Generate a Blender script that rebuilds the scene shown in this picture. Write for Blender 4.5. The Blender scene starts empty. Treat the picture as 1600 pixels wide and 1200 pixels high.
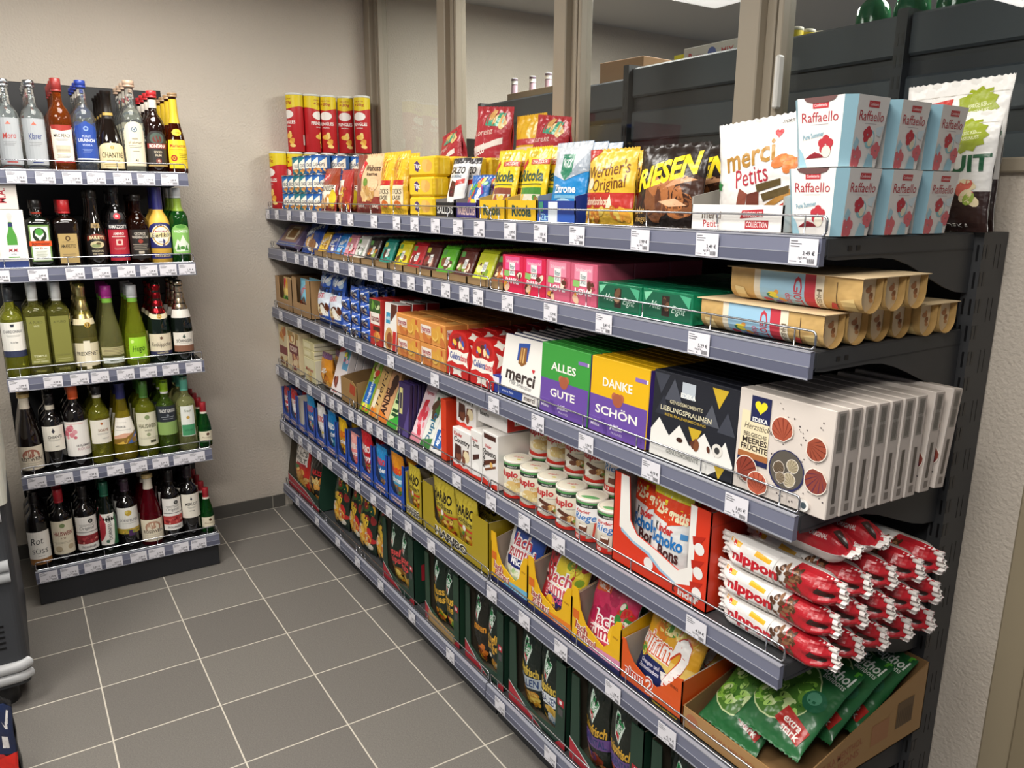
import bpy, math, random
from mathutils import Vector, Matrix
from mathutils.geometry import tessellate_polygon
D = bpy.data; SC = bpy.context.scene; COL = SC.collection
PI = math.pi

# ---------------------------------------------------------------- camera
cam_d = D.cameras.new('camera'); cam = D.objects.new('camera', cam_d); COL.objects.link(cam)
cam_d.sensor_width = 36; cam_d.lens = 27.337; cam_d.clip_start = 0.02
_yaw, _pitch, _roll = 0.5765, 0.2344, 0.0065
_f = Vector((-math.cos(_yaw)*math.cos(_pitch), math.sin(_yaw)*math.cos(_pitch), -math.sin(_pitch)))
_r = _f.cross(Vector((0, 0, 1))).normalized(); _u = _r.cross(_f)
_r2 = _r*math.cos(_roll)+_u*math.sin(_roll); _u2 = _u*math.cos(_roll)-_r*math.sin(_roll)
_m = Matrix((_r2, _u2, -_f)).transposed().to_4x4(); _m.translation = (3.7508, -1.5987, 1.5325)
cam.matrix_world = _m
SC.camera = cam
# ---------------------------------------------------------------- world, ceiling lamps, exposure
w = D.worlds.new('world'); SC.world = w; w.use_nodes = True
w.node_tree.nodes['Background'].inputs[0].default_value = (.82, .86, 1, 1)
w.node_tree.nodes['Background'].inputs[1].default_value = .16
vs = SC.view_settings
vs.view_transform = 'Standard'; vs.look = 'None'; vs.gamma = 1; vs.exposure = 0.0; vs.use_curve_mapping = False
def area(name, loc, sx, sy, power, col=(1, .96, .9), rot=(0, 0, 0)):
    l = D.lights.new(name, 'AREA'); l.shape = 'RECTANGLE'; l.size = sx; l.size_y = sy; l.energy = power; l.color = col
    o = D.objects.new(name, l); COL.objects.link(o); o.location = loc; o.rotation_euler = rot; return o
LAMPS = [('lamp_light', (1.05, -1.20, 2.465), .6, .6, 22), ('lamp_light', (1.92, -2.42, 2.465), .6, .6, 38),
         ('lamp_light', (3.0, -1.35, 2.465), .6, .6, 23), ('lamp_light', (3.95, -2.2, 2.465), .6, .6, 38),
         ('lamp_light', (1.2, .80, 2.465), .6, .6, 50), ('lamp_light', (2.6, 1.0, 2.465), .6, .6, 40)]
for a in LAMPS: area(*a)

# ---------------------------------------------------------------- materials
def lin(h):
    if isinstance(h, str):
        h = h.lstrip('#'); c = [int(h[i:i+2], 16)/255 for i in (0, 2, 4)]
    else: c = h
    return tuple((x/12.92 if x <= .04045 else ((x+.055)/1.055)**2.4) for x in c)+(1,)
MC = {}
def M(h, kind='p'):
    """procedural material from a hex colour; kind: p paper print, f foil film, m metal, k plastic, c cardboard, g glass, d dark glass, l liquid glass, s steel sheet"""
    k = (h, kind)
    if k in MC: return MC[k]
    m = D.materials.new({'p': 'print', 'f': 'film', 'm': 'metal', 'k': 'plastic', 'c': 'cardboard', 'g': 'glass', 'd': 'dark_glass', 'l': 'tinted_glass', 's': 'painted_steel', 'i': 'ink'}[kind]+'_'+h)
    m.use_nodes = True; n = m.node_tree; b = n.nodes['Principled BSDF']; I = b.inputs
    I['Base Color'].default_value = lin(h)
    I['Roughness'].default_value = {'p': .42, 'f': .3, 'm': .25, 'k': .35, 'c': .85, 'g': .02, 'd': .06, 'l': .03, 's': .5, 'i': .45}[kind]
    if kind == 'm': I['Metallic'].default_value = 1
    if kind == 'g': I['Transmission Weight'].default_value = .96; I['IOR'].default_value = 1.36
    if kind == 'l': I['Transmission Weight'].default_value = .78; I['IOR'].default_value = 1.36
    if kind == 'd': I['Coat Weight'].default_value = .5
    if kind in 'fcs':
        t = n.nodes.new('ShaderNodeTexNoise'); tc = n.nodes.new('ShaderNodeTexCoord'); bp = n.nodes.new('ShaderNodeBump')
        t.inputs['Scale'].default_value = {'f': 30, 'c': 120, 's': 400}[kind]; t.inputs['Detail'].default_value = {'f': 2, 'c': 4, 's': 2}[kind]
        bp.inputs['Strength'].default_value = {'f': .45, 'c': .12, 's': .05}[kind]; bp.inputs['Distance'].default_value = {'f': .012, 'c': .002, 's': .001}[kind]
        n.links.new(tc.outputs['Object'], t.inputs['Vector']); n.links.new(t.outputs['Fac'], bp.inputs['Height'])
        n.links.new(bp.outputs['Normal'], I['Normal'])
    MC[k] = m; return m

# ---------------------------------------------------------------- mesh builder
class MB:
    def __init__(s): s.v = []; s.f = []; s.m = []; s.s = []; s.mats = []; s.ix = {}
    def mi(s, mat):
        if mat.name not in s.ix: s.ix[mat.name] = len(s.mats); s.mats.append(mat)
        return s.ix[mat.name]
    def add(s, vs, fs, mat, sm=False):
        o = len(s.v); s.v += [tuple(v) for v in vs]; i = s.mi(mat)
        for f in fs: s.f.append([o+k for k in f]); s.m.append(i); s.s.append(sm)
        return s
    def box(s, a, b, mat, skip=''):
        (x0, y0, z0), (x1, y1, z1) = a, b
        v = [(x0, y0, z0), (x1, y0, z0), (x1, y1, z0), (x0, y1, z0), (x0, y0, z1), (x1, y0, z1), (x1, y1, z1), (x0, y1, z1)]
        return s.add(v, [(0, 3, 2, 1), (4, 5, 6, 7), (0, 1, 5, 4), (1, 2, 6, 5), (2, 3, 7, 6), (3, 0, 4, 7)], mat)
    def bbox(s, a, b, mat, c=.002):
        """box with bevelled edges"""
        (x0, y0, z0), (x1, y1, z1) = a, b; v = []; ix = {}
        for i, X in enumerate((x0, x1)):
            for j, Y in enumerate((y0, y1)):
                for k, Z in enumerate((z0, z1)):
                    sx, sy, sz = (c if i == 0 else -c), (c if j == 0 else -c), (c if k == 0 else -c)
                    for ax, p in enumerate(((X, Y+sy, Z+sz), (X+sx, Y, Z+sz), (X+sx, Y+sy, Z))): ix[i, j, k, ax] = len(v); v.append(p)
        F = []
        q = lambda *l: F.append([ix[t] for t in l])
        for a_ in (0, 1):
            o = (lambda l: l if a_ else l[::-1])
            q(*o([(a_, 0, 0, 0), (a_, 1, 0, 0), (a_, 1, 1, 0), (a_, 0, 1, 0)]))
            q(*o([(0, a_, 0, 1), (0, a_, 1, 1), (1, a_, 1, 1), (1, a_, 0, 1)]))
            q(*o([(0, 0, a_, 2), (1, 0, a_, 2), (1, 1, a_, 2), (0, 1, a_, 2)]))
        for i in (0, 1):
            for j in (0, 1):
                q((i, j, 0, 0), (i, j, 1, 0), (i, j, 1, 1), (i, j, 0, 1)); q((i, 0, j, 0), (i, 1, j, 0), (i, 1, j, 2), (i, 0, j, 2)); q((0, i, j, 1), (1, i, j, 1), (1, i, j, 2), (0, i, j, 2))
                for k in (0, 1): q((i, j, k, 0), (i, j, k, 1), (i, j, k, 2))
        return s.add(v, F, mat)
    def prism(s, pts, axis, a, b, mat, cap=None):
        """polygon pts in the two other axes, extruded along axis from a to b"""
        def P(p, t):
            return {'x': (t, p[0], p[1]), 'y': (p[0], t, p[1]), 'z': (p[0], p[1], t)}[axis]
        n = len(pts); v = [P(p, a) for p in pts]+[P(p, b) for p in pts]
        tri = tessellate_polygon([[Vector((p[0], p[1], 0)) for p in pts]])
        s.add(v, [(i, (i+1) % n, n+(i+1) % n, n+i) for i in range(n)], mat)
        s.add(v, [tuple(t) for t in tri]+[tuple(n+i for i in t) for t in tri], cap or mat)
        return s
    def tube(s, pts, r, mat, n=6, closed=False):
        pts = [Vector(p) for p in pts]; rings = []; N = len(pts)
        for i, p in enumerate(pts):
            a = pts[i-1] if (i > 0 or closed) else p; b = pts[(i+1) % N] if (i < N-1 or closed) else p
            t = (b-a).normalized(); up = Vector((0, 0, 1)) if abs(t.z) < .9 else Vector((1, 0, 0))
            e1 = t.cross(up).normalized(); e2 = t.cross(e1)
            rings.append([p+r*(math.cos(2*PI*k/n)*e1+math.sin(2*PI*k/n)*e2) for k in range(n)])
        v = [q for rg in rings for q in rg]; F = []
        for i in range(N if closed else N-1):
            j = (i+1) % N
            for k in range(n): F.append((i*n+k, i*n+(k+1) % n, j*n+(k+1) % n, j*n+k))
        if not closed: F += [tuple(range(n)), tuple((N-1)*n+k for k in range(n))[::-1]]
        return s.add(v, F, mat, True)
    def lathe(s, prof, mat, n=20, sq=None, c=(0, 0), flat=()):
        """prof [(r,z)]; sq(z)->(squareness, ax, ay) gives rounded-rectangle rings"""
        v = []; F = []
        for r, z in prof:
            q, ax, ay = sq(z) if sq else (0, 1, 1)
            for k in range(n):
                a = 2*PI*(k+.5)/n; x, y = math.cos(a), math.sin(a)
                if q > 0:
                    e = 2+q*8; l = (abs(x)**e+abs(y)**e)**(1/e); x, y = x/l, y/l
                v.append((c[0]+r*ax*x, c[1]+r*ay*y, z))
        N = len(prof)
        for i in range(N-1):
            for k in range(n): F.append((i*n+k, i*n+(k+1) % n, (i+1)*n+(k+1) % n, (i+1)*n+k))
        s.add(v, F, mat, True)
        s.add(v[:n], [tuple(range(n))[::-1]], mat); s.add(v[-n:], [tuple(range(n))], mat)
        return s
    def mesh(s, name):
        me = D.meshes.new(name); me.from_pydata(s.v, [], s.f)
        for m in s.mats: me.materials.append(m)
        me.polygons.foreach_set('material_index', s.m); me.polygons.foreach_set('use_smooth', s.s); me.update(); return me
    def build(s, name, parent=None, loc=None):
        o = D.objects.new(name, s.mesh(name)); COL.objects.link(o)
        if parent: o.parent = parent
        if loc: o.location = loc
        return o
def empty(name, loc=(0, 0, 0), rz=0):
    o = D.objects.new(name, None); COL.objects.link(o); o.location = loc; o.rotation_euler = (0, 0, rz); o.empty_display_size = .05; return o
def tag(o, label, cat, group=None):
    o['label'] = label; o['category'] = cat
    if group: o['group'] = group
    return o
def struct(o): o['kind'] = 'structure'; return o
def copy_tree(o, parent=None):
    c = o.copy(); COL.objects.link(c)
    if parent: c.parent = parent
    for ch in list(o.children): copy_tree(ch, c)
    return c

# ---------------------------------------------------------------- printed graphics (flat shapes laid onto a surface as part of its mesh)
TC = {}
def text2d(s, bold=0, shear=0):
    k = (s, bold, shear)
    if k in TC: return TC[k]
    c = D.curves.new('t', 'FONT'); c.body = s; c.size = 1/.69; c.resolution_u = 2; c.offset = bold; c.shear = shear; c.align_x = 'CENTER'
    o = D.objects.new('t', c); COL.objects.link(o)
    dg = bpy.context.evaluated_depsgraph_get(); oe = o.evaluated_get(dg); me = oe.to_mesh()
    v = [(q.co.x, q.co.y) for q in me.vertices]
    polys = [[v[i] for i in p.vertices] for p in me.polygons]
    oe.to_mesh_clear(); D.objects.remove(o); D.curves.remove(c)
    if v:
        x0 = min(a for a, _ in v); x1 = max(a for a, _ in v); cx = (x0+x1)/2
        polys = [[(a-cx, b) for a, b in p] for p in polys]; wd = x1-x0
    else: wd = 1
    TC[k] = (polys, wd); return TC[k]
def tess(pts):
    t = tessellate_polygon([[Vector((a, b, 0)) for a, b in pts]])
    return [[pts[i] for i in f] for f in t]
def split(polys, ax, c):
    out = []
    for p in polys:
        d = [q[ax]-c for q in p]
        if min(d) >= -1e-9 or max(d) <= 1e-9: out.append(p); continue
        A, B = [], []
        for i in range(len(p)):
            j = (i+1) % len(p)
            if d[i] >= 0: A.append(p[i])
            if d[i] <= 0: B.append(p[i])
            if d[i]*d[j] < 0:
                t = d[i]/(d[i]-d[j]); q = tuple(p[i][k]+t*(p[j][k]-p[i][k]) for k in (0, 1)); A.append(q); B.append(q)
        if len(A) > 2: out.append(A)
        if len(B) > 2: out.append(B)
    return out
def ngon(cx, cy, rx, ry, n=18, a0=0): return [(cx+rx*math.cos(a0+2*PI*i/n), cy+ry*math.sin(a0+2*PI*i/n)) for i in range(n)]
LIFT = [0]
def deco(mb, fmap, W, H, items, cuts=(1, 1), kind='i', seed=1, l0=.0004, clip=True):
    """items in face units u,v 0..1.  R rect, E ellipse, P polygon, T text, B scatter of blobs, h heart, S star"""
    rnd = random.Random(seed); lift = l0; asp = W/H
    def put(polys, col, lf, kd=None):
        if clip and any(not (-1e-6 < c < 1.000001) for p in polys for q in p for c in q):
            for ax in (0, 1):
                for e in (0, 1): polys = split(polys, ax, e)
                polys = [p for p in polys if 0 < sum(q[ax] for q in p)/len(p) < 1]
        for ax in (0, 1):
            for c in (cuts[ax] if isinstance(cuts[ax], list) else [i/cuts[ax] for i in range(1, cuts[ax])]): polys = split(polys, ax, c)
        vs, fs = [], []
        for p in polys:
            o = len(vs); vs += [fmap(a, b, lf) for a, b in p]; fs.append(tuple(range(o, o+len(p))))
        mb.add(vs, fs, M(col, kd or kind), isinstance(cuts[0], list) or max(cuts) > 1)
    for it in items:
        k, col, a = it[0], it[1], it[2:]; lift += .00004
        if k == 'R': x0, y0, x1, y1 = a; put([[(x0, y0), (x1, y0), (x1, y1), (x0, y1)]], col, lift)
        elif k == 'E': put([ngon(a[0], a[1], a[2], a[3] if len(a) > 3 else a[2]*asp)], col, lift)
        elif k == 'P': put(tess([(a[0][i], a[0][i+1]) for i in range(0, len(a[0]), 2)]), col, lift)
        elif k == 'T':
            cx, cy, h, s = a[:4]; wm = a[4] if len(a) > 4 else 0; rot = math.radians(a[5]) if len(a) > 5 else 0
            b = a[6] if len(a) > 6 else .02; sh = a[7] if len(a) > 7 else 0
            polys, wd = text2d(s, b, sh); sx = h/asp
            if wm: sx = wm/wd if wm > 0 else min(sx, -wm/wd)
            cr, sr = math.cos(rot), math.sin(rot)
            def tr(q):
                x, y = q[0]*sx*asp, (q[1]-.5)*h
                return (cx+(x*cr-y*sr)/asp, cy+x*sr+y*cr)
            put([[tr(q) for q in p] for p in polys], col, lift)
        elif k == 'B':
            x0, y0, x1, y1, n, sz = a[:6]; el = a[6] if len(a) > 6 else .6
            for i in range(n):
                r = sz*rnd.uniform(.6, 1.2); th = rnd.uniform(0, PI); cx, cy = rnd.uniform(x0+r*.7, x1-r*.7), rnd.uniform(y0+r*asp*.7, y1-r*asp*.7)
                pts = [(cx+r*(math.cos(t)*math.cos(th)-el*math.sin(t)*math.sin(th)), cy+asp*r*(math.cos(t)*math.sin(th)+el*math.sin(t)*math.cos(th))) for t in [2*PI*j/10 for j in range(10)]]
                lift += .00001; put([pts], col[i % len(col)], lift)
        elif k == 'h':
            cx, cy, r = a; pts = []
            for i in range(24):
                t = 2*PI*i/24; pts.append((cx+r*math.sin(t)**3, cy+asp*r*(13*math.cos(t)-5*math.cos(2*t)-2*math.cos(3*t)-math.cos(4*t))/16))
            put(tess(pts), col, lift)
        elif k == 'S':
            cx, cy, r, n = a[:4]; q = a[4] if len(a) > 4 else .5
            put(tess([(cx+(r if i % 2 == 0 else r*q)*math.sin(PI*i/n), cy+asp*(r if i % 2 == 0 else r*q)*math.cos(PI*i/n)) for i in range(2*n)]), col, lift)
def fl_front(w, h, y=0, x0=None, z0=0):
    x0 = -w/2 if x0 is None else x0
    return lambda u, v, l: (x0+u*w, y-l, z0+v*h)
def fl_side(d, h, x, y0=0, z0=0): return lambda u, v, l: (x+l, y0+u*d, z0+v*h)
def fl_top(w, d, z, y0=0): return lambda u, v, l: (-w/2+u*w, y0+v*d, z+l)

# ================================================================ setting
def nodes(name):
    m = D.materials.new(name); m.use_nodes = True; n = m.node_tree; return m, n, n.nodes['Principled BSDF'], (lambda t: n.nodes.new('ShaderNode'+t)), n.links.new
def plaster(name, col, rough=.8, scale=90, strength=.5, dist=.004):
    m, n, b, N, L = nodes(name); tc = N('TexCoord'); t = N('TexNoise'); t2 = N('TexNoise'); bp = N('Bump'); mx = N('MixRGB')
    t.inputs['Scale'].default_value = scale; t.inputs['Detail'].default_value = 3; t2.inputs['Scale'].default_value = 2
    L(tc.outputs['Object'], t.inputs['Vector']); L(tc.outputs['Object'], t2.inputs['Vector'])
    L(t.outputs['Fac'], bp.inputs['Height']); bp.inputs['Strength'].default_value = strength; bp.inputs['Distance'].default_value = dist
    mx.inputs[1].default_value = lin(col); c = lin(col); mx.inputs[2].default_value = (c[0]*.94, c[1]*.93, c[2]*.91, 1)
    L(t2.outputs['Fac'], mx.inputs[0]); L(mx.outputs[0], b.inputs['Base Color']); L(bp.outputs['Normal'], b.inputs['Normal']); b.inputs['Roughness'].default_value = rough
    return m
WALL = plaster('woodchip_wall_paint', '#cdc3b6', scale=120, strength=.6, dist=.006); CEIL = plaster('ceiling_paint', '#c9c6c0', strength=.1)
def tile_mat(name, ox, oy, tx, ty, axes='xy', col=('#6f6b66', '#79756f'), grout='#cfc8ba', mw=.0045):
    m, n, b, N, L = nodes(name); tc = N('TexCoord'); mp = N('Mapping'); br = N('TexBrick'); t = N('TexNoise'); mx = N('MixRGB'); bp = N('Bump')
    L(tc.outputs['Object'], mp.inputs['Vector']); mp.inputs['Location'].default_value = (-ox, -oy, 0)
    if axes == 'yz': mp.inputs['Rotation'].default_value = (0, 0, 0)
    br.offset = 0; br.squash = 1; br.inputs['Scale'].default_value = 1; br.inputs['Brick Width'].default_value = tx; br.inputs['Row Height'].default_value = ty
    br.inputs['Mortar Size'].default_value = mw/2; br.inputs['Mortar Smooth'].default_value = .1; br.inputs['Bias'].default_value = 0
    br.inputs['Color1'].default_value = lin(col[0]); br.inputs['Color2'].default_value = lin(col[1]); br.inputs['Mortar'].default_value = lin(grout)
    t.inputs['Scale'].default_value = 260; t.inputs['Detail'].default_value = 4; L(tc.outputs['Object'], t.inputs['Vector'])
    L(mp.outputs[0], br.inputs['Vector']); mx.blend_type = 'OVERLAY'; mx.inputs[0].default_value = .45
    L(br.outputs['Color'], mx.inputs[1]); L(t.outputs['Fac'], mx.inputs[2]); L(mx.outputs[0], b.inputs['Base Color'])
    L(br.outputs['Fac'], bp.inputs['Height']); bp.invert = True; bp.inputs['Strength'].default_value = .4; bp.inputs['Distance'].default_value = .002; L(bp.outputs['Normal'], b.inputs['Normal'])
    b.inputs['Roughness'].default_value = .42; return m
FLOOR = tile_mat('floor_tiles', .012, -.602, .2966, .299)
struct(MB().box((-.02, -4, -.05), (5.2, 0, 0), FLOOR).build('floor'))
struct(MB().box((-.15, -4, 0), (0, 0, 2.5), WALL).box((-.15, 0, 0), (0, 4.2, 2.5), WALL).build('wall_back'))
struct(MB().box((-.15, -4, 2.5), (5.2, 4.2, 2.6), CEIL).build('ceiling'))
struct(MB().box((0, 0, 0), (3.104, .2, 1.585), WALL).build('wall_right'))
SK, n_, b_, N_, L_ = nodes('skirting_tile'); b_.inputs['Base Color'].default_value = lin('#57544f'); b_.inputs['Roughness'].default_value = .45
bb = MB()
ys = [-.603-.299*i-.0 for i in range(0, 12)]
bb.box((0, -.6, 0), (.010, -.54, .064), SK)
for a, c in zip(ys, ys[1:]): bb.box((0, c+.0015, .002), (.010, a-.0015, .064), SK)
bb.box((0, -4, 0), (.008, -.54, .063), M('#a29c90', 'c'))
struct(bb.build('baseboard_back'))
# aluminium window front
ALU = M('#9a8f7d', 's'); ALU2 = M('#75694f', 's'); GAP = M('#1c1a18', 'k')
def mullion(x, name):
    m = MB()
    m.bbox((x, -.022, 1.585), (x+.066, .05, 2.5), ALU, .003)
    m.bbox((x+.066, .002, 1.585), (x+.092, .05, 2.5), ALU, .002)
    m.box((x+.092, .012, 1.585), (x+.096, .05, 2.5), GAP)
    m.bbox((x+.096, .004, 1.585), (x+.112, .05, 2.5), ALU, .002)
    return struct(m.build(name))
MX = [0.004, .752, 1.556, 2.328]
for i, x in enumerate(MX): mullion(x, 'trim_%d' % (i+1))
struct(MB().bbox((.004, -.018, 1.585), (3.104, .06, 1.612), ALU, .003).build('trim_5'))
GL, n_, b_, N_, L_ = nodes('window_glass'); tr = N_('BsdfTransparent'); gl = N_('BsdfGlossy'); fr = N_('Fresnel'); mx = N_('MixShader')
gl.inputs['Roughness'].default_value = .01; fr.inputs['IOR'].default_value = 1.45; tr.inputs['Color'].default_value = (.86, .88, .87, 1)
ge = N_('NewGeometry'); mt = N_('Math'); mt.operation = 'MULTIPLY'; iv = N_('Math'); iv.operation = 'SUBTRACT'; iv.inputs[0].default_value = 1; L_(ge.outputs['Backfacing'], iv.inputs[1]); L_(iv.outputs[0], mt.inputs[1]); L_(fr.outputs[0], mt.inputs[0]); L_(mt.outputs[0], mx.inputs[0]); L_(tr.outputs[0], mx.inputs[1]); L_(gl.outputs[0], mx.inputs[2]); L_(mx.outputs[0], n_.nodes['Material Output'].inputs['Surface'])
MX2 = MX+[3.10]
for i in range(4):
    a, b = MX2[i]+.10, MX2[i+1]+.01
    struct(MB().box((a, .026, 1.60), (b, .032, 2.5), GL).build('window_%d' % (i+1)))
o = MB().bbox((2.438, -.012, 1.745), (2.452, .010, 1.865), M('#d8d6d0', 'k'), .004).build('window_handle'); tag(o, 'white window handle on the frame beside the coconut praline boxes', 'handle')
# door frame right of the wall strip
df = MB(); df.bbox((3.104, -.004, 0), (3.30, .06, 2.5), M('#a0937a', 's'), .004); df.bbox((3.165, -.022, 0), (3.30, 0, 2.5), M('#8f8269', 's'), .004)
struct(df.build('trim_6'))
# ceiling lamps (fixtures)
EM, n_, b_, N_, L_ = nodes('lamp_diffuser'); b_.inputs['Emission Color'].default_value = (1, .97, .92, 1); b_.inputs['Emission Strength'].default_value = 3
for nm, loc, sx, sy, pw in LAMPS:
    e = empty('ceiling_light', (loc[0], loc[1], 2.5)); fx = MB()
    for sgn in (-1, 1):
        fx.box((sgn*(sx/2+.02)-.015, -sy/2-.035, -.03), (sgn*(sx/2+.02)+.015, sy/2+.035, 0), M('#e6e6e4', 'k')); fx.box((-sx/2, sgn*(sy/2+.02)-.015, -.03), (sx/2, sgn*(sy/2+.02)+.015, 0), M('#e6e6e4', 'k'))
    fx.build('lamp_frame', e); MB().box((-sx/2, -sy/2, -.025), (sx/2, sy/2, -.012), EM).build('diffuser', e)
    where = {1.05: 'above the aisle between liquor rack and window', 1.92: 'in the middle of the shop', 3.0: 'above the near end of the sweets aisle', 3.95: 'behind the viewer', 1.2: 'in the back room near the rear wall', 2.6: 'in the back room opposite the praline boxes'}[loc[0]]
    tag(e, 'white recessed panel light on the ceiling '+where, 'ceiling light')

# ================================================================ shelving
ANT = M('#3b3c3e', 's'); ANT2 = M('#2b2c2f', 's'); BLK = M('#141416', 'k'); RAIL = M('#74778a', 'k'); RAIL_REFLECTION = M('#5c5f72', 'k'); EDGE = M('#9a9ca6', 'k'); CHR = M('#c9cbd0', 'm')
TZ = [1.477, 1.298, 1.019, .737, .458, .1245]          # board tops of the sweets shelving
TN = ['top', 'second', 'third', 'fourth', 'fifth', 'bottom']
YF = -.5387
BX = [(.012, .9925), (.9945, 1.994), (1.9965, 2.9955)]
BN = ['by the corner', 'in the middle bay', 'in the near bay']
fr_ = empty('shelving_frame', (1.5, -.05, 0))
tag(fr_, 'anthracite slotted uprights and back panels of the long sweets shelving', 'shelving')
def post(name, x, par):
    m = MB(); X = x-1.5
    m.box((X-.016, -.042, 0), (X+.012, .046, 1.477), ANT)
    for k in range(30):                                   # slots in the front and side faces
        z = 1.455-k*.05
        for dx in (-.009, .004): m.box((X+dx-.002, -.0426, z-.03), (X+dx+.002, -.040, z), BLK)
        if k % 2 == 0:
            for dy in (.006, .022): m.box((X+.0115, dy-.0008, z-.045), (X+.0126, dy+.0008, z), BLK)
    for k in range(30):
        z = 1.455-k*.05
        for dy in (-.036, -.024): m.box((X+.0115, dy-.0035, z-.026), (X+.0126, dy+.0035, z), BLK)
    return m.build(name, par)
for x in (.03, .9935, 1.9953, 2.998): post('upright', x, fr_)
for (x0, x1) in BX:
    m = MB()
    for k in range(8): m.bbox((x0+.02-1.5, -.02, .12+k*.168), (x1-.02-1.5, .0, .12+k*.168+.1665), ANT2, .003)
    m.build('back_panel', fr_)
def rail_profile(h): return [(0, 0), (-.004, -.001), (-.0045, -h*.55), (-.006, -h*.57), (-.0065, -h+.003), (-.006, -h), (.006, -h), (.006, 0)]
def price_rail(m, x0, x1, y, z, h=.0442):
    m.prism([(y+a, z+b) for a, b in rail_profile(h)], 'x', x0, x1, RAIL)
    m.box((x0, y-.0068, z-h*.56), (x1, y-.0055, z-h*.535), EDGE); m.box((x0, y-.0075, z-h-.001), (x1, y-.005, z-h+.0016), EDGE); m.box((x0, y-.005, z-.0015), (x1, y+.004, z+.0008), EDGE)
    m.box((x0+.001, y-.0068, z-h+.003), (x1-.001, y-.0048, z-h*.57), RAIL_REFLECTION)  # lower half in a darker tone, a reflection painted into the rail colour
def guard(m, x0, x1, y, z, h=.030, r=.0021, step=.2):
    c = .008; p = []
    for cx, cz, a0 in ((x0+c, z+c, PI), (x1-c, z+c, 1.5*PI), (x1-c, z+h-c, 0), (x0+c, z+h-c, .5*PI)):
        for k in range(4): a = a0+k*PI/6; p.append((cx+c*math.cos(a), y, cz+c*math.sin(a)))
    m.tube(p, r, CHR, 6, True)
    n = max(1, round((x1-x0)/step))
    for k in range(n+1):
        x = x0+.04+(x1-x0-.08)*k/n; m.tube([(x, y, z), (x, y, z+h)], r*.7, CHR, 5)
def bracket(m, x, yb, yf, zt, th=.003, big=True):
    pts = [(yf, zt-.004), (yf, zt-.034)]
    for k in range(11):
        t = k/10; y = yf+.02+(yb-yf-.02)*t; s = max(0, (t-.30)/.70); pts.append((y, zt-.036-(.075*s*s*(3-2*s) if big else .02*s)))
    pts += [(yb, zt-.004)]
    m.prism(pts, 'x', x-th/2, x+th/2, ANT)
    m.box((x+th/2, yf, zt-.031), (x+th/2+.001, yb, zt-.029), ANT2)
    for dy in (.05, .072): m.box((x+th/2, yf+dy, zt-.022), (x+th/2+.0008, yf+dy+.010, zt-.014), BLK)
for t, z in enumerate(TZ):
    for b, (x0, x1) in enumerate(BX):
        e = empty('shelf_board', ((x0+x1)/2, 0, z-.03)); X0, X1 = x0-e.location.x, x1-e.location.x; Z = .03
        m = MB(); m.bbox((X0+.002, YF+.008, Z-.030), (X1-.002, -.094, Z-.0005), ANT, .002); m.build('board', e)
        if t < 5:
            for s in (X0+.0035, X1-.0028):
                m = MB(); bracket(m, s, -.095, YF+.014, Z+.0); m.build('bracket', e)
        else:
            m = MB(); m.box((X0+.004, YF+.035, -(z-.03)+.001), (X1-.004, YF+.05, 0), ANT2); m.build('plinth', e)
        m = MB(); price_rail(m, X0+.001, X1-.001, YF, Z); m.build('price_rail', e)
        m = MB(); guard(m, X0+.004, X1-.004, YF+.009, Z+.002); m.build('wire_guard', e)
        tag(e, 'anthracite shelf board with grey price rail and wire guard, %s tier %s' % (TN[t], BN[b]), 'shelf')
# ---- liquor rack on the back wall
LZ = [1.6165, 1.2816, .8935, .522, .1445]; LY = (-1.640, -.970); LX = .5141
LN = ['top', 'second', 'third', 'fourth', 'bottom']
fr2 = empty('shelving_frame', (.05, -1.305, 0)); tag(fr2, 'black slotted uprights and back panels of the liquor rack', 'shelving')
for y in (LY[0]+.012, LY[1]-.012):
    m = MB(); m.box((-.04, y-.014+1.305, 0), (.05, y+.014+1.305, 1.955), BLK); m.build('upright', fr2)
m = MB()
for k in range(11): m.bbox((-.02, LY[0]+.03+1.305, .11+k*.168), (0, LY[1]-.03+1.305, .11+k*.168+.1665), M('#1d1e20', 's'), .003)
m.build('back_panel', fr2)
def swap(mb):                       # shelf built along x facing -y, turned to face +x
    mb.v = [(-v[1], v[0], v[2]) for v in mb.v]; return mb
for t, z in enumerate(LZ):
    e = empty('shelf_board', (0, -1.305, z-.03)); X0, X1, Z = LY[0]+1.305, LY[1]+1.305, .03
    m = MB(); m.bbox((X0+.002, -LX+.008, Z-.03), (X1-.002, -.105, Z-.0005), M('#1d1e20', 's'), .002); swap(m).build('board', e)
    if t < 4:
        for s in (X0+.0035, X1-.0035):
            m = MB(); bracket(m, s, -.105, -LX+.014, Z, big=False); swap(m).build('bracket', e)
    else:
        m = MB(); m.bbox((X0+.004, -LX+.012, -(z-.03)+.001), (X1-.004, -LX+.03, -.016), M('#232428', 's'), .002)
        for s in (X0+.004, X1-.008): m.box((s, -LX+.03, -(z-.03)+.001), (s+.004, -.1, 0), BLK)
        swap(m).build('plinth', e)
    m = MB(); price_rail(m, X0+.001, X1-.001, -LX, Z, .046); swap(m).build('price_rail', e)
    m = MB(); guard(m, X0+.004, X1-.004, -LX+.009, Z+.002, .032); swap(m).build('wire_guard', e)
    tag(e, 'black shelf board with price rail and wire guard, %s tier of the liquor rack' % LN[t], 'shelf')

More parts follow.
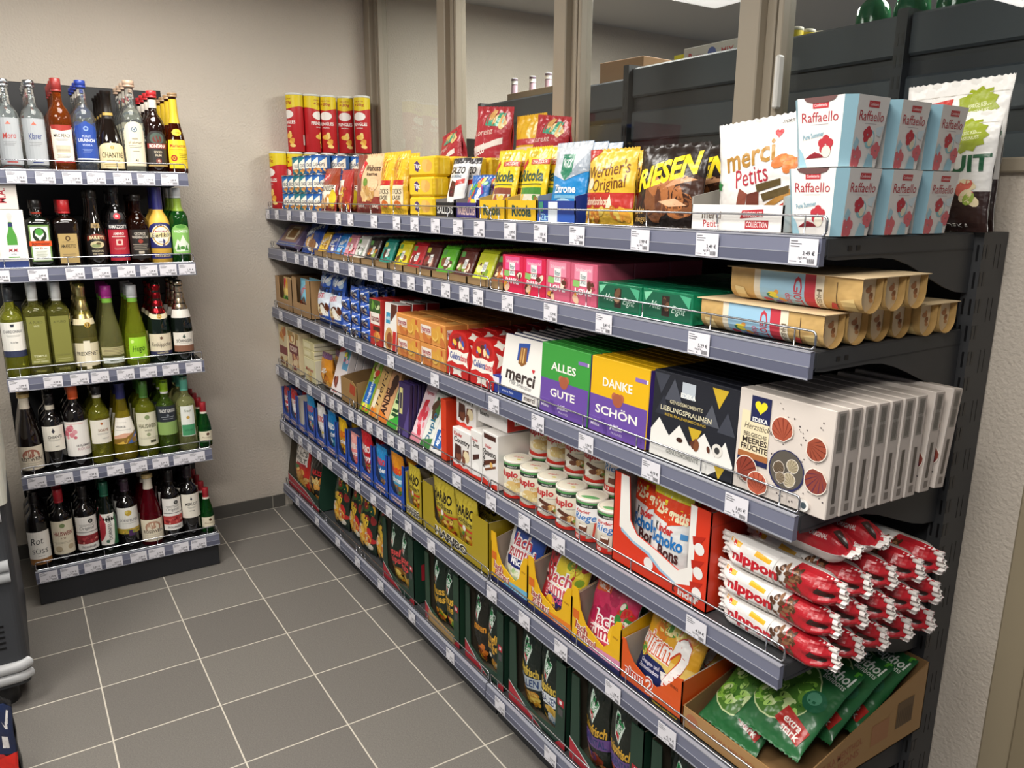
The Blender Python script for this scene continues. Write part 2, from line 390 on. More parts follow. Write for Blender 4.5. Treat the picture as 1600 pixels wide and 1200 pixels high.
# ================================================================ product builders (origin: bottom, front face at y=0 looking towards -y)
def lab(o, label, cat, group=None): return tag(o, label, cat, group)
ORD = ['first', 'second', 'third', 'fourth', 'fifth', 'sixth', 'seventh', 'eighth', 'ninth', 'tenth', 'eleventh', 'twelfth']
def put(o, x, y, z, rz=0, rx=0, ry=0):
    o.location = (x, y, z); o.rotation_euler = (rx, ry, rz); return o
def low(o, rx, ry=0):
    if o.type != 'MESH': return 0
    m = Matrix.Rotation(ry, 3, 'Y') @ Matrix.Rotation(rx, 3, 'X'); return min((m @ v.co).z for v in o.data.vertices)
def row(o, desc, cat, n, dx, dy, dz=0, group=None, where='in its row', rx=0, jit=0, base=None):
    """o already placed; copies go behind it; every copy gets its own label"""
    g = group or (desc+'s' if n > 1 else None); l0 = o.location.copy(); rnd = random.Random(len(desc))
    tag(o, desc+(', front one' if n > 1 else ''), cat, g if n > 1 else group)
    for k in range(1, n):
        c = copy_tree(o); c.location = (l0.x+dx*k+rnd.uniform(-jit, jit), l0.y+dy*k, l0.z+dz*k)
        if jit: c.rotation_euler[2] += rnd.uniform(-1, 1)*jit*8
        tag(c, '%s, %s %s' % (desc, 'last' if (k == n-1 and n > 2) else ORD[k], where), cat, g)
    return o
def putc(o, x, yc, z, rz, r):
    """place a can by its axis"""
    return put(o, x+r*math.sin(rz), yc-r*math.cos(rz), z, rz)
def boxp(name, w, h, d, col, F=(), S=(), T=(), side=None, top=None, kind='p', bev=.0015, sd=1):
    m = MB(); m.bbox((-w/2, 0, 0), (w/2, d, h), M(col, kind), bev)
    if side: m.add([(w/2+.0002, bev, bev), (w/2+.0002, d-bev, bev), (w/2+.0002, d-bev, h-bev), (w/2+.0002, bev, h-bev)], [(0, 1, 2, 3)], M(side, kind))
    if top: m.add([(-w/2+bev, bev, h+.0002), (w/2-bev, bev, h+.0002), (w/2-bev, d-bev, h+.0002), (-w/2+bev, d-bev, h+.0002)], [(0, 1, 2, 3)], M(top, kind))
    if F: deco(m, fl_front(w-2*bev, h-2*bev, z0=bev), w, h, F, seed=sd)
    if S: deco(m, fl_side(d-2*bev, h-2*bev, w/2+.0002, bev, bev), d, h, S, seed=sd+1)
    if T: deco(m, fl_top(w-2*bev, d-2*bev, h+.0002, bev), w, d, T, seed=sd+2)
    return m.build(name)
def pillow(w, h, t, sd=1, st=.055, sb=.03, pin=.05, wr=1):
    rn = random.Random(sd); p1, p2, p3, p4 = [rn.uniform(0, 6) for _ in range(4)]; a1, a2 = rn.uniform(7, 11), rn.uniform(5, 9)
    def f(u, v, l=0, s=-1):
        a = min(1, max(0, (v-sb)/(1-sb-st))); g = max(0, math.sin(PI*a**.85))**.5
        c = max(0, 1-(2*u-1)**2)**.55; q = c*g
        e = 1-abs(2*a-1)**3 if False else max(0, 1-6*min(a, 1-a))
        yy = t/2*q*(1+wr*.10*math.sin(a1*u+p1)*math.sin(a2*v+p2))+wr*.05*t*e*c*math.sin(34*u+p3)*(1 if 0 < a < 1 else .3)+wr*.035*t*g*math.sin(19*v+p4+5*u)*(1-c*.6)
        x = (u-.5)*w*(1-pin*g)
        return (x, t/2+s*(yy+l), v*h)
    return f
def bag(name, w, h, t, col, F=(), back=None, sd=1, nu=36, nv=20, zz=1, cuts=0, kind='f', ink='f', wr=1, **kw):
    f = pillow(w, h, t, sd, wr=wr, **kw); m = MB()
    us = [.5-.5*math.cos(PI*i/nu) for i in range(nu+1)]; vsx = [0, .012]+[.03+.91*j/nv for j in range(nv+1)]+[.97, 1]; nj = len(vsx)
    for s in (-1, 1):
        V = []
        for j, v in enumerate(vsx):
            for i, u in enumerate(us):
                x, y, z = f(u, v, 0, s)
                if zz and j in (0, nj-1): z += .0013*(1 if i % 2 else -1)+(.0013 if j == 0 else 0)
                V.append((x, y, z))
        n = nu+1; Fc = [(j*n+i, j*n+i+1, (j+1)*n+i+1, (j+1)*n+i) for j in range(nj-1) for i in range(nu)]
        m.add(V, Fc if s < 0 else [q[::-1] for q in Fc], M(col if s < 0 else (back or col), kind), True)
    if F: deco(m, lambda u, v, l: f(u, v, l, -1), w, h, F, cuts or (us[2:-1:2], vsx[3:-2:1]), ink, sd, .0008)
    return m.build(name)
def cyl_map(r, h, span, z0=0, cy=None, taper=0):
    cy = r if cy is None else cy
    def f(u, v, l):
        a = (u-.5)*span; R = r*(1+taper*v)+l; return (R*math.sin(a), cy-R*math.cos(a), z0+v*h)
    return f
def can(name, r, h, col, F=(), lid=None, rim='m', span=PI, sd=1, nofs=14, taper=0, lidh=.008, lidF=()):
    """cylindrical tub or tube; body mesh with a lid part"""
    e = empty(name); m = MB(); rt = r*(1+taper)
    m.lathe([(r*.96, 0), (r, .002), (rt, h-lidh if lid else h), (rt*.97, h)], M(col, 'p'), 28, c=(0, r))
    if F: deco(m, cyl_map(r, h-(lidh if lid else 0), span, 0, r, taper), r*span, h, F, (nofs, 1), 'i', sd)
    m.build('body', e)
    if lid:
        m = MB(); m.lathe([(rt*1.0, h-lidh), (rt*1.025, h-lidh+.0005), (rt*1.025, h-.001), (rt*.99, h+.0008), (rt*.9, h+.0012), (rt*.88, h-.001), (0.001, h-.001)], M(lid[0], lid[1] if len(lid) > 1 else 'k'), 28, c=(0, r))
        if lidF: deco(m, lambda u, v, l: ((u-.5)*2*rt, r+(v-.5)*2*rt, h-.001+l*2), 1, 1, lidF)
        m.build('lid', e)
    return e
PROF = {
 'bord': [(.92, 0), (1, .012), (1, .60), (.95, .66), (.80, .70), (.60, .73), (.46, .755), (.39, .78), (.37, .96), (.42, .965), (.42, 1)],
 'burg': [(.92, 0), (1, .012), (1, .42), (.95, .50), (.79, .60), (.59, .68), (.45, .75), (.39, .80), (.37, .965), (.42, .97), (.42, 1)],
 'hock': [(.92, 0), (1, .012), (1, .38), (.92, .50), (.75, .61), (.58, .70), (.45, .79), (.39, .87), (.38, .965), (.43, .97), (.43, 1)],
 'sekt': [(.94, 0), (1, .012), (1, .40), (.95, .49), (.82, .59), (.62, .68), (.46, .77), (.38, .86), (.36, .92), (.42, .935), (.40, .99), (.30, 1)],
 'spir': [(.92, 0), (1, .012), (1, .57), (.95, .62), (.82, .665), (.62, .70), (.46, .73), (.40, .77), (.38, .95), (.42, .955), (.42, 1)],
 'taper': [(.94, 0), (1, .012), (1, .30), (.93, .40), (.78, .50), (.60, .60), (.46, .69), (.40, .78), (.38, .955), (.43, .96), (.43, 1)],
 'slope': [(.86, 0), (.97, .02), (1, .10), (1, .26), (.93, .37), (.77, .49), (.60, .60), (.47, .70), (.39, .80), (.37, .965), (.42, .97), (.42, 1)],
 'flask': [(.95, 0), (1, .012), (1, .66), (.97, .70), (.80, .735), (.50, .755), (.42, .78), (.42, 1)],
 'egg': [(.9, 0), (1, .015), (1, .50), (.93, .56), (.74, .62), (.52, .67), (.45, .72), (.44, 1)],
}
def rat(prof, z):
    for (r0, z0), (r1, z1) in zip(prof, prof[1:]):
        if z0 <= z <= z1: return r0+(r1-r0)*((z-z0)/(z1-z0) if z1 > z0 else 0)
    return prof[-1][0]
def bottle(kind, H, R, glass, gk, cap, foil=None, labels=(), sq=None, name='bottle', sd=1):
    """cap (colour, length, widen, matkind); foil (colour, from, to, matkind); labels (z0, z1, span_deg, colour, items, outline)"""
    pf = PROF[kind]; P = [(r*R, z*H) for r, z in pf]; e = empty(name)
    if sq:
        q, ax, ay, zt = sq
        def S(z):
            t = max(0, min(1, (zt*H+.02-z)/.02)); return (q*t if t > 0 else 0, 1+(ax-1)*t, 1+(ay-1)*t)
    else: S = None
    MB().lathe(P, M(glass, gk), 24, S).build('glass', e)
    if cap:
        L = cap[1]; k = cap[2] if len(cap) > 2 else 1.12; r = rat(pf, 1-L/2/H)*R*k; m = MB(); mt = M(cap[0], cap[3] if len(cap) > 3 else 'k')
        m.lathe([(r*.98, H-L), (r, H-L+.001), (r, H-L+.005), (r*.96, H-L+.0055), (r*.97, H-L+.007), (r, H-L+.0075), (r, H+.001), (r*.9, H+.0025), (.001, H+.0025)], mt, 20); m.build('cap', e)
    if foil:
        z0, z1 = foil[1], foil[2]; zz = sorted({z0, z1}|{z for _, z in pf if z0 < z < z1}); m = MB(); mt = M(foil[0], foil[3] if len(foil) > 3 else 'k')
        if len(foil) > 4: zz = [z0+(z1-z0)*i/14 for i in range(15)]
        m.lathe([(rat(pf, z)*R+.0007+(.0012*math.sin(z*400) if len(foil) > 4 else 0), z*H) for z in zz], mt, 20)
        m.build('neck_foil', e)
    for i, lb in enumerate(labels):
        z0, z1, sp, col, items = lb[:5]; sp = math.radians(sp); hh = (z1-z0)*H
        if sq and z1 < sq[3]+.02:
            q, ax, ay, zt = sq; wd = sp*R; f = lambda u, v, l: ((u-.5)*wd, -ay*R-.0006-l, z0*H+v*hh); cu = (1, 1)
        else:
            wd = sp*R*rat(pf, (z0+z1)/2)
            def f(u, v, l):
                a = (u-.5)*sp; z = z0+v*(z1-z0); r = rat(pf, z)*R+.0006+l; return (r*math.sin(a), -r*math.cos(a), z*H)
            cu = (max(4, int(sp*4)), 3 if rat(pf, z0) != rat(pf, z1) else 1)
        if cu[0] > 1: items = [(k[0], k[1], *k[2:6], k[6]*.84, *k[7:]) if k[0] == 'T' and len(k) > 6 and k[6] > 0 else k for k in items]
        m = MB(); base = ('P', col, lb[5]) if len(lb) > 5 else ('R', col, 0, 0, 1, 1)
        deco(m, f, wd, hh, [base]+list(items), cu, 'p', sd+i, clip=False); m.build('label', e)
    return e
ARCH = [0, 0, 1, 0, 1, .78, .9, .9, .75, .97, .5, 1, .25, .97, .1, .9, 0, .78]
SHLD = [.03, .06, .5, 0, .97, .06, 1, .96, .5, .9, 0, .96]
def hpack(name, w, h, t, col, F=(), sd=1, cols=None, back=None, cuts=(22, 10), se=.06):
    """flow-wrapped pack lying along the shelf, crimped fins at both ends"""
    rn = random.Random(sd); p1, p2, p3 = [rn.uniform(0, 6) for _ in range(3)]; m = MB()
    def f(u, v, l=0, s=-1):
        a = min(1, max(0, (u-se)/(1-2*se))); g = min(1, math.sin(PI*a)*2.6)**.6 if 0 < a < 1 else 0
        c = max(0, 1-abs(2*v-1)**3.6)**.5; e = max(0, 1-5*min(a, 1-a))
        y = t/2*g*c*(1+.08*math.sin(9*u+p1)*math.sin(4*v+p2))+.1*t*e*math.sin(15*v+p3)*c
        return ((u-.5)*w+.004*math.sin(7*v+p1)*(1-g), t/2+s*(y+l), h*(.5+(v-.5)*(.80+.20*g if g > 0 else .80))+.004*math.sin(5*u+p2)*(1-g))
    us = [0, se*.3, se*.6, se]+[se+(1-2*se)*i/30 for i in range(1, 31)]+[1-se*.6, 1-se*.3, 1]; nv = 18; n = len(us)
    for s in (-1, 1):
        V = []
        for j in range(nv+1):
            for i, u in enumerate(us):
                x, y, z = f(u, j/nv, 0, s); x += (.0016 if j % 2 else -.0016)*(1 if i in (0, n-1) else 0); V.append((x, y, z))
        Fc = [(j*n+i, j*n+i+1, (j+1)*n+i+1, (j+1)*n+i) for j in range(nv) for i in range(n-1)]
        m.add(V, Fc if s < 0 else [q[::-1] for q in Fc], M(col if s < 0 else (back or col), 'f'), True)
    if F: deco(m, lambda u, v, l: f(u, v, l, -1), w, h, F, (us[1:-1], [j/nv for j in range(1, nv)]), 'f', sd, .0009)
    return m.build(name)
def tray(name, w, d, hf, hs, hb, out, inn, cut=None, F=(), S=(), sp=None, th=.0025, sd=3):
    """open carton: front panel (cut polygon in 0..1), sloped side walls, back, floor"""
    m = MB(); mo, mi = M(out, 'p'), M(inn, 'c')
    m.box((-w/2, 0, 0), (w/2, d, th), mi)
    cut = cut or [0, 0, 1, 0, 1, 1, 0, 1]
    fp = [(-w/2+w*cut[i], hf*cut[i+1]) for i in range(0, len(cut), 2)]
    m.prism(fp, 'y', 0, th, mo)
    sp = sp or [(0, 0), (d, 0), (d, hb), (d*.5, hb), (0, hs)]
    for s in (-1, 1):
        x = s*w/2; m.prism(sp, 'x', x, x-s*th, mi, mo)
        tri = [(x-s*(th+.0002), a+.0, b) for a, b in sp]; t = tessellate_polygon([[Vector((a, b, 0)) for a, b in sp]]); m.add(tri, [tuple(q) for q in t], mi)
    m.box((-w/2, d-th, 0), (w/2, d, hb), mi)
    if F: deco(m, fl_front(w, hf), w, hf, F, seed=sd)
    if S: deco(m, fl_side(d, hb, w/2), d, hb, S, seed=sd)
    return m.build(name)

# ================================================================ liquor rack bottles
RW = {}
G0, CL = 'eef3f2', 'g'
def seq(t, ys, n, dx, specs, x0=.457):
    for (y, sp) in zip(ys, specs):
        o, desc, cat = sp[:3]; k = sp[3] if len(sp) > 3 else n
        put(o, x0-(sp[4] if len(sp) > 4 else 0), y, LZ[t]+.001, PI/2)
        row(o, desc, cat, k, -dx, 0, group=desc.split(' with ')[0]+' row' if k > 1 else None)
lines = lambda x0, x1, v, n, col='444444', s=.035, th=.008: [('R', col, x0+.04*(i % 2), v-i*s, x1-.05*(i % 3), v-i*s+th) for i in range(n)]
Y1 = [-1.529, -1.453, -1.371, -1.295, -1.217, -1.138, -1.063, -.991]
silver = lambda txt, c: [(.06, .58, 120, 'a9adb0', [('T', c, .5, .62, .13, txt, .62, 4, .01, .2), ('P', 'c46a55', [.4, .86, .5, .93, .6, .86]), ('R', c, .3, .04, .7, .065)]+lines(.25, .75, .48, 3, '777777'))]
T1 = [
 (bottle('spir', .295, .037, G0, CL, ('b9bcc0', .02, 1.15, 'm'), None, silver('Moro', 'b0413a')), 'clear spirit bottle with silver label and red lettering', 'bottle'),
 (bottle('spir', .297, .037, G0, CL, ('b9bcc0', .02, 1.15, 'm'), None, silver('Klarer', '32407a')), 'clear spirit bottle with silver label and blue lettering', 'bottle'),
 (bottle('spir', .310, .037, 'a8541a', 'l', ('8f2f2b', .042, 1.2), None, [(.09, .50, 118, 'e9e2d2', [('P', 'a5352d', [.03, 1, .97, 1, .97, .9, .5, .84, .03, .9]), ('T', '1f1c1a', .5, .72, .085, 'MAC PERCY', .84, 0, .01), ('R', 'cbbfa8', .2, .26, .8, .46), ('R', 'b6a98f', .25, .3, .75, .36)]+lines(.25, .75, .62, 2)+lines(.2, .8, .2, 3)+[('P', 'a5352d', [.03, 0, .97, 0, .97, .08, .5, .02, .03, .08])], SHLD)]), 'amber whisky bottle with cream label and red cap', 'bottle'),
 (bottle('spir', .309, .037, G0, CL, ('233a8e', .022, 1.15), None, [(.13, .56, 130, '27499c', [('E', '8aa3d6', .5, .80, .1), ('E', '27499c', .5, .80, .05), ('T', 'c9d4ee', .5, .60, .05, 'FÜRST', .4), ('T', 'f2f4fa', .5, .50, .085, 'URANOV', .8, 0, .02), ('T', 'c9d4ee', .5, .38, .05, 'VODKA', .45), ('R', 'dfe5ee', 0, 0, 1, .035)]+lines(.3, .7, .26, 3, '9fb2dd'), [0, 0, 1, 0, 1, .35, .9, .55, 1, .72, .92, .86, .75, .9, .5, 1, .25, .9, .08, .86, 0, .72, .1, .55, 0, .35])]), 'clear vodka bottle with blue shaped label and blue cap', 'bottle'),
 (bottle('taper', .282, .041, '120b08', 'd', None, ('1c1612', .66, 1.0), [(.04, .36, 150, 'ead9a8', [('E', 'b99a4e', .5, .82, .06), ('T', '2a1d12', .5, .52, .2, 'CHANTRÉ', .84, 0, .02), ('T', '2a1d12', .5, .3, .07, 'WEINBRAND', .5)]+lines(.2, .8, .15, 2, 'b99a4e', .08, .02), ARCH), (.70, .735, 120, 'b99a4e', [])]), 'dark tapered brandy bottle with cream arched label', 'bottle'),
 (bottle('spir', .321, .038, G0, CL, ('b79c85', .02, 1.25), None, [(.07, .56, 116, 'eadfc2', [('E', '5a6d7c', .5, .82, .13), ('E', 'cfd6d8', .5, .82, .09), ('E', '5a6d7c', .5, .82, .045), ('T', '3a352e', .5, .62, .05, 'ouzo', .3), ('T', '3a352e', .5, .53, .07, 'of plomari', .7, 0, 0), ('T', '3a352e', .5, .13, .06, '41', .14)]+lines(.2, .8, .45, 2)+lines(.35, .65, .33, 1), ARCH)]), 'clear aniseed spirit bottle with tall ivory label and round seal', 'bottle'),
 (bottle('spir', .291, .036, '1c0a05', 'd', ('b8262b', .022, 1.18), ('d8cfc2', .80, .90), [(.08, .52, 128, '2e2a27', [('E', '4a5a50', .5, .78, .32, .16), ('E', '6d2f28', .5, .76, .2, .1), ('R', '8f2b2a', .02, .50, .98, .64), ('T', 'efe7da', .5, .57, .1, 'MONTANA', .86, 0, .03), ('T', 'd9cbb0', .5, .40, .06, 'SPICED', .4), ('T', 'd9cbb0', .5, .31, .06, 'RUM', .3), ('E', '7b3b33', .5, .15, .12), ('T', 'e7d9c0', .5, .15, .07, '40', .12), ('R', 'b49a62', 0, 0, 1, .04)], ARCH)]), 'dark rum bottle with black label and red cap', 'bottle'),
 (bottle('taper', .289, .036, '5a1f08', 'l', ('9a7d5a', .012, 1.15), ('d8b62c', .63, .93), [(.06, .42, 125, 'f0d02a', [('T', 'a3231f', .5, .80, .12, 'Mariacron', .9, 0, .02), ('E', 'a3231f', .28, .36, .15), ('E', 'f0d02a', .28, .36, .08), ('E', 'a3231f', .28, .36, .05)]+lines(.5, .95, .5, 6, '5a4a1a', .06, .012)+lines(.1, .9, .66, 1, '5a4a1a')), (.47, .56, 75, 'f0d02a', [('T', 'a3231f', .5, .5, .3, 'Weinbrand', .7)], [.5, 0, .85, .15, 1, .5, .85, .85, .5, 1, .15, .85, 0, .5, .15, .15])]), 'yellow-labelled brandy bottle with gold neck', 'bottle'),
]
seq(0, Y1, 4, .088, T1)
bx = lambda: boxp('gift_box', .085, .20, .085, 'ece7e0', [('P', '4f9a3c', [.3, .18, .7, .18, .68, .55, .58, .68, .56, .80, .44, .80, .42, .68, .32, .55]), ('R', '2d3f78', 0, 0, 1, .12), ('R', '27365f', .42, .72, .58, .79), ('E', 'd8d2cc', .5, .90, .1, .06), ('R', 'd9cfc6', .44, .8, .56, .9), ('R', 'eef0ec', .29, .2, .71, .4), ('T', 'b5303c', .5, .31, .06, 'M.M.', .34, 0, .02, .2), ('T', '27365f', .5, .24, .02, 'EXTRA', .2)], side='e4ded6')
o = bx(); put(o, .50, -1.563, LZ[1]+.001, PI/2); tag(o, 'white sparkling wine gift box printed with green bottle, beside stag-label liqueur', 'box', 'gift boxes of sparkling wine')
o2 = boxp('gift_box', .085, .085, .19, 'e6ded5', [('T', 'b5303c', .45, .55, .3, 'M.A.', .6, 90, .02)], side='ddd5cc'); put(o2, .50, -1.573, LZ[1]+.202, PI/2); tag(o2, 'white gift box lying on top of the green bottle gift box', 'box', 'gift boxes of sparkling wine')
o = bx(); put(o, .50, -1.628, LZ[1]+.001, PI/2)
o.scale = (.6, 1, 1); tag(o, 'white gift box cut by the left picture edge on second tier', 'box', 'gift boxes of sparkling wine')
Y2 = [-1.479, -1.393, -1.300, -1.226, -1.154, -1.079, -1.007]
T2 = [
 (bottle('flask', .232, .036, '0d120c', 'd', ('141210', .03, 1.18), ('9a3323', .80, .83), [(.09, .64, 100, 'e9ecdf', [('R', '6f8f4c', 0, 0, .07, 1), ('R', '6f8f4c', .93, 0, 1, 1), ('R', '6f8f4c', 0, .95, 1, 1), ('R', '6f8f4c', 0, 0, 1, .03), ('E', '22301f', .5, .72, .34, .2), ('E', '4d9b3e', .5, .80, .2, .10), ('P', 'e9ecdf', [.5, .56, .42, .64, .3, .7, .28, .78, .36, .74, .46, .7, .54, .7, .64, .74, .72, .78, .7, .7, .58, .64]), ('R', 'e2541f', -.04, .42, 1.04, .56), ('T', '2a1a12', .5, .49, .085, 'Jägermeister', .9, 0, .02), ('T', 'b3412c', .5, .36, .06, '35', .14), ('R', '777777', .2, .35, .38, .365), ('R', '777777', .62, .35, .8, .365)]+lines(.2, .8, .28, 7, '9a9a8c', .03))], sq=(.8, 1.1, 1.0, .66)), 'square dark green herb liqueur bottle with stag emblem label', 'bottle', 3),
 (bottle('flask', .232, .036, '140b07', 'd', ('c0282c', .045, 1.25), None, [(.05, .50, 96, 'b59a62', [('E', '4b331c', .5, .84, .13, .09), ('E', 'b59a62', .5, .84, .07, .05), ('T', '1c140d', .5, .58, .12, 'AMARETTO', .78, 0, .01)]+lines(.2, .8, .72, 1)+lines(.15, .85, .3, 3))], sq=(.8, 1.1, 1.0, .66)), 'square almond liqueur bottle with tan label and red cap', 'bottle', 3),
 (bottle('taper', .270, .036, '120d09', 'd', ('15110d', .03, 1.2), None, [(.08, .42, 125, '1a1613', [('P', '7a2e1c', [.05, .72, .5, .86, .95, .72, .95, .9, .5, 1.02, .05, .9]), ('T', 'e8d9b0', .5, .86, .12, 'BAILEYS', .8, 0, .03), ('E', 'cdbf95', .5, .58, .3, .14), ('E', '8f9a6a', .45, .54, .2, .07), ('E', '5b4a30', .55, .62, .1, .05), ('T', 'd9cba8', .5, .33, .07, 'ORIGINAL', .6), ('T', 'd9cba8', .5, .22, .05, 'Irish Cream', .5)]), (.50, .56, 60, '8d7442', [('T', '1a1613', .5, .5, .5, 'R&A', .6)])]), 'dark cream liqueur bottle with landscape label', 'bottle', 3),
 (bottle('spir', .287, .036, '0e0c0c', 'd', ('141212', .03, 1.2), None, [(.05, .52, 126, 'b02534', [('R', '1b1a20', 0, .84, 1, 1), ('T', 'f3efe9', .5, .92, .09, 'RAMAZZOTTI', .95, 0, .02), ('T', 'f3e7df', .5, .73, .075, 'AMARO', .55, 0, .02), ('R', 'e8d3c8', .2, .64, .8, .66), ('R', 'e3bdb0', .36, .42, .64, .58), ('E', 'b02534', .5, .5, .08, .05), ('R', '2c2f6b', 0, .08, 1, .17), ('T', 'f3efe9', .5, .125, .05, 'MILANO', .4)]+lines(.25, .75, .34, 2, 'e8c9bd')), (.57, .66, 70, '141215', [('E', 'c23a44', .5, .5, .28), ('T', 'f3efe9', .5, .5, .3, 'FR', .25)])]), 'black bitter bottle with red label and round red seal', 'bottle', 3),
 (bottle('spir', .253, .037, '3a1607', 'l', ('1a1512', .022, 1.15), None, [(.08, .50, 122, '25211e', [('T', 'dcd3c4', .5, .86, .09, 'GEORGE', .6, 0, .01), ('T', 'dcd3c4', .5, .74, .09, 'WASHINGTON', .88, 0, .01), ('E', '9a3d30', .5, .60, .1), ('R', 'b9ae9c', .38, .16, .62, .26)]+lines(.15, .85, .48, 4, 'b9ae9c', .06, .02)+lines(.1, .9, .1, 1, 'b9ae9c'))]), 'dark bourbon bottle with black label', 'bottle', 3),
 (bottle('egg', .282, .038, 'e8b84a', 'p', None, ('2a2a6e', .71, 1.0), [(.20, .54, 150, '2b2d6b', [('E', 'f2e9d4', .5, .5, .38, .42), ('E', 'd8a52e', .5, .5, .33, .37), ('E', 'f4eee0', .5, .5, .29, .33), ('R', 'a8303a', .2, .62, .8, .7), ('T', 'f4eee0', .5, .66, .055, 'PREMIUM', .4), ('R', 'efe2a8', .02, .42, .98, .6), ('T', '3a2412', .5, .51, .16, 'Eierlikör', .86, 4, .02, .2), ('T', '2b2d6b', .5, .25, .05, 'VERPOORT', .3)], ARCH), (.06, .13, 150, '2b2d6b', [('T', 'd8c48a', .5, .5, .4, 'EIERLIKÖR', .7)])]), 'yellow egg liqueur bottle with blue oval label', 'bottle', 2),
 (bottle('spir', .278, .034, '2a7a2e', 'l', ('cfd2d4', .035, 1.12, 'k'), ('8fae3a', .70, .87), [(.12, .52, 125, '8cc265', [('T', 'eef6e6', .5, .76, .09, 'WALDMEISTER', .9, 0, .02), ('E', '5d9a45', .5, .92, .25, .06), ('P', 'e4f0da', [.1, .2, .28, .5, .4, .4, .55, .64, .7, .42, .9, .3, .8, .08, .2, .06]), ('P', '4c8a3a', [.2, .12, .3, .34, .4, .12]), ('P', '4c8a3a', [.6, .1, .7, .3, .8, .1]), ('E', '4c8a3a', .5, .2, .12, .06)], ARCH)]), 'green woodruff liqueur bottle with mountain label', 'bottle', 3),
]
seq(1, Y2, 3, .09, T2)
Y3 = [-1.600, -1.526, -1.452, -1.374, -1.288, -1.201, -1.116, -1.033]
wht = 'ece8df'
T3 = [
 (bottle('bord', .319, .037, 'b3b53f', 'l', ('2d2f33', .05, 1.15), None, [(.30, .62, 140, wht, [('P', '2f3440', [.45, .84, .55, .84, .57, .94, .43, .94]), ('T', '2f3440', .5, .68, .1, 'CHARDONNAY', .84, 0, .01), ('T', '444444', .5, .3, .06, 'Vin de Pays', .3)]+lines(.25, .75, .54, 2)), (.23, .30, 140, '343a55', [])]), 'yellow-green chardonnay bottle with white and navy label', 'bottle'),
 (bottle('flask', .333, .036, '8f8d3f', 'l', ('cfcfcd', .065, 1.05), None, [(.12, .64, 92, '858440', [('T', '55552c', .5, .88, .05, 'A PURO', .7, 0, .01), ('T', 'd3d2a6', .5, .8, .035, 'WHITE', .3), ('T', 'dcdcb6', .5, .17, .04, 'TEMPLE', .7), ('R', 'd3d2a6', .25, .1, .75, .112), ('T', 'dcdcb6', .5, .05, .035, 'PINOT GRIGIO', .8)])], sq=(.9, 1.0, .95, .66)), 'square olive white wine bottle, left of the pair', 'bottle'),
 (bottle('flask', .329, .036, '8f8d3f', 'l', ('cfcfcd', .065, 1.05), None, [(.12, .64, 92, '858440', [('T', '55552c', .5, .88, .05, 'A PURO', .7, 0, .01), ('T', '6d6b38', .5, .16, .04, 'CHARDONNAY', .8)]+lines(.15, .85, .08, 2, 'b5b47c', .05, .01))], sq=(.9, 1.0, .95, .66)), 'square olive white wine bottle, right of the pair', 'bottle'),
 (bottle('sekt', .323, .041, 'a09a55', 'l', None, ('c9b57a', .60, 1.0, 'm', 1), [(.05, .32, 150, 'e7dcbb', [('R', 'f2ead2', .40, .08, .60, 1.1), ('T', '2b2622', .5, .55, .16, 'FREIXENET', .86, 0, .01), ('R', 'e7dcbb', .42, -.12, .58, 0)]), (.53, .61, 150, 'e6d9b2', [('E', 'caa33a', .6, .0, .11), ('E', '6b4d14', .6, .0, .08), ('T', 'f0dc9a', .6, 0, .55, 'F', .05)])]), 'sparkling wine bottle with gold foil and cream label', 'bottle'),
 (bottle('slope', .307, .043, 'a9a86a', 'l', ('a32a86', .045, 1.15), ('84c048', .80, .87), [(.06, .13, 110, 'dfe6de', [('T', '5a6a4a', .5, .5, .35, 'secco', .4)]), (.16, .26, 120, 'b9b184', lines(.1, .9, .8, 5, '8a8058', .18, .06))]), 'clear secco bottle with pink screw cap', 'bottle'),
 (bottle('slope', .304, .043, 'b4c02f', 'l', ('c6c8ca', .045, 1.15), ('84c048', .80, .87), [(.08, .36, 90, '9ed433', [('T', '1f3a14', .5, .5, .26, 'Hugo', .8, 5, .01, .3), ('R', '5a9a2a', .04, .03, .96, .05), ('E', 'd4ee8a', .2, .82, .1), ('E', 'd4ee8a', .8, .15, .08)])]), 'elderflower spritz bottle with bright green square label', 'bottle'),
 (bottle('sekt', .312, .041, '0d1a10', 'd', None, ('a3242c', .62, 1.0, 'm', 1), [(.11, .37, 140, 'e8dcc0', [('S', '6b4a34', .5, .8, .08, 6), ('T', '3a2a20', .5, .5, .2, 'Rotkäppchen', .9, 0, .0, .2), ('R', '2c2e52', 0, 0, 1, .16), ('T', 'd9cfa8', .5, .08, .08, 'HALBTROCKEN', .5)]), (.55, .64, 150, 'efe2bf', [('E', 'c9a24a', .5, .4, .1), ('T', '6b2a1a', .5, .4, .4, 'R', .06)], [0, .4, .2, .1, .5, 0, .8, .1, 1, .4, 1, 1, .8, .75, .5, .65, .2, .75, 0, 1])]), 'dark sparkling wine bottle with red foil neck', 'bottle'),
 (bottle('sekt', .318, .041, '0b120c', 'd', None, ('c8b79a', .64, 1.0, 'm', 1), [(.12, .36, 118, 'ece6da', [('P', '4a5a50', [.43, .75, .5, .68, .57, .75, .5, .92]), ('T', '2b2b2b', .5, .56, .15, 'SÖHNLEIN', .84, 0, .02), ('R', '8a5f4a', 0, 0, 1, .32)]+lines(.3, .7, .42, 1)), (.54, .64, 150, 'e9e4da', [])]), 'dark sparkling wine bottle with champagne-coloured foil neck', 'bottle'),
]
seq(2, Y3, 3, .092, T3)
Y4 = [-1.598, -1.519, -1.440, -1.361, -1.279, -1.197, -1.121, -1.046, -.980]
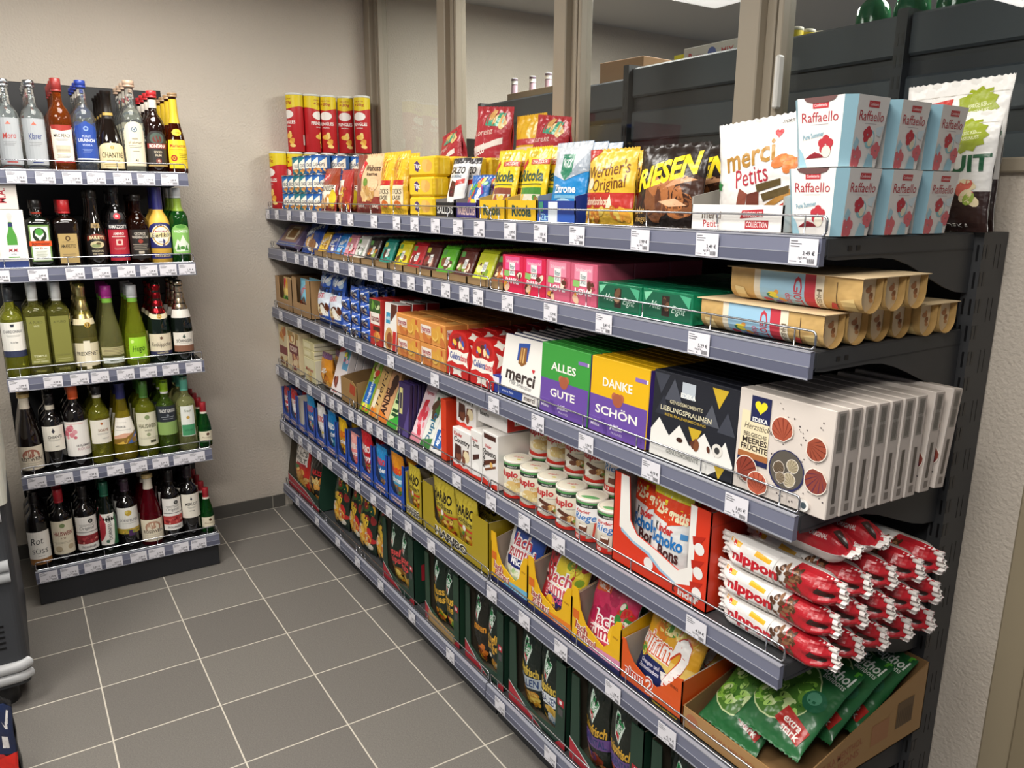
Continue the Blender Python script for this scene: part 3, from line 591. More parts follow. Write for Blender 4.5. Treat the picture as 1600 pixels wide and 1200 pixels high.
T4 = [
 (bottle('hock', .300, .040, '150d0b', 'd', ('b9a06a', .012, 1.2), ('d8d0c0', .82, .955), [(.06, .36, 150, 'e3d8c3', [('E', 'a86a58', .5, .62, .28, .26), ('E', 'e3d8c3', .5, .62, .2, .19), ('E', 'a86a58', .5, .62, .1, .09), ('R', 'e3d8c3', .15, .30, .85, .62), ('T', '3b2a22', .5, .46, .15, 'ROTWEIN', .8, 0, .02)]+lines(.2, .8, .28, 3, '8a7f6e', .08, .012))]), 'red wine bottle with beige sun label, left end of fourth tier', 'bottle'),
 (bottle('bord', .290, .038, '0d0b0c', 'd', ('141316', .04, 1.12), ('cfc8b8', .80, .86), [(.27, .60, 120, 'ece7da', [('P', '3a3a44', [.43, .78, .5, .7, .57, .78, .5, .92]), ('T', '2f2c2a', .55, .56, .12, 'CHIANTI', .7, 0, .02), ('T', '444444', .6, .18, .05, 'riserva', .2)]+lines(.25, .8, .44, 2))]), 'red wine bottle with small white label and black capsule', 'bottle'),
 (bottle('bord', .322, .040, '0f0b0c', 'd', ('d85a2c', .06, 1.15), None, [(.14, .56, 160, 'f0ece6', [('B', ['d98a94', 'c96a78', 'e0a0a8'], .02, .5, .5, .98, 16, .08, .9), ('T', '3a3032', .66, .30, .06, 'LE FLAMANT', .56, 0, .03), ('T', 'b5808a', .66, .20, .075, 'ROUGE', .5, 0, .0), ('R', 'e9a9a9', .1, .93, .7, .945)])]), 'red wine bottle with orange cap and grape label', 'bottle'),
 (bottle('bord', .300, .038, 'a9a832', 'l', ('1d1d20', .032, 1.15), ('d9d6cc', .855, .90), [(.27, .58, 118, 'ece7da', [('E', 'b5683a', .55, .84, .06), ('T', '8a5a3a', .6, .56, .11, 'SOAVE', .55, 0, .02)]+lines(.3, .85, .42, 2)+lines(.5, .85, .22, 2))]), 'yellow-green soave bottle with white label', 'bottle'),
 (bottle('slope', .302, .043, 'b8a62c', 'l', None, ('2a2c5c', .80, 1.0), [(.22, .56, 130, 'efeae0', [('T', '4a4a4a', .34, .66, .07, 'FEHRER', .5, 0, .02), ('P', 'd9a58a', [0, .3, .45, .42, 1, .36, 1, .22, 0, .22]), ('P', '8a6a2c', [0, 0, 0, .2, .5, .25, 1, .5, 1, 0]), ('P', 'd9b24a', [.1, 0, .6, .2, .5, 0]), ('P', '4a6aa8', [.55, 0, 1, .5, 1, 0])]+lines(.1, .6, .82, 1)+lines(.1, .75, .54, 1))]), 'golden white wine bottle with vineyard landscape label', 'bottle'),
 (bottle('bord', .299, .038, 'a8b02e', 'l', ('4a7a34', .065, 1.12), None, [(.15, .60, 135, 'e6e2c8', [('T', '5a5a3a', .5, .60, .12, 'HAUSWEIN', .9, 0, .03), ('E', '8a9a6a', .5, .86, .1), ('T', '6a6a4a', .5, .46, .05, 'WEISS', .35), ('E', '9aa27a', .5, .34, .08), ('R', '4a4a34', .55, .08, .8, .16)]+lines(.1, .9, .24, 2, '9a9a7a')+lines(.08, .4, .76, 1, '9a9a7a'))]), 'green house wine bottle with cream label and green capsule', 'bottle'),
 (bottle('bord', .295, .037, '6d8f2c', 'l', ('8ab023', .045, 1.12), ('e2e2dc', .82, .86), [(.44, .66, 150, '2a3038', [('T', 'e6e6e0', .5, .70, .2, 'PINOT GRIGIO', .8, 0, .02), ('E', '7a8288', .5, .42, .05)]+lines(.25, .75, .3, 2, 'a0a6aa', .12, .03)), (.26, .44, 150, '8fae63', [])]), 'green pinot bottle with dark band label', 'bottle'),
 (bottle('bord', .299, .037, 'c5c888', 'l', ('5fae98', .055, 1.12), None, [(.20, .62, 84, 'eef0e8', [('T', '6a7a5a', .5, .84, .08, 'Fresh', .6, 0, .0, .3), ('E', 'c9a24a', .5, .62, .12), ('R', '4a9a6a', .03, .02, .97, .38), ('T', '2f6a4a', .5, .2, .05, 'RIESLING', .7)])]), 'pale white wine bottle with teal cap and green-white label', 'bottle'),
 (bottle('hock', .182, .027, '1d6a2a', 'l', ('a3252e', .038, 1.2), ('e8e0d0', .76, .80), [(.10, .36, 130, 'e8e0c6', [('E', '5a3a24', .6, .74, .1), ('T', '8a6a3a', .5, .46, .14, 'Piccolo', .7, 0, .0, .3), ('R', '2c4a2c', 0, 0, 1, .12)])], name='small_bottle'), 'small green wine bottle with red cap on fourth tier', 'bottle', 4),
]
seq(3, Y4, 3, .088, T4)
Y5 = [-1.613, -1.532, -1.450, -1.376, -1.302, -1.217, -1.137, -1.064, -1.000]
orig = lambda c1, c2: [('E', '2b2b2b', .66, .86, .1), ('E', '9a9a94', .66, .86, .05), ('T', '5a5a5a', .5, .66, .09, 'Original', .7, 0, .0, .2), ('R', '2b2b30', 0, .53, 1, .545), ('R', c1, 0, .18, 1, .45), ('B', [c2, '7a1f24', 'd8988a'], .02, .19, .98, .44, 14, .07, .7), ('T', '4a3a3a', .5, .09, .06, 'TROLLINGER', .7, 0, .02)]+lines(.2, .8, .76, 2)
T5 = [
 (bottle('bord', .300, .038, '0d0a0a', 'd', ('151214', .05, 1.12), None, [(.06, .50, 132, 'ece8e0', [('T', '222222', .42, .72, .2, 'Rot', .6, 6, .0, .3), ('T', '222222', .5, .40, .13, 'SÜSS', .74, 0, .0), ('R', '9a6a3a', 0, 0, 1, .17), ('E', '3a2a1a', .5, .085, .05)]+lines(.4, .65, .25, 1))]), 'sweet red wine bottle with handwritten white label', 'bottle'),
 (bottle('bord', .292, .038, '0d0a0a', 'd', ('a82430', .05, 1.14), None, [(.14, .60, 135, 'e0d6be', [('T', '8a2a2a', .5, .62, .12, 'HAUSWEIN', .9, 0, .03), ('E', '7a8a5a', .5, .86, .1), ('T', '8a5a4a', .5, .48, .05, 'ROT', .25), ('E', 'b9a88a', .28, .16, .14), ('E', 'b9a88a', .75, .2, .12)]+lines(.1, .9, .36, 2, 'a0947a')+lines(.2, .5, .1, 1, '4a4a34'))]), 'red house wine bottle with beige label and red cap', 'bottle'),
 (bottle('bord', .291, .038, '0d0a0a', 'd', ('1a1718', .05, 1.12), None, [(.13, .60, 135, 'ece8e2', orig('8f2a30', 'b5484a'))]), 'red wine bottle with white and dark red banded label', 'bottle'),
 (bottle('burg', .290, .038, '0c140d', 'd', ('1f5a44', .055, 1.12), None, [(.14, .58, 100, 'e9e6de', [('P', 'a82f3a', [0, .12, 0, 1, .18, .92, .36, .7, .34, .4, .18, .2]), ('P', '2f6a44', [1, 0, 1, 1, .92, .95, .84, .6, .78, .2, .7, 0]), ('T', '3a3a3a', .56, .56, .09, 'DORNFELDER', -1.6, 90, .01), ('E', '4a6a5a', .4, .12, .1)])]), 'red wine bottle with red and green curved label', 'bottle'),
 (bottle('bord', .290, .038, '0d0a0b', 'd', ('3a2a38', .05, 1.12), None, [(.24, .62, 150, 'e9e7df', [('E', 'c2a43a', .5, .80, .12), ('E', 'd8c468', .44, .84, .06), ('T', '4a4a5a', .5, .52, .1, 'DORNFELDER', .84, 0, .0), ('R', 'b59a3a', 0, .0, 1, .2), ('B', ['8a9a3a', 'd8b24a', '6a7a2a'], .02, 0, .98, .22, 10, .06), ('R', '4a2a5a', .46, -.08, .68, .14)]+lines(.25, .75, .4, 1))]), 'red wine bottle with golden leaf label and purple square', 'bottle'),
 (bottle('hock', .293, .041, '8a1226', 'l', ('b9a06a', .012, 1.2), ('d8d0c0', .80, .955), [(.06, .38, 150, 'e6dcc4', [('E', 'b58a70', .5, .66, .28, .26), ('E', 'e6dcc4', .5, .66, .2, .19), ('E', 'b58a70', .5, .66, .1, .09), ('R', 'e6dcc4', .15, .36, .85, .66), ('T', '4a342a', .5, .46, .14, 'ROSÉWEIN', .86, 0, .02)]+lines(.2, .8, .28, 3, '9a8f7e', .08, .012))]), 'pink rosé bottle with beige sun label', 'bottle'),
 (bottle('bord', .297, .038, '0d0a0a', 'd', ('171416', .05, 1.12), None, [(.16, .62, 130, 'eeeae4', orig('b03a38', 'd0605a'))]), 'red wine bottle with white and bright red banded label', 'bottle'),
 (bottle('bord', .302, .037, '0d0a0b', 'd', ('241c22', .05, 1.12), None, [(.28, .62, 130, 'ece6d8', [('P', '3a3a44', [.45, .78, .5, .72, .55, .78, .5, .92]), ('T', '2f2c2a', .5, .58, .12, 'MERLOT', .7, 0, .02), ('T', '555555', .5, .3, .05, 'vin rouge', .3)]+lines(.3, .7, .44, 2))]), 'merlot bottle with square white label', 'bottle'),
 (bottle('hock', .190, .027, '1d6a2a', 'l', ('a3252e', .038, 1.2), ('e8e0d0', .76, .80), [(.10, .36, 130, 'e8e0c6', [('E', '5a3a24', .6, .74, .1), ('T', '8a6a3a', .5, .46, .14, 'Piccolo', .7, 0, .0, .3), ('R', '2c4a2c', 0, 0, 1, .12)])], name='small_bottle'), 'small green wine bottle with red cap on bottom tier', 'bottle', 4),
]
seq(4, Y5, 3, .088, T5)

# ================================================================ sweets shelving, top tier
FY = -.521
def at(o, x, t, y=FY, dz=0, rx=0, rz=0, ry=0):
    rx, ry = math.radians(rx), math.radians(ry); return put(o, x, y, TZ[t]+.001+dz-(low(o, rx, ry) if rx or ry else 0), rz, rx, ry)
def nuts(x0, y0, x1, y1, n=12, s=.09, c=('c98f4a', 'e0b070', 'a86a30')): return ('B', list(c), x0, y0, x1, y1, n, s)
chips = lambda x0, y0, x1, y1, n=7, s=.14: ('B', ['e8b84a', 'f0cf7a', 'd99a34'], x0, y0, x1, y1, n, s, .55)
tubeF = [('R', 'e2c81e', 0, .80, 1, 1), ('P', 'e2c81e', [0, .80, .25, .80, .5, .755, .75, .80, 1, .80, 1, .81, 0, .81]), ('T', 'a8231f', .5, .87, .045, '+20g', .22, 0, .03), ('T', 'a8231f', .5, .93, .02, 'GRATIS', .2),
         ('E', 'f2ece4', .5, .66, .14, .075), ('T', 'f4efe8', .5, .52, .055, 'PRINGLES', .34, 0, .04), ('T', 'f4efe8', .5, .45, .018, 'ORIGINAL', .16), chips(.36, .06, .66, .40, 6, .09), ('R', 'c98f2a', .1, .1, .14, .4), ('R', 'e9e4da', .84, .12, .96, .3)]
tb = can('crisp_tube', .0375, .255, 'c0262b', tubeF, ('dfe0da', 'k'), span=2*PI*.94, nofs=24)
at(tb, .052, 0); row(tb, 'red crisp tube with yellow band standing at the corner wall', 'can', 6, 0, .0765, group='red crisp tubes on the top tier', where='in the lower row')
for k, (x, y, rz) in enumerate([(.052, -.430, .25), (.052, -.352, 2.2), (.055, -.272, .85), (.07, -.192, 1.05), (.135, -.135, .75)]):
    c = copy_tree(tb); putc(c, x, y+.0375, TZ[0]+.001+.2578, rz, .0375); tag(c, 'red crisp tube in the upper stacked row, %s from the left' % ORD[k], 'can', 'red crisp tubes on the top tier')
def tin(c1, c2, txt):
    return can('nut_tin', .038, .0715, c1, [('P', 'f0ead8', [0, .25, 0, .62, .22, .92, .22, .45, .25, .62, .47, .92, .47, .3]), ('P', 'f0ead8', [.53, .3, .53, .62, .75, .92, .75, .45, .78, .62, 1, .92, 1, .3]),
        ('T', '2b3550', .23, .50, .2, txt, .34, 0, .03), ('T', '2b3550', .76, .50, .2, txt, .34, 0, .03), nuts(.04, .02, .46, .4, 7, .05), nuts(.55, .02, .98, .4, 7, .05), ('R', c2, 0, .9, 1, 1)], ('c9ccd0', 'm'), span=PI*1.2, lidh=.004)
tA, tB, tC = tin('2f78b8', '1f5a96', 'ERDNUSS'), tin('2f7a88', '1f6a78', 'CASHEWS'), tin('2f6ab0', '1a4f96', 'CASHEWS')
for o, xs, lv, ds in ((tA, (.222, .300), 2, 'bright blue nut tin'), (tB, (.380, .459), 3, 'teal nut tin'), (tC, (.540, .620), 3, 'deep blue nut tin')):
    first = True; g = ds+'s'
    for i, x in enumerate(xs):
        for l in range(lv):
            for d in range(3):
                c = o if first else copy_tree(o); first = False
                at(c, x, 0, FY+d*.079, l*.0735)
                tag(c, '%s, %s column, %s layer, %s from the front' % (ds, ('left', 'right')[i], ('bottom', 'middle', 'top')[l] if lv == 3 else ('lower', 'upper')[l], ORD[d]), 'can', g)
def snackbag(w, h, t, top, bot, F, sd, **k): return bag('snack_bag', w, h, t, bot, [('R', top, 0, .55, 1, 1)]+F if top else F, sd=sd, **k)
pb = bag('nut_bag', .165, .165, .038, '9c3428', [('R', 'efe4d2', .05, .12, .95, .62), ('P', '8d3a22', [0, .60, 1, .60, 1, 1, 0, 1]), ('E', 'c03028', .35, .80, .25, .1), ('T', 'f5ead8', .35, .80, .09, 'erdnuss', .4, 25), ('T', '33241c', .5, .52, .13, 'ERDNÜSSE', .8, 0, .03), nuts(.05, .03, .95, .40, 26, .09), ('E', 'd8c030', .85, .3, .14, .2)], sd=5)
at(pb, .735, 0, rx=-10); row(pb, 'brown and cream peanut bag leaning behind the wire guard', 'bag', 2, 0, .09, group='peanut bags')
pb2 = bag('nut_bag', .155, .155, .038, 'a02c28', [('R', 'f0e4d4', .08, .40, .6, .75), ('T', '33241c', .4, .55, .12, 'SNACK', .5, -8, .03), ('B', ['e0a83a', 'c8642a', '9a3a1e', 'd8c030'], .3, .05, .98, .62, 26, .09), nuts(.02, .03, .6, .3, 12, .08)], sd=8)
at(pb2, .905, 0, rx=-8, rz=-.1); row(pb2, 'red spicy nut bag beside the peanut bags', 'bag', 2, 0, .10, group='spicy nut bags')
pb3 = bag('nut_bag', .17, .20, .05, '8d2f26', [('R', 'a86048', 0, .72, 1, 1), ('P', 'c9302c', [.05, .62, .45, .72, .5, .92, .1, .8]), ('T', 'f5ead8', .28, .76, .05, 'GUT&GÜNSTIG', .3, 15), ('R', 'eee2d0', .05, .3, .95, .58), ('T', '33241c', .5, .46, .14, 'ERDNÜSSE', .84, 0, .03)], sd=9)
at(pb3, .80, 0, y=-.32); tag(pb3, 'tall brown peanut bag standing behind the front peanut bags', 'bag')
wb = bag('walnut_bag', .19, .20, .048, 'd8b48a', [('R', '7a3a2e', 0, 0, .36, 1), ('R', '8a3a30', 0, 0, 1, .28), ('P', 'c9262c', [.16, .66, .40, .90, .52, .84, .28, .56]), ('T', 'f5ead8', .34, .74, .07, 'GUT', .2, 50, .03), ('T', '3a2a22', .74, .76, .10, 'Walnuss', .44, 0, .02), ('T', '3a2a22', .74, .66, .06, 'kerne', .3), ('E', '6a8a3a', .55, .52, .08), nuts(.36, .18, .86, .56, 18, .10, ('d9b078', 'c89a5a', 'e8c890', 'b07a44')), ('E', 'e0b890', .78, .50, .14, .13), ('T', 'f0e4d4', .30, .13, .06, 'EDEKA', .3), ('T', 'f0e4d4', .82, .13, .06, '200g', .2)], sd=11)
at(wb, 1.135, 0, rx=-4, rz=.08); row(wb, 'tan and maroon walnut bag with scoop of nuts', 'bag', 2, .02, .10, group='walnut bags')
stk = bag('pretzel_stick_bag', .105, .20, .05, 'e0b42a', [('B', ['c8862a', 'b06a1e', 'e8c44a'], .02, .5, .98, .98, 16, .30, .10), ('R', 'c02a28', .1, .46, .9, .54), ('R', 'efdcb8', .18, .14, .9, .46), ('T', '3a2a1a', .54, .36, .08, 'STICKS', .6, 0, .03), ('T', '3a2a1a', .54, .26, .07, 'KÄSE', .5, 0, .02), ('E', 'c9682a', .6, .16, .2, .06)], sd=12)
at(stk, 1.285, 0, rx=-5); row(stk, 'narrow yellow pretzel stick bag, left one', 'bag', 2, 0, .08, group='pretzel stick bags')
c = copy_tree(stk); at(c, 1.385, 0, rx=-5); tag(c, 'narrow yellow pretzel stick bag, right one beside the red biscuit bag', 'bag', 'pretzel stick bags')
rc = bag('biscuit_bag', .12, .17, .06, 'b02830', [('E', 'd8a86a', .6, .2, .4, .2), ('E', 'e0b880', .4, .45, .25, .12), ('T', 'f0e0d0', .4, .7, .16, 'Lorenz', .7, 60, .02, .2), ('B', ['d8a86a', 'e0b880'], .2, .05, .98, .6, 8, .2)], sd=13)
at(rc, 1.452, 0, y=-.46, rz=-.1, rx=-4); tag(rc, 'red biscuit bag squeezed between pretzel sticks and yellow cracker packs', 'bag')
tucF = [('R', 'e9c22a', 0, 0, 1, 1), ('P', '4a2a6a', [.24, .25, .36, .14, .44, .62, .32, .88, .2, .7]), ('T', 'f4f0e6', .33, .5, .26, 'TUC', .26, -6, .05), ('B', ['e8b860', 'dca850'], .42, .15, .92, .85, 4, .2, .8)]
tuc = boxp('cracker_pack', .160, .057, .055, 'e8bf1e', tucF, S=[('R', 'd8a818', .1, 0, .2, 1), ('R', 'f0d85a', .5, 0, .55, 1)], kind='f', bev=.006, sd=14)
n0 = 0
for l in range(3):
    for d in range(4):
        c = tuc if n0 == 0 else copy_tree(tuc); n0 += 1
        at(c, 1.585, 0, FY+d*.062+(.004 if l == 2 else 0), .0585*l, rz=.06 if l == 2 else 0)
        tag(c, 'yellow cracker pack, %s layer of the pile, %s from the front' % (('bottom', 'middle', 'top')[l], ORD[d]), 'pack', 'yellow cracker packs')
sal_t = tray('display_tray', .108, .14, .042, .05, .06, '1b1a1c', '8a8580', F=[('T', 'f0eee8', .5, .5, .45, 'SALLOS', .86, 0, .03)]); at(sal_t, 1.735, 0); tag(sal_t, 'black display tray with white lettering holding liquorice bags', 'tray')
sal = bag('sweets_bag', .10, .165, .03, 'ece8e4', [('R', '26232a', 0, .9, 1, 1), ('T', '201d20', .5, .78, .12, 'SALZO', .8, 0, .03), ('T', '3a6a8a', .5, .67, .05, 'DAS ORIGINAL', .6), ('P', '4a1e22', [.3, .32, .58, .32, .6, .56, .34, .6, .26, .45]), ('R', '6a2a30', .36, .38, .54, .41), ('R', '6a2a30', .36, .46, .54, .49), ('P', 'c0302c', [.58, .50, .95, .56, .95, .64, .62, .60]), ('T', '33333a', .5, .20, .05, 'EXTRA STARK', .6), ('R', '26232a', .3, .08, .7, .14)], sd=15)
at(sal, 1.735, 0, y=FY+.012, dz=.004, rx=-12); row(sal, 'white liquorice sweets bag standing in the black tray', 'bag', 2, 0, .036, group='white liquorice bags')
pur_t = tray('display_tray', .112, .14, .042, .05, .06, '2e2672', '8a8580', F=[('T', 'e8c8c0', .5, .5, .5, 'TRAUBENZUCKER', .9, 0, .04), ]); at(pur_t, 1.858, 0); tag(pur_t, 'dark purple display tray holding colourful dextrose bags', 'tray')
pur = bag('sweets_bag', .104, .115, .03, '2a62b0', [('B', ['d8302c', '3aa04a', 'e88a2a', 'e8d83a', '8a3a8a', 'f0f0f0', '3a9ad8'], .05, .2, .95, .95, 26, .12), ('R', '2a2a78', .0, 0, 1, .2)], sd=16)
at(pur, 1.858, 0, y=FY+.012, dz=.004, rx=-14); row(pur, 'blue sweets bag with colourful pieces in the purple tray', 'bag', 2, 0, .036, group='colourful dextrose bags')
def ricola(x, c1, c2, ds, sd, rx):
    t = tray('display_tray', .128, .17, .05, .055, .075, 'e8b91a', 'b8a060', F=[('T', '1f4a44', .5, .5, .5, 'Ricola', .66, 0, .05)]); at(t, x, 0); tag(t, 'yellow display tray with dark green lettering, '+ds, 'tray')
    b = bag('herb_sweets_bag', .112, .175, .03, 'f0cc22', [('E', 'c9b02a', .4, .90, .16, .05), ('T', '1f4a44', .5, .60, .15, 'Ricola', .84, 0, .04), ('R', 'c0342c', .4, .75, 1, .82), ('T', 'f4ead8', .7, .785, .05, 'OHNE ZUCKER', .5), ('P', 'c0342c', [0, .70, .2, .84, .26, .78, .06, .62]), ('R', '5a6a3a', .1, .47, .9, .485), ('R', c1, .14, .34, .9, .43), ('R', 'd8d4c0', .14, 0, .9, .34), ('B', [c2, '8a6a3a', 'e0c04a', c1], .16, .04, .9, .34, 14, .12), ('S', '4a4a1a', .90, .30, .07, 5)], sd=sd)
    at(b, x, 0, y=FY+.012, dz=.004, rx=rx*.7); row(b, 'yellow herb sweets bag, '+ds, 'bag', 3, .001, .036, group='yellow herb sweets bags '+ds)
ricola(1.992, '8a4a3a', 'a85a4a', 'with brown fruit panel', 17, -16); ricola(2.130, '4a8a3a', '9ab04a', 'with green herb panel', 18, -12)
vt = tray('display_tray', .145, .16, .05, .06, .075, '1f3a8a', '8a8f98', F=[('R', '2a56b0', 0, 0, 1, .4), ('T', 'a8d8e8', .3, .25, .3, 'Zitrone', .4), ('R', 'dfe6ea', .3, 0, .55, .95), ('R', '3a8a6a', .04, .5, .16, .95)]); at(vt, 2.272, 0); tag(vt, 'blue display tray under the silver lemon sweets bags', 'tray')
vk = bag('sweets_bag', .135, .178, .035, '1f86c8', [('R', 'b9c0c8', 0, .84, 1, 1), ('P', 'c8cdd4', [0, .6, .5, .5, 1, .62, 1, 1, 0, 1]), ('P', '9aa4b0', [.5, .5, 1, .62, 1, .9]), ('P', '1f7a5a', [.32, .84, .66, .84, .66, .60, .5, .50, .32, .60]), ('T', 'eef4f0', .49, .72, .10, 'WICK', .28, 0, .04), ('T', 'eef4f6', .5, .40, .10, 'Zitrone', .62, 0, .04), ('R', '7ab8d8', .2, .28, .8, .32), ('E', 'a8d0e4', .5, .16, .3, .12)], sd=19)
at(vk, 2.272, 0, y=FY+.012, dz=.004, rx=-8); row(vk, 'silver and blue lemon sweets bag with green shield', 'bag', 3, 0, .042, group='silver and blue lemon sweets bags')
wo = bag('caramel_bag', .158, .158, .040, 'e2b63a', [('P', 'b8322a', [0, .82, .25, .97, .25, 1, 0, 1]), ('T', '6a3a1a', .5, .72, .17, "Werther's", .84, 6, .0, .1), ('T', '6a3a1a', .56, .54, .16, 'Original', .66, 6, .0, .1), ('E', 'e8d8b8', .16, .54, .08), ('R', 'b8322a', 0, .22, 1, .42), ('T', 'f4e6c8', .34, .31, .10, 'Sahnebonbons', .6, 0, .02), ('P', 'f0e0c0', [.55, .22, .62, .40, .69, .22]), ('B', ['c87a2a', 'e0a03a', 'e8c860'], .02, .02, .98, .24, 14, .1)], sd=20)
at(wo, 2.437, 0, y=FY-.0, rx=-4); row(wo, 'golden caramel bag with brown script and red band', 'bag', 2, 0, .075, group='golden caramel bags')
rs = bag('toffee_bag', .185, .16, .042, '221814', [('B', ['5a321e', '7a4a2a', '3a2014', 'a8683a'], .2, .04, 1, .62, 12, .20, .7), ('P', 'c8926a', [.5, .45, .75, .62, .95, .56, .7, .5]), ('P', 'e0b08a', [.45, .3, .7, .34, .86, .26, .62, .24]), ('T', 'f0d222', .5, .66, .24, 'RIESEN', .94, 12, .06, .25), ('T', 'c8a060', .12, .2, .08, 'Leder', .2), ('T', 'c8a060', .14, .1, .08, 'riegel', .2)], sd=21)
at(rs, 2.608, 0, rx=-7); row(rs, 'dark toffee bag with yellow slanted lettering', 'bag', 2, -.01, .085, group='dark toffee bags')
mt = tray('display_tray', .205, .16, .046, .06, .075, 'eeeae4', '9a958c', F=[('T', '6a5a4a', .24, .62, .3, 'merci', .22, 0, .02), ('T', 'b8323a', .24, .28, .26, 'Petits', .18, 0, .01), ('P', 'b02a34', [.56, .5, .8, .6, .8, .86, .58, .8]), ('T', 'f0e4e0', .69, .67, .18, 'CHOCOLATE', .2), ('P', 'b02a34', [.62, .14, .86, .16, .86, .46, .62, .44]), ('T', 'f0e4e0', .74, .3, .2, 'COLLECTION', .22)]); at(mt, 2.800, 0); tag(mt, 'white display tray with red ribbon print under the chocolate bags', 'tray')
mp = bag('chocolate_bag', .182, .182, .04, 'e9e6e2', [('T', '3a302c', .86, .93, .03, 'STORCK', .12), ('T', 'b0823a', .46, .66, .20, 'merci', .62, 7, .03), ('h', 'c8202c', .79, .83, .045), ('T', 'b02a3a', .50, .47, .17, 'Petits', .40, 7, .0), ('P', 'a87a3a', [.1, .05, .5, .12, .98, .34, .98, .28, .5, .06, .1, 0]), ('P', 'b8301e', [.4, .0, 1, .0, 1, .26, .7, .12]), ('P', '8a4a3a', [.3, .2, .4, .16, .46, .3, .36, .36]), ('P', '6a3428', [.42, .16, .58, .18, .60, .32, .46, .30]), ('P', '5a4a2a', [.56, .38, .84, .42, .84, .36, .58, .31]), ('P', '5a4a2a', [.62, .29, .92, .35, .92, .28, .64, .22]), ('B', ['c8743a', 'd88a4a'], .76, .44, 1, .64, 5, .08), ('S', '3a8a4a', .05, .4, .06, 5)], sd=22)
at(mp, 2.806, 0, y=FY+.034, dz=.004, rx=0, ry=-4); row(mp, 'white chocolate bag with gold lettering and red heart', 'bag', 2, .0, .055, group='white chocolate bags')
# coconut praline boxes: flared square boxes with blue cut corners
def flower(cx, cy, r, c, k=.74): return [('E', c, cx+r*.6*math.cos(2*PI*i/5+.3), cy+r*.6*k*math.sin(2*PI*i/5+.3), r*.5, r*.5*k) for i in range(5)]
def praline_box():
    m = MB(); W = M('eae6e1'); B = M('8fb6c4'); rb, rt, h = .0455, .0555, .103
    def ring(r, z): c = r*.74; return [(-c, -r, z), (c, -r, z), (r, -c, z), (r, c, z), (c, r, z), (-c, r, z), (-r, c, z), (-r, -c, z)]
    v = [(x, y+rt, z) for x, y, z in ring(rb, 0)+ring(rt, h)]
    for k in range(8): m.add([v[k], v[(k+1) % 8], v[8+(k+1) % 8], v[8+k]], [(0, 1, 2, 3)], W if k % 2 == 0 else B)
    m.add(v, [tuple(range(8))[::-1], tuple(range(8, 16))], W)
    def face(kind):
        F = [('R', 'c0343c', .34, .84, .68, .93), ('T', 'f0d8d8', .51, .885, .04, 'Confetteria', .28), ('T', 'b0323e', .5, .72, .14, 'Raffaello', .82, 0, .0), ('R', 'b9aeb0', .3, .61, .7, .616)]
        if kind: F += [('P', 'a83440', [.15, .12, .4, .22, .7, .14, .5, .20, .3, .19]), *flower(.66, .32, .17, 'b8343e'), ('E', 'e9e2d0', .68, .22, .11), ('P', '9cc4d2', [0, 0, 0, .3, .1, .2, .2, 0]), ('T', '7aa8ba', .36, .46, .07, 'Pure Summer', .5, 8), ('P', '6a4a48', [.14, 1, .2, .945, .35, .915, .65, .915, .8, .945, .86, 1])]
        else: F += [('E', '8fc4cc', .56, .40, .17), ('E', 'eae6e1', .58, .40, .12), *flower(.46, .46, .15, 'c03040'), ('E', 'e6dcc0', .58, .36, .085), *flower(.14, .14, .2, 'd86a72'), *flower(.84, .24, .16, 'd86a72'), ('P', '9ccada', [.5, 0, .6, .2, .8, .16, .86, 0]), ('P', 'a8cfdc', [0, .3, .08, .42, .2, .36, .1, .22]), ('P', 'd2e2e8', [.7, .56, .96, .6, .9, .44, .76, .46])]
        return F
    for k, kd in ((0, 1), (1, 0)):
        def f(u, v_, l, k=k):
            r = rb+(rt-rb)*v_; c = r*.74; x, y = (u*2-1)*c, -r-l
            if k: x, y = -y, x
            return (x, y+rt, h*v_)
        deco(m, f, .08, h, face(kd) if k == 0 else face(kd))
    return m.build('praline_box')
rf = praline_box(); at(rf, 2.958, 0, y=-.523); n0 = 0
for l in range(2):
    for d in range(3):
        c = rf if n0 == 0 else copy_tree(rf); n0 += 1
        at(c, 2.952+(.002 if l else 0), 0, y=-.523+d*.1135, dz=l*.105, rz=(-PI/2 if (d+l) % 2 else 0)*0+(.02 if l else 0))
        tag(c, 'flared white coconut praline box, %s layer, %s from the aisle' % (('lower', 'upper')[l], ORD[d]), 'box', 'coconut praline boxes')
bi = bag('biscuit_bag', .215, .285, .05, 'eceae6', [('R', '33211e', 0, 0, 1, .34), ('R', 'd4cfc8', .02, .90, .98, .905), ('P', 'c8322a', [.05, .72, .5, .80, .5, .88, .05, .84]), ('S', '9aa82a', .74, .80, .20, 12, .82), ('T', 'e8ecc0', .74, .82, .028, 'KNUSPRIGE KEKSE', .26, 8), ('T', 'e8ecc0', .74, .775, .028, 'MIT HASELNUSS', .24, 8), ('T', '1f5a3a', .62, .56, .13, 'BISCUIT', .74, 4, .05), ('B', ['d0a060', 'b8843c', 'e0b878'], .05, .05, .6, .40, 9, .16, .8), ('B', ['e8d8b0', 'd86a5a', '9ab04a'], .5, .2, .95, .44, 9, .08), ('T', 'f0ece4', .3, .05, .04, '175g', .16), ('T', 'f0ece4', .74, .05, .04, 'EDEKA', .24)], sd=24)
at(bi, 2.915, 0, y=-.125, rz=-.12, rx=0); bi.scale = (1, 1, .74); tag(bi, 'white and brown biscuit bag at the shelf end, front one with green leaf', 'bag', 'large biscuit bags')
c = copy_tree(bi); at(c, 2.893, 0, y=-.060, rz=-.12, rx=0); c.scale = (1, 1, .97); tag(c, 'taller white biscuit bag standing behind at the window', 'bag', 'large biscuit bags')
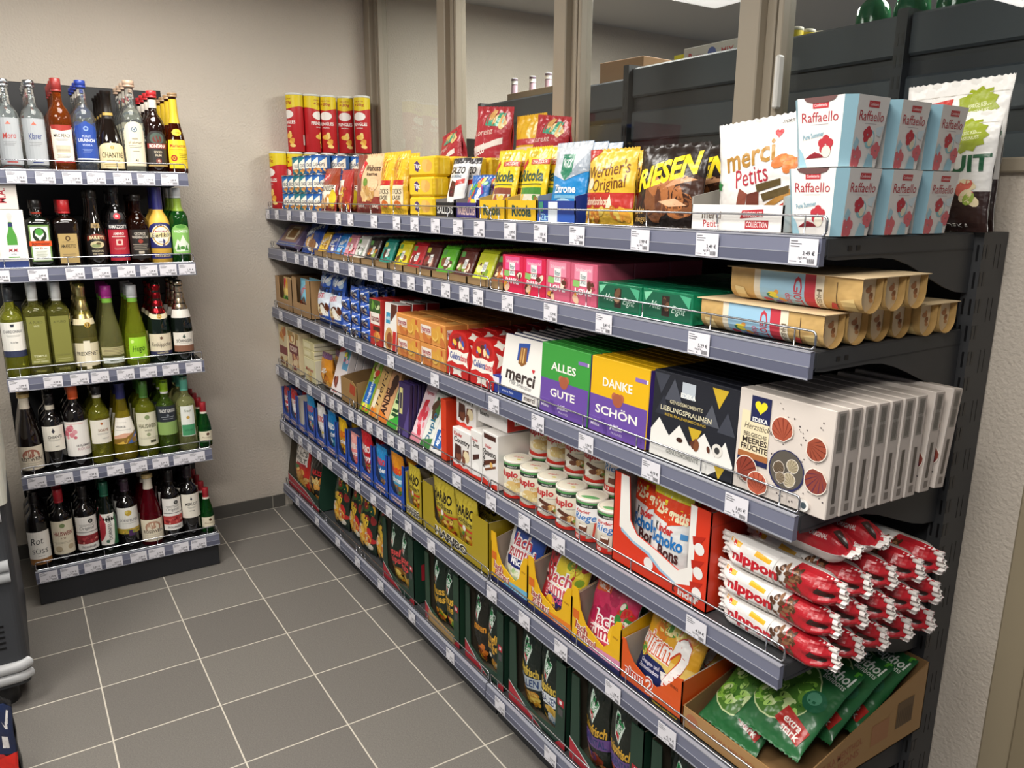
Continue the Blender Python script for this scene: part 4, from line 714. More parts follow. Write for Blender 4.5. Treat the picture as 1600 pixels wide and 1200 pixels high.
# tall cookie bags at the back
ck = bag('cookie_bag', .20, .345, .09, 'a82a34', [('P', 'e0d8d0', [.15, .60, .9, .72, .9, .66, .2, .55]), ('T', 'd8b0a8', .4, .76, .06, 'Lorenz', .5, 8), ('R', '3a9a7a', .40, .82, .85, .95), ('B', ['e0c080', 'd0a060'], .45, .8, .95, .96, 6, .12), ('B', ['d8a860', 'e0b878', 'c89048'], .1, .05, .9, .56, 12, .18, .8), ('T', 'f0e0d8', .3, .58, .10, 'Soletti', .4, 20)], sd=25)
at(ck, 1.39, 0, y=-.20, rz=.1, ry=5); tag(ck, 'tall shiny red cookie bag standing at the back against the window', 'bag', 'tall cookie bags at the back')
c = copy_tree(ck); at(c, 1.21, 0, y=-.24, rz=-.15, ry=-9); c.scale = (1, 1, .80); tag(c, 'red cookie bag left of the tallest cookie bag at the back', 'bag', 'tall cookie bags at the back')
c = copy_tree(ck); at(c, 1.75, 0, y=-.22, rz=-.1, ry=7); c.scale = (1, 1, .82); tag(c, 'red cookie bag at the back, right of the yellow one', 'bag', 'tall cookie bags at the back')
yb = bag('cookie_bag', .17, .315, .08, 'd8aa22', [('R', 'b0343a', .1, .70, .95, .76), ('R', 'e0c8b0', .12, .3, .9, .68), ('T', '8a2a2a', .5, .62, .04, 'BISKUITS', .6), ('B', ['e0c080', 'd0a060'], .1, .05, .95, .4, 10, .15)], sd=26)
at(yb, 1.59, 0, y=-.165); tag(yb, 'tall yellow cookie bag at the back behind the crackers', 'bag')

# ================================================================ second tier: chocolate bars, cubes, mint boxes, wafer packs
def tablet(w, h, t, col, F, name='chocolate_bar', sd=1):
    m = MB(); m.bbox((-w/2, 0, h*.09), (w/2, t, h*.91), M(col, 'f'), t*.3)
    for z0, z1 in ((0, h*.09), (h*.91, h)):
        n = 16; zs = [(-w/2+w*i/n, (.0016 if i % 2 else -.0016)) for i in range(n+1)]; ze, zi = (z0, z1) if z0 == 0 else (z1, z0)
        V = [(x, t*.5, ze+d) for x, d in zs]+[(x, t*.5-.001, zi) for x, d in zs]+[(x, t*.5+.001, zi) for x, d in zs]
        m.add(V, [q for i in range(n) for q in ((i, i+1, n+2+i, n+1+i), (i, 2*n+2+i, 2*n+3+i, i+1))], M(col, 'f'))
    deco(m, fl_front(w*.94, h*.80, z0=h*.10), w, h*.8, F, kind='i', sd=sd) if False else deco(m, fl_front(w*.94, h*.80, z0=h*.10), w, h*.8, F, seed=sd)
    return m.build(name)
def barF(c2, blobs, gr='6aa04a', txt='RITTER'):
    return [('R', c2, 0, 0, 1, .16), ('P', gr, [.08, .72, .34, .72, .34, .92, .08, .92]), ('B', blobs, .04, .14, .98, .60, 9, .17), ('P', 'f2f0ea', [.42, .28, .66, .30, .68, .66, .44, .64]), ('T', '4a5560', .55, .52, .13, 'Ritter', .2, 4), ('T', '2a3a4a', .55, .39, .11, 'SPORT', .2, 4)]
BT = 1
bars = [  # x, colour, bottom colour, blobs, description
 (.935, 'd88a98', 'c87a88', ['b8303a', 'e8c8c8', '6a2a2a'], 'pink chocolate bar with red fruit'),
 (1.035, 'dcd8d0', 'c8c4ba', ['4a3a34', '8a9a8a', 'f0f0ea'], 'white chocolate bar with biscuit print'),
 (1.145, '2b2424', '1e1a1c', ['6a3a2a', 'c8742a', '8a9a4a'], 'black chocolate bar with nut print'),
 (1.270, '1f8a7c', '178070', ['4a2a1e', '2aa08e'], 'teal chocolate bar'),
 (1.390, 'd8c81e', 'c8b41a', ['3a7a2a', 'e8e04a', '7a4a2a'], 'yellow chocolate bar with cornflake print'),
 (1.495, 'b81e2c', 'a01826', ['f0e4d8', '5a2a1e', '7a1a1e'], 'red chocolate bar with marzipan print'),
 (1.590, '4a1c1e', '3a1618', ['c89a8a', '6a3a2a', '8a2a2a'], 'dark maroon chocolate bar'),
 (1.695, '5ab02a', '4a9a22', ['5a3420', 'e8dcc0', '7a4a2a'], 'bright green chocolate bar with hazelnut print'),
 (1.805, '5a2420', '4a1a18', ['e8d0b8', '8a4a2a', '7a9a3a'], 'brown chocolate bar with nut print'),
 (1.912, 'c2c82a', 'd0d83a', ['5a3820', 'e8e0a0', '7a9a2a'], 'lime chocolate bar with hazelnut print'),
 (2.010, '4a2018', '8a4a22', ['7a3a22', 'e0c8a0', 'b86a2a'], 'dark brown chocolate bar beside the pink cubes'),
]
def bar_tray(x, w):
    t = tray('card_tray', w, .30, .021, .022, .024, '9a7c55', '8a6e4a'); at(t, x, BT); return t
for i, (x, c1, c2, bl, ds) in enumerate(bars):
    t = bar_tray(x, .1); tag(t, 'low brown card tray holding the '+ds+'s', 'tray', 'low brown card trays of chocolate bars')
    b = tablet(.088, .098, .014, c1, barF(c2, bl, '5a9a4a' if i % 3 else 'c8c83a'), sd=i+3); at(b, x, BT, y=FY+.006, dz=.004, rx=-24)
    row(b, ds, 'chocolate bar', 9, 0, .0235, group=ds+'s')
for x, c1, bl, ds in ((.645, 'd8a818', ['8a5a1a', 'e8c84a'], 'yellow milk chocolate bar with cow-free label'), (.745, '1f48a0', ['f0f0f0', '6a3a22'], 'deep blue chocolate bar'), (.84, '1f7cc8', ['f0f0f0', '6a3a22', '8ac8e8'], 'sky blue chocolate bar')):
    ds = ds.replace(' with cow-free label', '')
    t = bar_tray(x, .095); tag(t, 'low brown card tray holding the '+ds+'s', 'tray', 'low brown card trays of chocolate bars')
    b = tablet(.082, .10, .014, c1, [('B', bl, .05, .05, .95, .5, 6, .16), ('T', 'f4f2ea', .5, .66, .2, 'Alpia', .8, 20, .03), ('R', 'e8e4da', .1, .4, .9, .43)], sd=int(x*50)); at(b, x, BT, y=FY+.006, dz=.004, rx=-26)
    row(b, ds, 'chocolate bar', 8, 0, .0245, group=ds+'s')
o = boxp('chocolate_box', .27, .12, .03, '6a5a78', [('R', '8a6a5a', .1, .2, .9, .95), ('P', 'd8c8a8', [.3, .3, .75, .3, .82, .6, .7, .9, .35, .9, .22, .6]), ('R', '8a6234', .34, .38, .7, .82), ('R', '4a5a8a', 0, 0, 1, .16)]); at(o, .185, BT, y=FY+.004, rx=-38); row(o, 'flat purple and brown chocolate box leaning back by the wall', 'box', 3, 0, .045, group='flat purple chocolate boxes')
o = bag('wafer_bag', .20, .155, .04, '2a4a96', [('B', ['6a3a22', 'e8e0d0', 'c89a5a'], .3, .02, .98, .5, 9, .16), ('T', 'f2f0ea', .5, .68, .2, 'Knoppers', .84, 20, .03), ('P', 'e8eaf0', [.05, .5, .3, .72, .5, .56, .3, .46]), ('E', '8a5a30', .7, .25, .2, .14)], sd=31); at(o, .475, BT, rx=-26); row(o, 'dark blue wafer bag with white lettering on second tier', 'bag', 2, 0, .06, group='dark blue wafer bags')
def cube(c1, c2, txt, sd):
    return boxp('chocolate_cube_box', .094, .094, .106, c1, [('R', c2, .14, .62, .86, .98), ('T', 'f4d0d8', .5, .86, .08, 'Schokowürfel', .6), ('R', 'f2f0ea', .36, .46, .64, .82), ('T', '2a5a6a', .5, .70, .12, 'Ritter', .22), ('T', '2a5a6a', .5, .56, .1, 'SPORT', .22), ('P', '8ac06a', [.08, .44, .34, .42, .36, .58, .1, .60]), ('T', 'f6ecee', .5, .32, .15, txt, .66, 0, .05), ('B', ['5a3020', 'e8c0a0', 'e8a03a'], .05, .0, .4, .3, 5, .13), ('B', ['5a3020', 'e8d8c0', 'a83a4a'], .62, .34, .98, .6, 4, .12), ('R', c1, 0, .60, 1, .612)], S=[('B', ['4a1a22', '7a2a3a'], .5, .1, .95, .7, 5, .12), ('R', c2, 0, .62, 1, .63)], sd=sd)
for k, (x, c1, c2, tx, ds) in enumerate([(2.092, 'd81e4a', 'e85a90', 'DANKE', 'leftmost'), (2.188, 'd81e4a', 'e85a90', 'DANKE', 'second from left'), (2.285, 'd0607a', 'e890a8', 'LOVE', 'third from left'), (2.382, 'd0607a', 'e890a8', 'LOVE', 'rightmost')]):
    o = cube(c1, c2, tx, 40+k); at(o, x, BT); row(o, 'pink chocolate cube gift box, %s stack' % ds, 'box', 3, 0, .108, group='pink chocolate cube gift boxes', where='towards the back')
mintF = [('R', '0f5a40', .03, .06, .97, .94), ('T', 'cfe6d8', .28, .5, .26, 'After', .26, -4, .0, .3), ('T', 'cfe6d8', .74, .42, .26, 'Eight', .28, -4, .0, .3), ('R', '2a1a14', .40, .15, .56, .85), ('B', ['6a4a34', 'c8a080', '3a241a'], .40, .2, .56, .85, 4, .08), ('P', '7ac8a0', [.02, .9, .2, .95, .06, .6]), ('P', '4aa880', [.75, .95, .98, .9, .95, .5])]
for k, x in enumerate((2.503, 2.646)):
    o = boxp('mint_box', .138, .060, .095, '12724e', mintF, side='1a8a5e', T=[('P', '2a9a6e', [.1, .1, .9, .4, .8, .2]), ('P', '1f8a60', [.1, .7, .6, .9, .3, .6])], kind='f', sd=50+k); at(o, x, BT); row(o, 'film-wrapped green mint box, %s column' % ('left', 'right')[k], 'box', 4, 0, .098, group='film-wrapped green mint boxes', where='towards the back')
# hazelnut ball sleeves: rounded cartons lying along the shelf with card flap on top
def sleeve():
    L, wd, h = .262, .054, .056; m = MB(); CD = M('dcc298', 'c'); GO = M('c8a468', 'f')
    U = [(-wd/2, h)]+[(-wd/2*math.cos(a)*1.0, h*.45-h*.45*math.sin(a)) for a in [PI*k/10 for k in range(11)]]+[(wd/2, h)]
    n = len(U); v = [(-L/2, y+wd/2, z) for y, z in U]+[(L/2, y+wd/2, z) for y, z in U]
    m.add(v, [(i, i+1, n+i+1, n+i) for i in range(n-1)], GO, True)
    for s in (-1, 1):                                    # rolls inside end and printed end disc set inwards
        x = s*(L/2-.012); m.add([(x, y*.96+wd/2, max(.001, z)) for y, z in U], [tuple(range(n))], M('e0c8a0', 'c'))
    m.box((-L/2-.008, -.004, h), (L/2+.004, wd+.004, h+.0012), CD)
    def f(u, v_, l):                                     # front half of the sleeve
        s = v_*(n-1)*.5; i = min(int(s), n-2); t = s-i; y = U[i][0]+(U[i+1][0]-U[i][0])*t; z = U[i][1]+(U[i+1][1]-U[i][1])*t
        d = Vector((y, z-h*.5)).normalized(); return (-L/2+u*L, y+wd/2+d.x*l, z+d.y*l)
    fl = lambda F: [tuple([k[0], k[1]]+list(k[2:])) for k in F]
    g = lambda u, v_, l: f(u, 1-v_, l)
    deco(m, g, L, .09, [('R', 'e2d8c4', .20, 0, .25, 1), ('R', '9cc4dc', .25, 0, .66, 1), ('R', 'c43a48', .60, 0, .68, 1), ('R', 'eadfc8', .68, 0, .74, 1), ('T', '6a5a40', .71, .5, .10, 'HASELNUSS', 0, -90), ('T', 'c43a48', .55, .5, .17, 'GIOTTO', 0, -90, .03), ('T', 'c8506a', .48, .5, .15, 'dolce', 0, -90), ('B', ['c83a5a', 'e8a04a', '3a7a5a', 'e8d84a', '6a5aa8'], .26, .05, .46, .95, 14, .035), ('P', 'b83a3a', [.78, .3, .82, .28, .84, .55, .80, .6]), ('P', 'e0c890', [.05, .2, .14, .25, .12, .75, .04, .8]), ('P', 'd8bc80', [.88, .2, .97, .3, .95, .8, .86, .7]), ('R', '5a4630', .83, .1, .835, .95)], (26, 6), 'i')
    def e(u, v_, l): return (L/2-.012+l, wd/2+(u-.5)*wd, v_*h)
    deco(m, e, wd, h, [('B', ['a8704a', 'c08a5a', '8a5a3a'], .4, .25, .9, .85, 6, .14), ('T', '8a5a44', .26, .55, .15, 'GIOTTO', 0, -90, .02)])
    return m.build('hazelnut_sleeve')
sl = sleeve(); n0 = 0
for l, nn in ((0, 6), (1, 3)):
    for d in range(nn):
        c = sl if n0 == 0 else copy_tree(sl); n0 += 1
        at(c, (2.865 if l == 0 else 2.905)+(.012*(d > 3)), BT, y=FY+.003+d*.0630+(.03 if l else 0), dz=l*.0595, rz=0)
        tag(c, 'tan hazelnut wafer ball sleeve, %s layer, %s from the front' % (('lower', 'upper')[l], ORD[d]), 'pack', 'tan hazelnut ball sleeves')

# ================================================================ third tier
t = 2
def cardbox(x, w, h, ds, F, sd):
    tr = tray('card_display_box', w, .2, h, h, h, 'a37f55', '7a5c3a', cut=[0, 0, 1, 0, 1, 1, .78, 1, .76, .34, .24, .34, .22, 1, 0, 1]); at(tr, x, t); tag(tr, ds+' with cut-out front', 'box')
    b = bag('snack_bag', w*.62, h*.96, .035, 'e0c08a', F, sd=sd); at(b, x, t, y=FY+.010, dz=.004); row(b, 'bag inside the '+ds, 'bag', 2, 0, .04, group='bags inside the '+ds)
cardbox(.140, .245, .150, 'brown carton nearest the corner wall', [('P', 'd83a4a', [.1, .95, .4, .95, .3, .6]), ('P', 'd8a020', [.3, .95, .8, .95, .6, .55]), ('B', ['3a8a3a', '2a4a1e', '8ac04a'], .05, .05, .95, .5, 10, .2), ('E', 'e8c86a', .5, .55, .3, .12)], 61)
cardbox(.392, .245, .165, 'second brown carton from the corner', [('R', '7ac0d8', 0, .4, 1, 1), ('T', 'd8322c', .5, .78, .2, 'Kinder', .8, 40, .03), ('B', ['4a2a1e', 'c84a2a', 'e8d0b8', '3a2a2a'], .05, .05, .95, .5, 12, .2)], 62)
kb = bag('wafer_bag', .142, .21, .06, '2a52a8', [('P', 'd8e0ea', [.1, 0.1, .9, .12, .98, .62, .05, .66]), ('R', '24489a', 0, 0, 1, .16), ('T', '22304e', .5, .70, .14, 'Knoppers', .9, 0, .05), ('T', 'c83a44', .5, .54, .09, 'JOGHURT', .5, 8, .04), ('B', ['5a2e1c', 'e0c890', '8a5230', 'f0ece0'], .08, .10, .98, .42, 12, .16), ('B', ['f0f2f4', 'b0c4dc', '3a62b0'], .05, .76, .95, .98, 8, .18)], sd=63)
for k, x in enumerate((.615, .755)):
    c = kb if k == 0 else D.objects.new('wafer_bag', kb.data)
    if k: COL.objects.link(c)
    at(c, x, t, rx=-5); row(c, 'blue and white wafer snack bag, %s column on third tier' % ('left', 'right')[k], 'bag', 3, 0, .075, group='blue and white wafer snack bags')
kp = bag('wafer_pack', .088, .046, .026, '2a56b0', [('P', 'e6eaf2', [.0, .55, .3, .98, .6, .7, 1, .95, 1, .6, .5, .5]), ('T', '1f2c50', .5, .56, .26, 'Knoppers', .86, 6, .05), ('B', ['e0c080', '5a3220', 'f0e4d0'], .15, .0, .98, .5, 5, .2)], sd=64, nu=12, nv=6, cuts=(3, 2), wr=.7, st=.08, sb=.08)
n0 = 0
for i, x in enumerate((.895, .990, 1.085)):
    for l in range(4 if i else 3):
        for d in range(4):
            c = kp if n0 == 0 else copy_tree(kp); n0 += 1
            at(c, x+.003*((l+d) % 2), t, y=FY+d*.034, dz=l*.0475, rz=.04*((l*3+d) % 3-1))
            tag(c, 'small blue wafer pack, %s column, %s layer up, %s from the front' % (('left', 'middle', 'right')[i], ORD[l], ORD[d]), 'pack', 'small blue wafer packs')
o = boxp('snack_box', .10, .165, .05, 'c0302a', [('R', '3a5a2a', 0, .72, 1, 1), ('R', 'f0e8dc', .08, .46, .9, .72), ('T', '7a1e22', .5, .6, .14, 'hanuta', .7, 0, .04), ('R', '4a2a1e', .3, .32, .9, .42), ('B', ['e0a050', 'c87a30'], .3, .06, .95, .34, 6, .2), ('B', ['6a9a3a', '3a4a2a', 'c8d0a0'], .05, .75, .95, .98, 8, .15)], sd=65); at(o, 1.205, t); row(o, 'green and red snack box beside the blue wafer packs', 'box', 3, 0, .055, group='green and red snack boxes')
o = boxp('bar_box', .10, .16, .05, 'eae6e0', [('R', '3a94b8', .12, .56, .46, .8), ('T', 'eef6f8', .29, .68, .08, 'milch', .3, 0, .03), ('P', '5a2e22', [.5, .6, 1, .86, 1, 1, .5, 1]), ('E', 'c89a5a', .42, .22, .34, .26), ('E', '8a4a2a', .46, .2, .22, .18), ('R', 'c02c2a', .74, 0, 1, .42)], side='b82a2a', sd=66); at(o, 1.320, t, rx=-4); row(o, 'white milk bar box with red side', 'box', 3, 0, .055, group='white milk bar boxes')
hnF = [('R', 'ece4d8', .05, .40, .46, .82), ('T', '9a2a3a', .26, .64, .22, 'hanuta', .36, 0, .05), ('R', 'c89a8a', .08, .46, .42, .5), ('B', ['e8c060', 'd8a040', 'b87a2a'], .5, .15, .95, .85, 5, .15, .8), ('P', 'c0542a', [.84, .68, .9, .68, .9, .92, .84, .92]), ('B', ['c8743a', 'b8662e'], 0, 0, 1, .3, 5, .12)]
hn = boxp('wafer_box', .168, .070, .075, 'd8924a', hnF, T=[('B', ['c8803a', 'e0a860', 'b87030'], .02, .02, .98, .98, 10, .15)], S=hnF[:2], sd=67); n0 = 0
for i, x in enumerate((1.470, 1.642)):
    for l in range(2):
        for d in range(5):
            c = hn if n0 == 0 else copy_tree(hn); n0 += 1
            at(c, x+.004*(d % 2), t, dz=l*.0715+(0), y=FY+d*.0765-(0), rz=.015*((d+l) % 2))
            tag(c, 'orange wafer sandwich box, %s column, %s layer, %s from the front' % (('left', 'right')[i], ('bottom', 'top')[l], ORD[d]), 'box', 'orange wafer sandwich boxes')
wh = boxp('flat_box', .20, .026, .12, 'd8d2c8', [('R', 'c8a078', .1, .1, .5, .9), ('R', '8a8680', .7, .2, .9, .8)], sd=68)
for k in range(4):
    c = wh if k == 0 else copy_tree(wh); at(c, 1.30, t, y=-.34, dz=.166+.0265*k if False else .0272*k+.0, rz=.03*k)
    tag(c, 'flat pale biscuit box in the stack behind the milk bars, %s from the bottom' % ORD[k], 'box', 'flat pale biscuit boxes')
# hexagonal red chocolate boxes
def hexbox():
    m = MB(); R_ = M('c2201e'); pts = [(-.062, 0), (.062, 0), (.068, .055), (.058, .108), (.036, .132), (-.036, .132), (-.058, .108), (-.068, .055)]; d = .05
    m.prism(pts, 'y', 0, d, R_)
    F = [('E', 'a81c1c', .5, .78, .34, .18), ('B', ['e8c04a', '3a5ab0', 'd87a2a', '5a2a1e', 'f0d8b0'], .22, .62, .78, .94, 12, .08), ('P', 'f2ece0', [.05, .62, .25, .56, .5, .60, .75, .56, .95, .62, .88, .45, .95, .26, .75, .32, .5, .28, .25, .32, .05, .26, .12, .45]), ('T', '3a4a90', .38, .45, .14, 'Celebra', .46, 0, .05), ('T', 'c83a4a', .74, .45, .14, 'tions', .26, 0, .05), ('P', 'f2ece0', [.3, .2, .5, .16, .7, .2, .66, .1, .7, .02, .5, .06, .3, .02, .34, .1])]
    deco(m, fl_front(.136, .132), .136, .132, F)
    for a, b in ((2, 3), (3, 4)):
        (x0, z0), (x1, z1) = pts[a], pts[b]; nx, nz = (z1-z0), -(x1-x0); q = math.hypot(nx, nz); nx, nz = nx/q, nz/q
        deco(m, lambda u, v, l: (x0+(x1-x0)*v+nx*(l+.0001), u*d, z0+(z1-z0)*v+nz*(l+.0001)), d, q, [('S', 'f2ece0', .5, .5, .42, 4, .5)] if a == 3 else [('P', 'f2ece0', [.1, .1, .5, .3, .9, .1, .75, .5, .9, .9, .5, .7, .1, .9, .25, .5])])
    return m.build('hexagonal_chocolate_box')
hx = hexbox()
for k, x in enumerate((1.798, 1.938)):
    c = hx if k == 0 else copy_tree(hx); at(c, x, t, rx=-3); row(c, 'red hexagonal chocolate assortment box, %s row' % ('left', 'right')[k], 'box', 6, 0, .0525, group='red hexagonal chocolate boxes')
o = boxp('bar_box', .04, .05, .03, '2a3a90', [('R', 'e8e4f0', .1, .5, .9, .9)]); at(o, 2.012, t, y=-.519); tag(o, 'tiny blue and white carton wedged beside the red hexagonal boxes', 'box')
mc = boxp('chocolate_gift_box', .185, .162, .024, 'ece8e2', [('P', '2a50a0', [.36, .62, .36, .90, .64, .94, .62, .64]), ('P', '8a5a2a', [.40, .58, .42, .84, .58, .86, .60, .60, .50, .54]), ('R', 'c89a5a', .44, .6, .47, .84), ('R', 'd8b070', .5, .6, .53, .84), ('T', '3a2f2c', .50, .38, .20, 'merci', .74, -2, .04), ('h', 'c8202c', .80, .52, .035), ('T', '8a8a8a', .52, .24, .08, 'Milk Selection', .56, -3, .0, .3), ('R', '1f3f90', 0, 0, .62, .13), ('T', 'c8d0e8', .24, .065, .04, 'extra fein', .3), ('T', '5a4a44', .80, .07, .08, 'merci', .26)], top='223a78', side='dcd8d2', sd=70)
at(mc, 2.118, t, rx=-9); row(mc, 'white chocolate gift box with heart-dotted lettering', 'box', 9, 0, .0265, group='white chocolate gift boxes')
def gift(x, c1, a, b, ds, tx):
    F = [('R', '6a4aa0', 0, 0, 1, .5), ('T', 'f4f0e6', .48, .70, .11, a, .52, 0, .03), ('T', 'f4f0e6', .48, .32, .11, b, .52 if len(b) < 5 else .74, 0, .03), ('E', 'b8684a', .44, .54, .05), ('E', 'b8684a', .56, .54, .05), ('E', 'a85a3e', .5, .50, .09, .09), ('R', '8a6ab8', .78, .82, .96, .87), ('R', 'f0ecdf', .965, .82, .99, .87), ('R', '7a5cb0', 0, .19, .30, .20), ('T', 'e8e0f0', .50, .14, .07, 'Milka', .22, 4, .03, .2), ('T', 'e8e0f0', .12, .10, .04, 'Milka', .16), ('T', 'c8b8e0', .52, .06, .03, 'PRALINÉS', .2), ('P', '5a3c90', [.3, .2, .36, 0, .30, 0, .22, .2])]
    o = boxp('chocolate_gift_box', .190, .172, .026, c1, F, side='4a3488', top=c1, sd=71); at(o, x, t, rx=-2); row(o, ds, 'box', 11, 0, .0272, group=ds.split(',')[0]+'s')
gift(2.314, '3c9a3e', 'ALLES', 'GUTE', 'green and purple praline gift box', 1); gift(2.509, 'e6b412', 'DANKE', 'SCHÖN', 'yellow and purple praline gift box', 1)
tri = lambda x, y, s, up=1: [x-s, y-up*s*1.2, x+s, y-up*s*1.2, x, y+up*s*1.2]
ek = boxp('chocolate_gift_box', .222, .178, .026, '1d1f28', [('P', 'e8e6e0', [0, 0, 1, 0, 1, .18, .90, .42, .80, .22, .66, .44, .50, .24, .36, .44, .24, .28, .1, .46, 0, .3]), ('P', '3a3d48', tri(.1, .86, .1, -1)), ('P', '4a4d58', tri(.26, .82, .11)), ('P', 'c9a82a', tri(.80, .86, .09, -1)), ('P', '50535c', tri(.72, .66, .10)), ('P', '3c3f4a', tri(.90, .62, .10)), ('P', '2a2d38', tri(.14, .62, .10)), ('P', 'c9a82a', tri(.55, .36, .08, -1)), ('P', '1d1f28', [.74, .0, 1, 0, 1, .16, .86, .1]), ('P', 'c9a82a', tri(.86, .06, .06, -1)), ('P', 'b8c0c8', [.36, .76, .52, .76, .52, .94, .36, .94]), ('T', 'f0f0ea', .44, .79, .05, 'EDEKA', .18, 0, .04), ('T', 'c8c0a0', .42, .68, .04, 'GENUSSMOMENTE', .4), ('T', 'e0d8b8', .42, .59, .055, 'LIEBLINGSPRALINEN', .62, 0, .02), ('T', 'b89a3a', .42, .52, .03, 'BESTE PRALINENMISCHUNG', .5), ('B', ['5a2e1e', '7a4628', '3a1e14'], .1, .22, .75, .36, 6, .05), ('E', 'dedad2', .82, .3, .06), ('E', '3a3a3a', .82, .3, .03), ('T', '9a9a94', .42, .10, .05, 'GENUSSMOMENTE', .4)], side='15161c', kind='p', sd=72)
at(ek, 2.727, t, rx=-2); row(ek, 'black praline gift box with gold and grey triangles', 'box', 10, 0, .0275, group='black praline gift boxes')
def shell(cx, cy, r, c1, c2, a=0, k=1.06):
    out = [('P', 'efe6da', [q for i in range(13) for q in (cx+r*1.08*math.sin(a+(-2.3+4.6*i/12))*(1), cy+r*1.08*k*math.cos(a+(-2.3+4.6*i/12)))]+[cx-r*1.02*math.sin(a), cy-r*1.02*k*math.cos(a)]),
           ('P', c1, [q for i in range(13) for q in (cx+r*math.sin(a+(-2.25+4.5*i/12)), cy+r*k*math.cos(a+(-2.25+4.5*i/12)))]+[cx-r*.96*math.sin(a), cy-r*.96*k*math.cos(a)])]
    bx, by = cx-r*.8*math.sin(a), cy-r*.8*k*math.cos(a)
    for i in range(6):
        t1 = a-1.5+3.0*i/5; out.append(('P', c2, [bx, by, cx+r*.94*math.sin(t1-.05), cy+r*.94*k*math.cos(t1-.05), cx+r*.94*math.sin(t1+.05), cy+r*.94*k*math.cos(t1+.05)]))
    return out
mf = boxp('seashell_chocolate_box', .196, .186, .032, 'd9cfc6', [('B', ['3a3034', '4a4044'], .4, .02, .98, .98, 60, .008, .8), ('R', 'eadcb8', .04, .38, .36, .80), ('R', '1f2450', .14, .70, .36, .96), ('h', 'e8dc2a', .25, .86, .07), ('T', 'f2f2ee', .25, .73, .04, 'EDEKA', .17, 0, .05), ('T', '3a302a', .24, .655, .06, 'Herzstücke', .32, 0, .0, .25), ('T', '3a302a', .21, .57, .04, 'BELGISCHE', .26, 0, .02), ('T', '3a302a', .21, .51, .055, 'MEERES', .28, 0, .04), ('T', '3a302a', .21, .44, .055, 'FRÜCHTE', .30, 0, .04), ('R', 'a8683a', .03, .33, .37, .39), ('R', '1f2450', .03, .28, .37, .33), ('E', '2a2c58', .58, .33, .19), ('E', '5a544c', .58, .335, .175), *shell(.64, .39, .06, 'b0a488', '6a5844', .6), *shell(.62, .25, .065, 'b8ac90', '6a5844', -.9), *shell(.50, .34, .06, '6a5a48', '3a2c22', 2.2), *shell(.53, .25, .05, '8a7a64', '4a3a2c', 1.0), *shell(.50, .71, .11, 'a8523a', '7a2e1e', -.3), *shell(.86, .62, .10, '9a4a34', '6a2a1e', 2.0), *shell(.89, .33, .11, '8a4034', '5a2a4a', -2.6), *shell(.15, .22, .12, '8a3a2a', '5a2018', .9), *shell(.29, .11, .11, 'b85a40', '8a3424', -.2), ('E', 'f0eee8', .80, .07, .055), ('E', '4a5a60', .80, .07, .03), ('T', '5a544c', .1, .1, .03, '195g', .08)], side='d2c6bc', S=[('R', '9a938a', .2, .62, .8, .98), ('R', 'b8b0a8', .2, .8, .8, .83)]+[('R', '5a544c', .3+.08*i, .64, .33+.08*i, .96) for i in range(5)]+[('R', '6a625a', .3, .14, .6, .5), ('R', '8a8078', .3, .04, .7, .11)], kind='p', sd=73)
at(mf, 2.936, t, y=FY+.002, rx=-1); row(mf, 'beige seashell chocolate box with round window', 'box', 7, .002, .0345, group='beige seashell chocolate boxes')
for k in range(2):
    c = copy_tree(mf); at(c, 2.950+.004*k, t, y=FY+.252+.041*k, rx=-4-3*k, rz=.0); tag(c, 'beige seashell chocolate box tipping backwards at the rear, %s of two' % ORD[k], 'box', 'beige seashell chocolate boxes')

# ================================================================ fourth tier
t = 3
o = boxp('biscuit_box', .135, .20, .06, 'd8c8a0', [('B', ['c87a2a', 'b8602a', 'e0b060'], .1, .55, .9, .98, 8, .22), ('R', '7a2a2e', .05, .3, .95, .5), ('B', ['6a3a22', '8a5a2a', 'e0c890'], .05, .02, .95, .3, 8, .18)], sd=81); at(o, .085, t); row(o, 'cream and orange biscuit box next to the corner wall', 'box', 3, 0, .065, group='cream and orange biscuit boxes')
o = boxp('biscuit_box', .155, .19, .06, 'd0bd96', [('R', 'a8884a', 0, .86, 1, 1), ('B', ['c87a2a', '8a5a2a', 'e8d0a0'], .05, .72, .95, .98, 6, .2), ('R', '6a2428', .1, .46, .95, .70), ('T', 'e8d0c0', .5, .58, .12, 'CORNY', .7, 0, .04), ('P', '8a3a3a', [.3, .46, .8, .46, .7, .06, .4, .06]), ('B', ['e0c8a0', 'c89a6a', 'b86a5a'], .2, .04, .98, .46, 10, .14)], sd=82); at(o, .240, t); row(o, 'beige and dark red cereal biscuit box', 'box', 3, 0, .065, group='beige and dark red cereal biscuit boxes')
o = boxp('wafer_box', .145, .105, .10, 'd6cda0', [('R', 'e0d8b0', .05, .6, .95, .95), ('T', 'b8443a', .5, .52, .16, 'Manner', .7, 0, .02), ('B', ['e0d0a0', 'c8a868'], .1, .05, .9, .4, 6, .18)], side='cfc8b0', S=[('R', '9a9484', .3, 0, .34, 1), ('R', 'b0aa98', .62, 0, .68, 1)], sd=83); at(o, .455, t); row(o, 'pale yellow wafer box standing under the flat ones', 'box', 3, 0, .105, group='pale yellow wafer boxes')
for l in range(2):
    o = boxp('flat_wafer_box', .14, .036, .22, 'd2c794', [('R', 'e2d9b0', .1, .2, .7, .8)], side='d8d0b4', S=[('R', '8a8470', 0, .44, 1, .56), ('R', 'a09a84', .9, 0, .93, 1)], sd=84); at(o, .452, t, dz=.107+.037*l, rz=.02*l); tag(o, 'flat pale wafer box lying on the pale yellow boxes, %s one' % ('lower', 'upper')[l], 'box', 'flat pale wafer boxes')
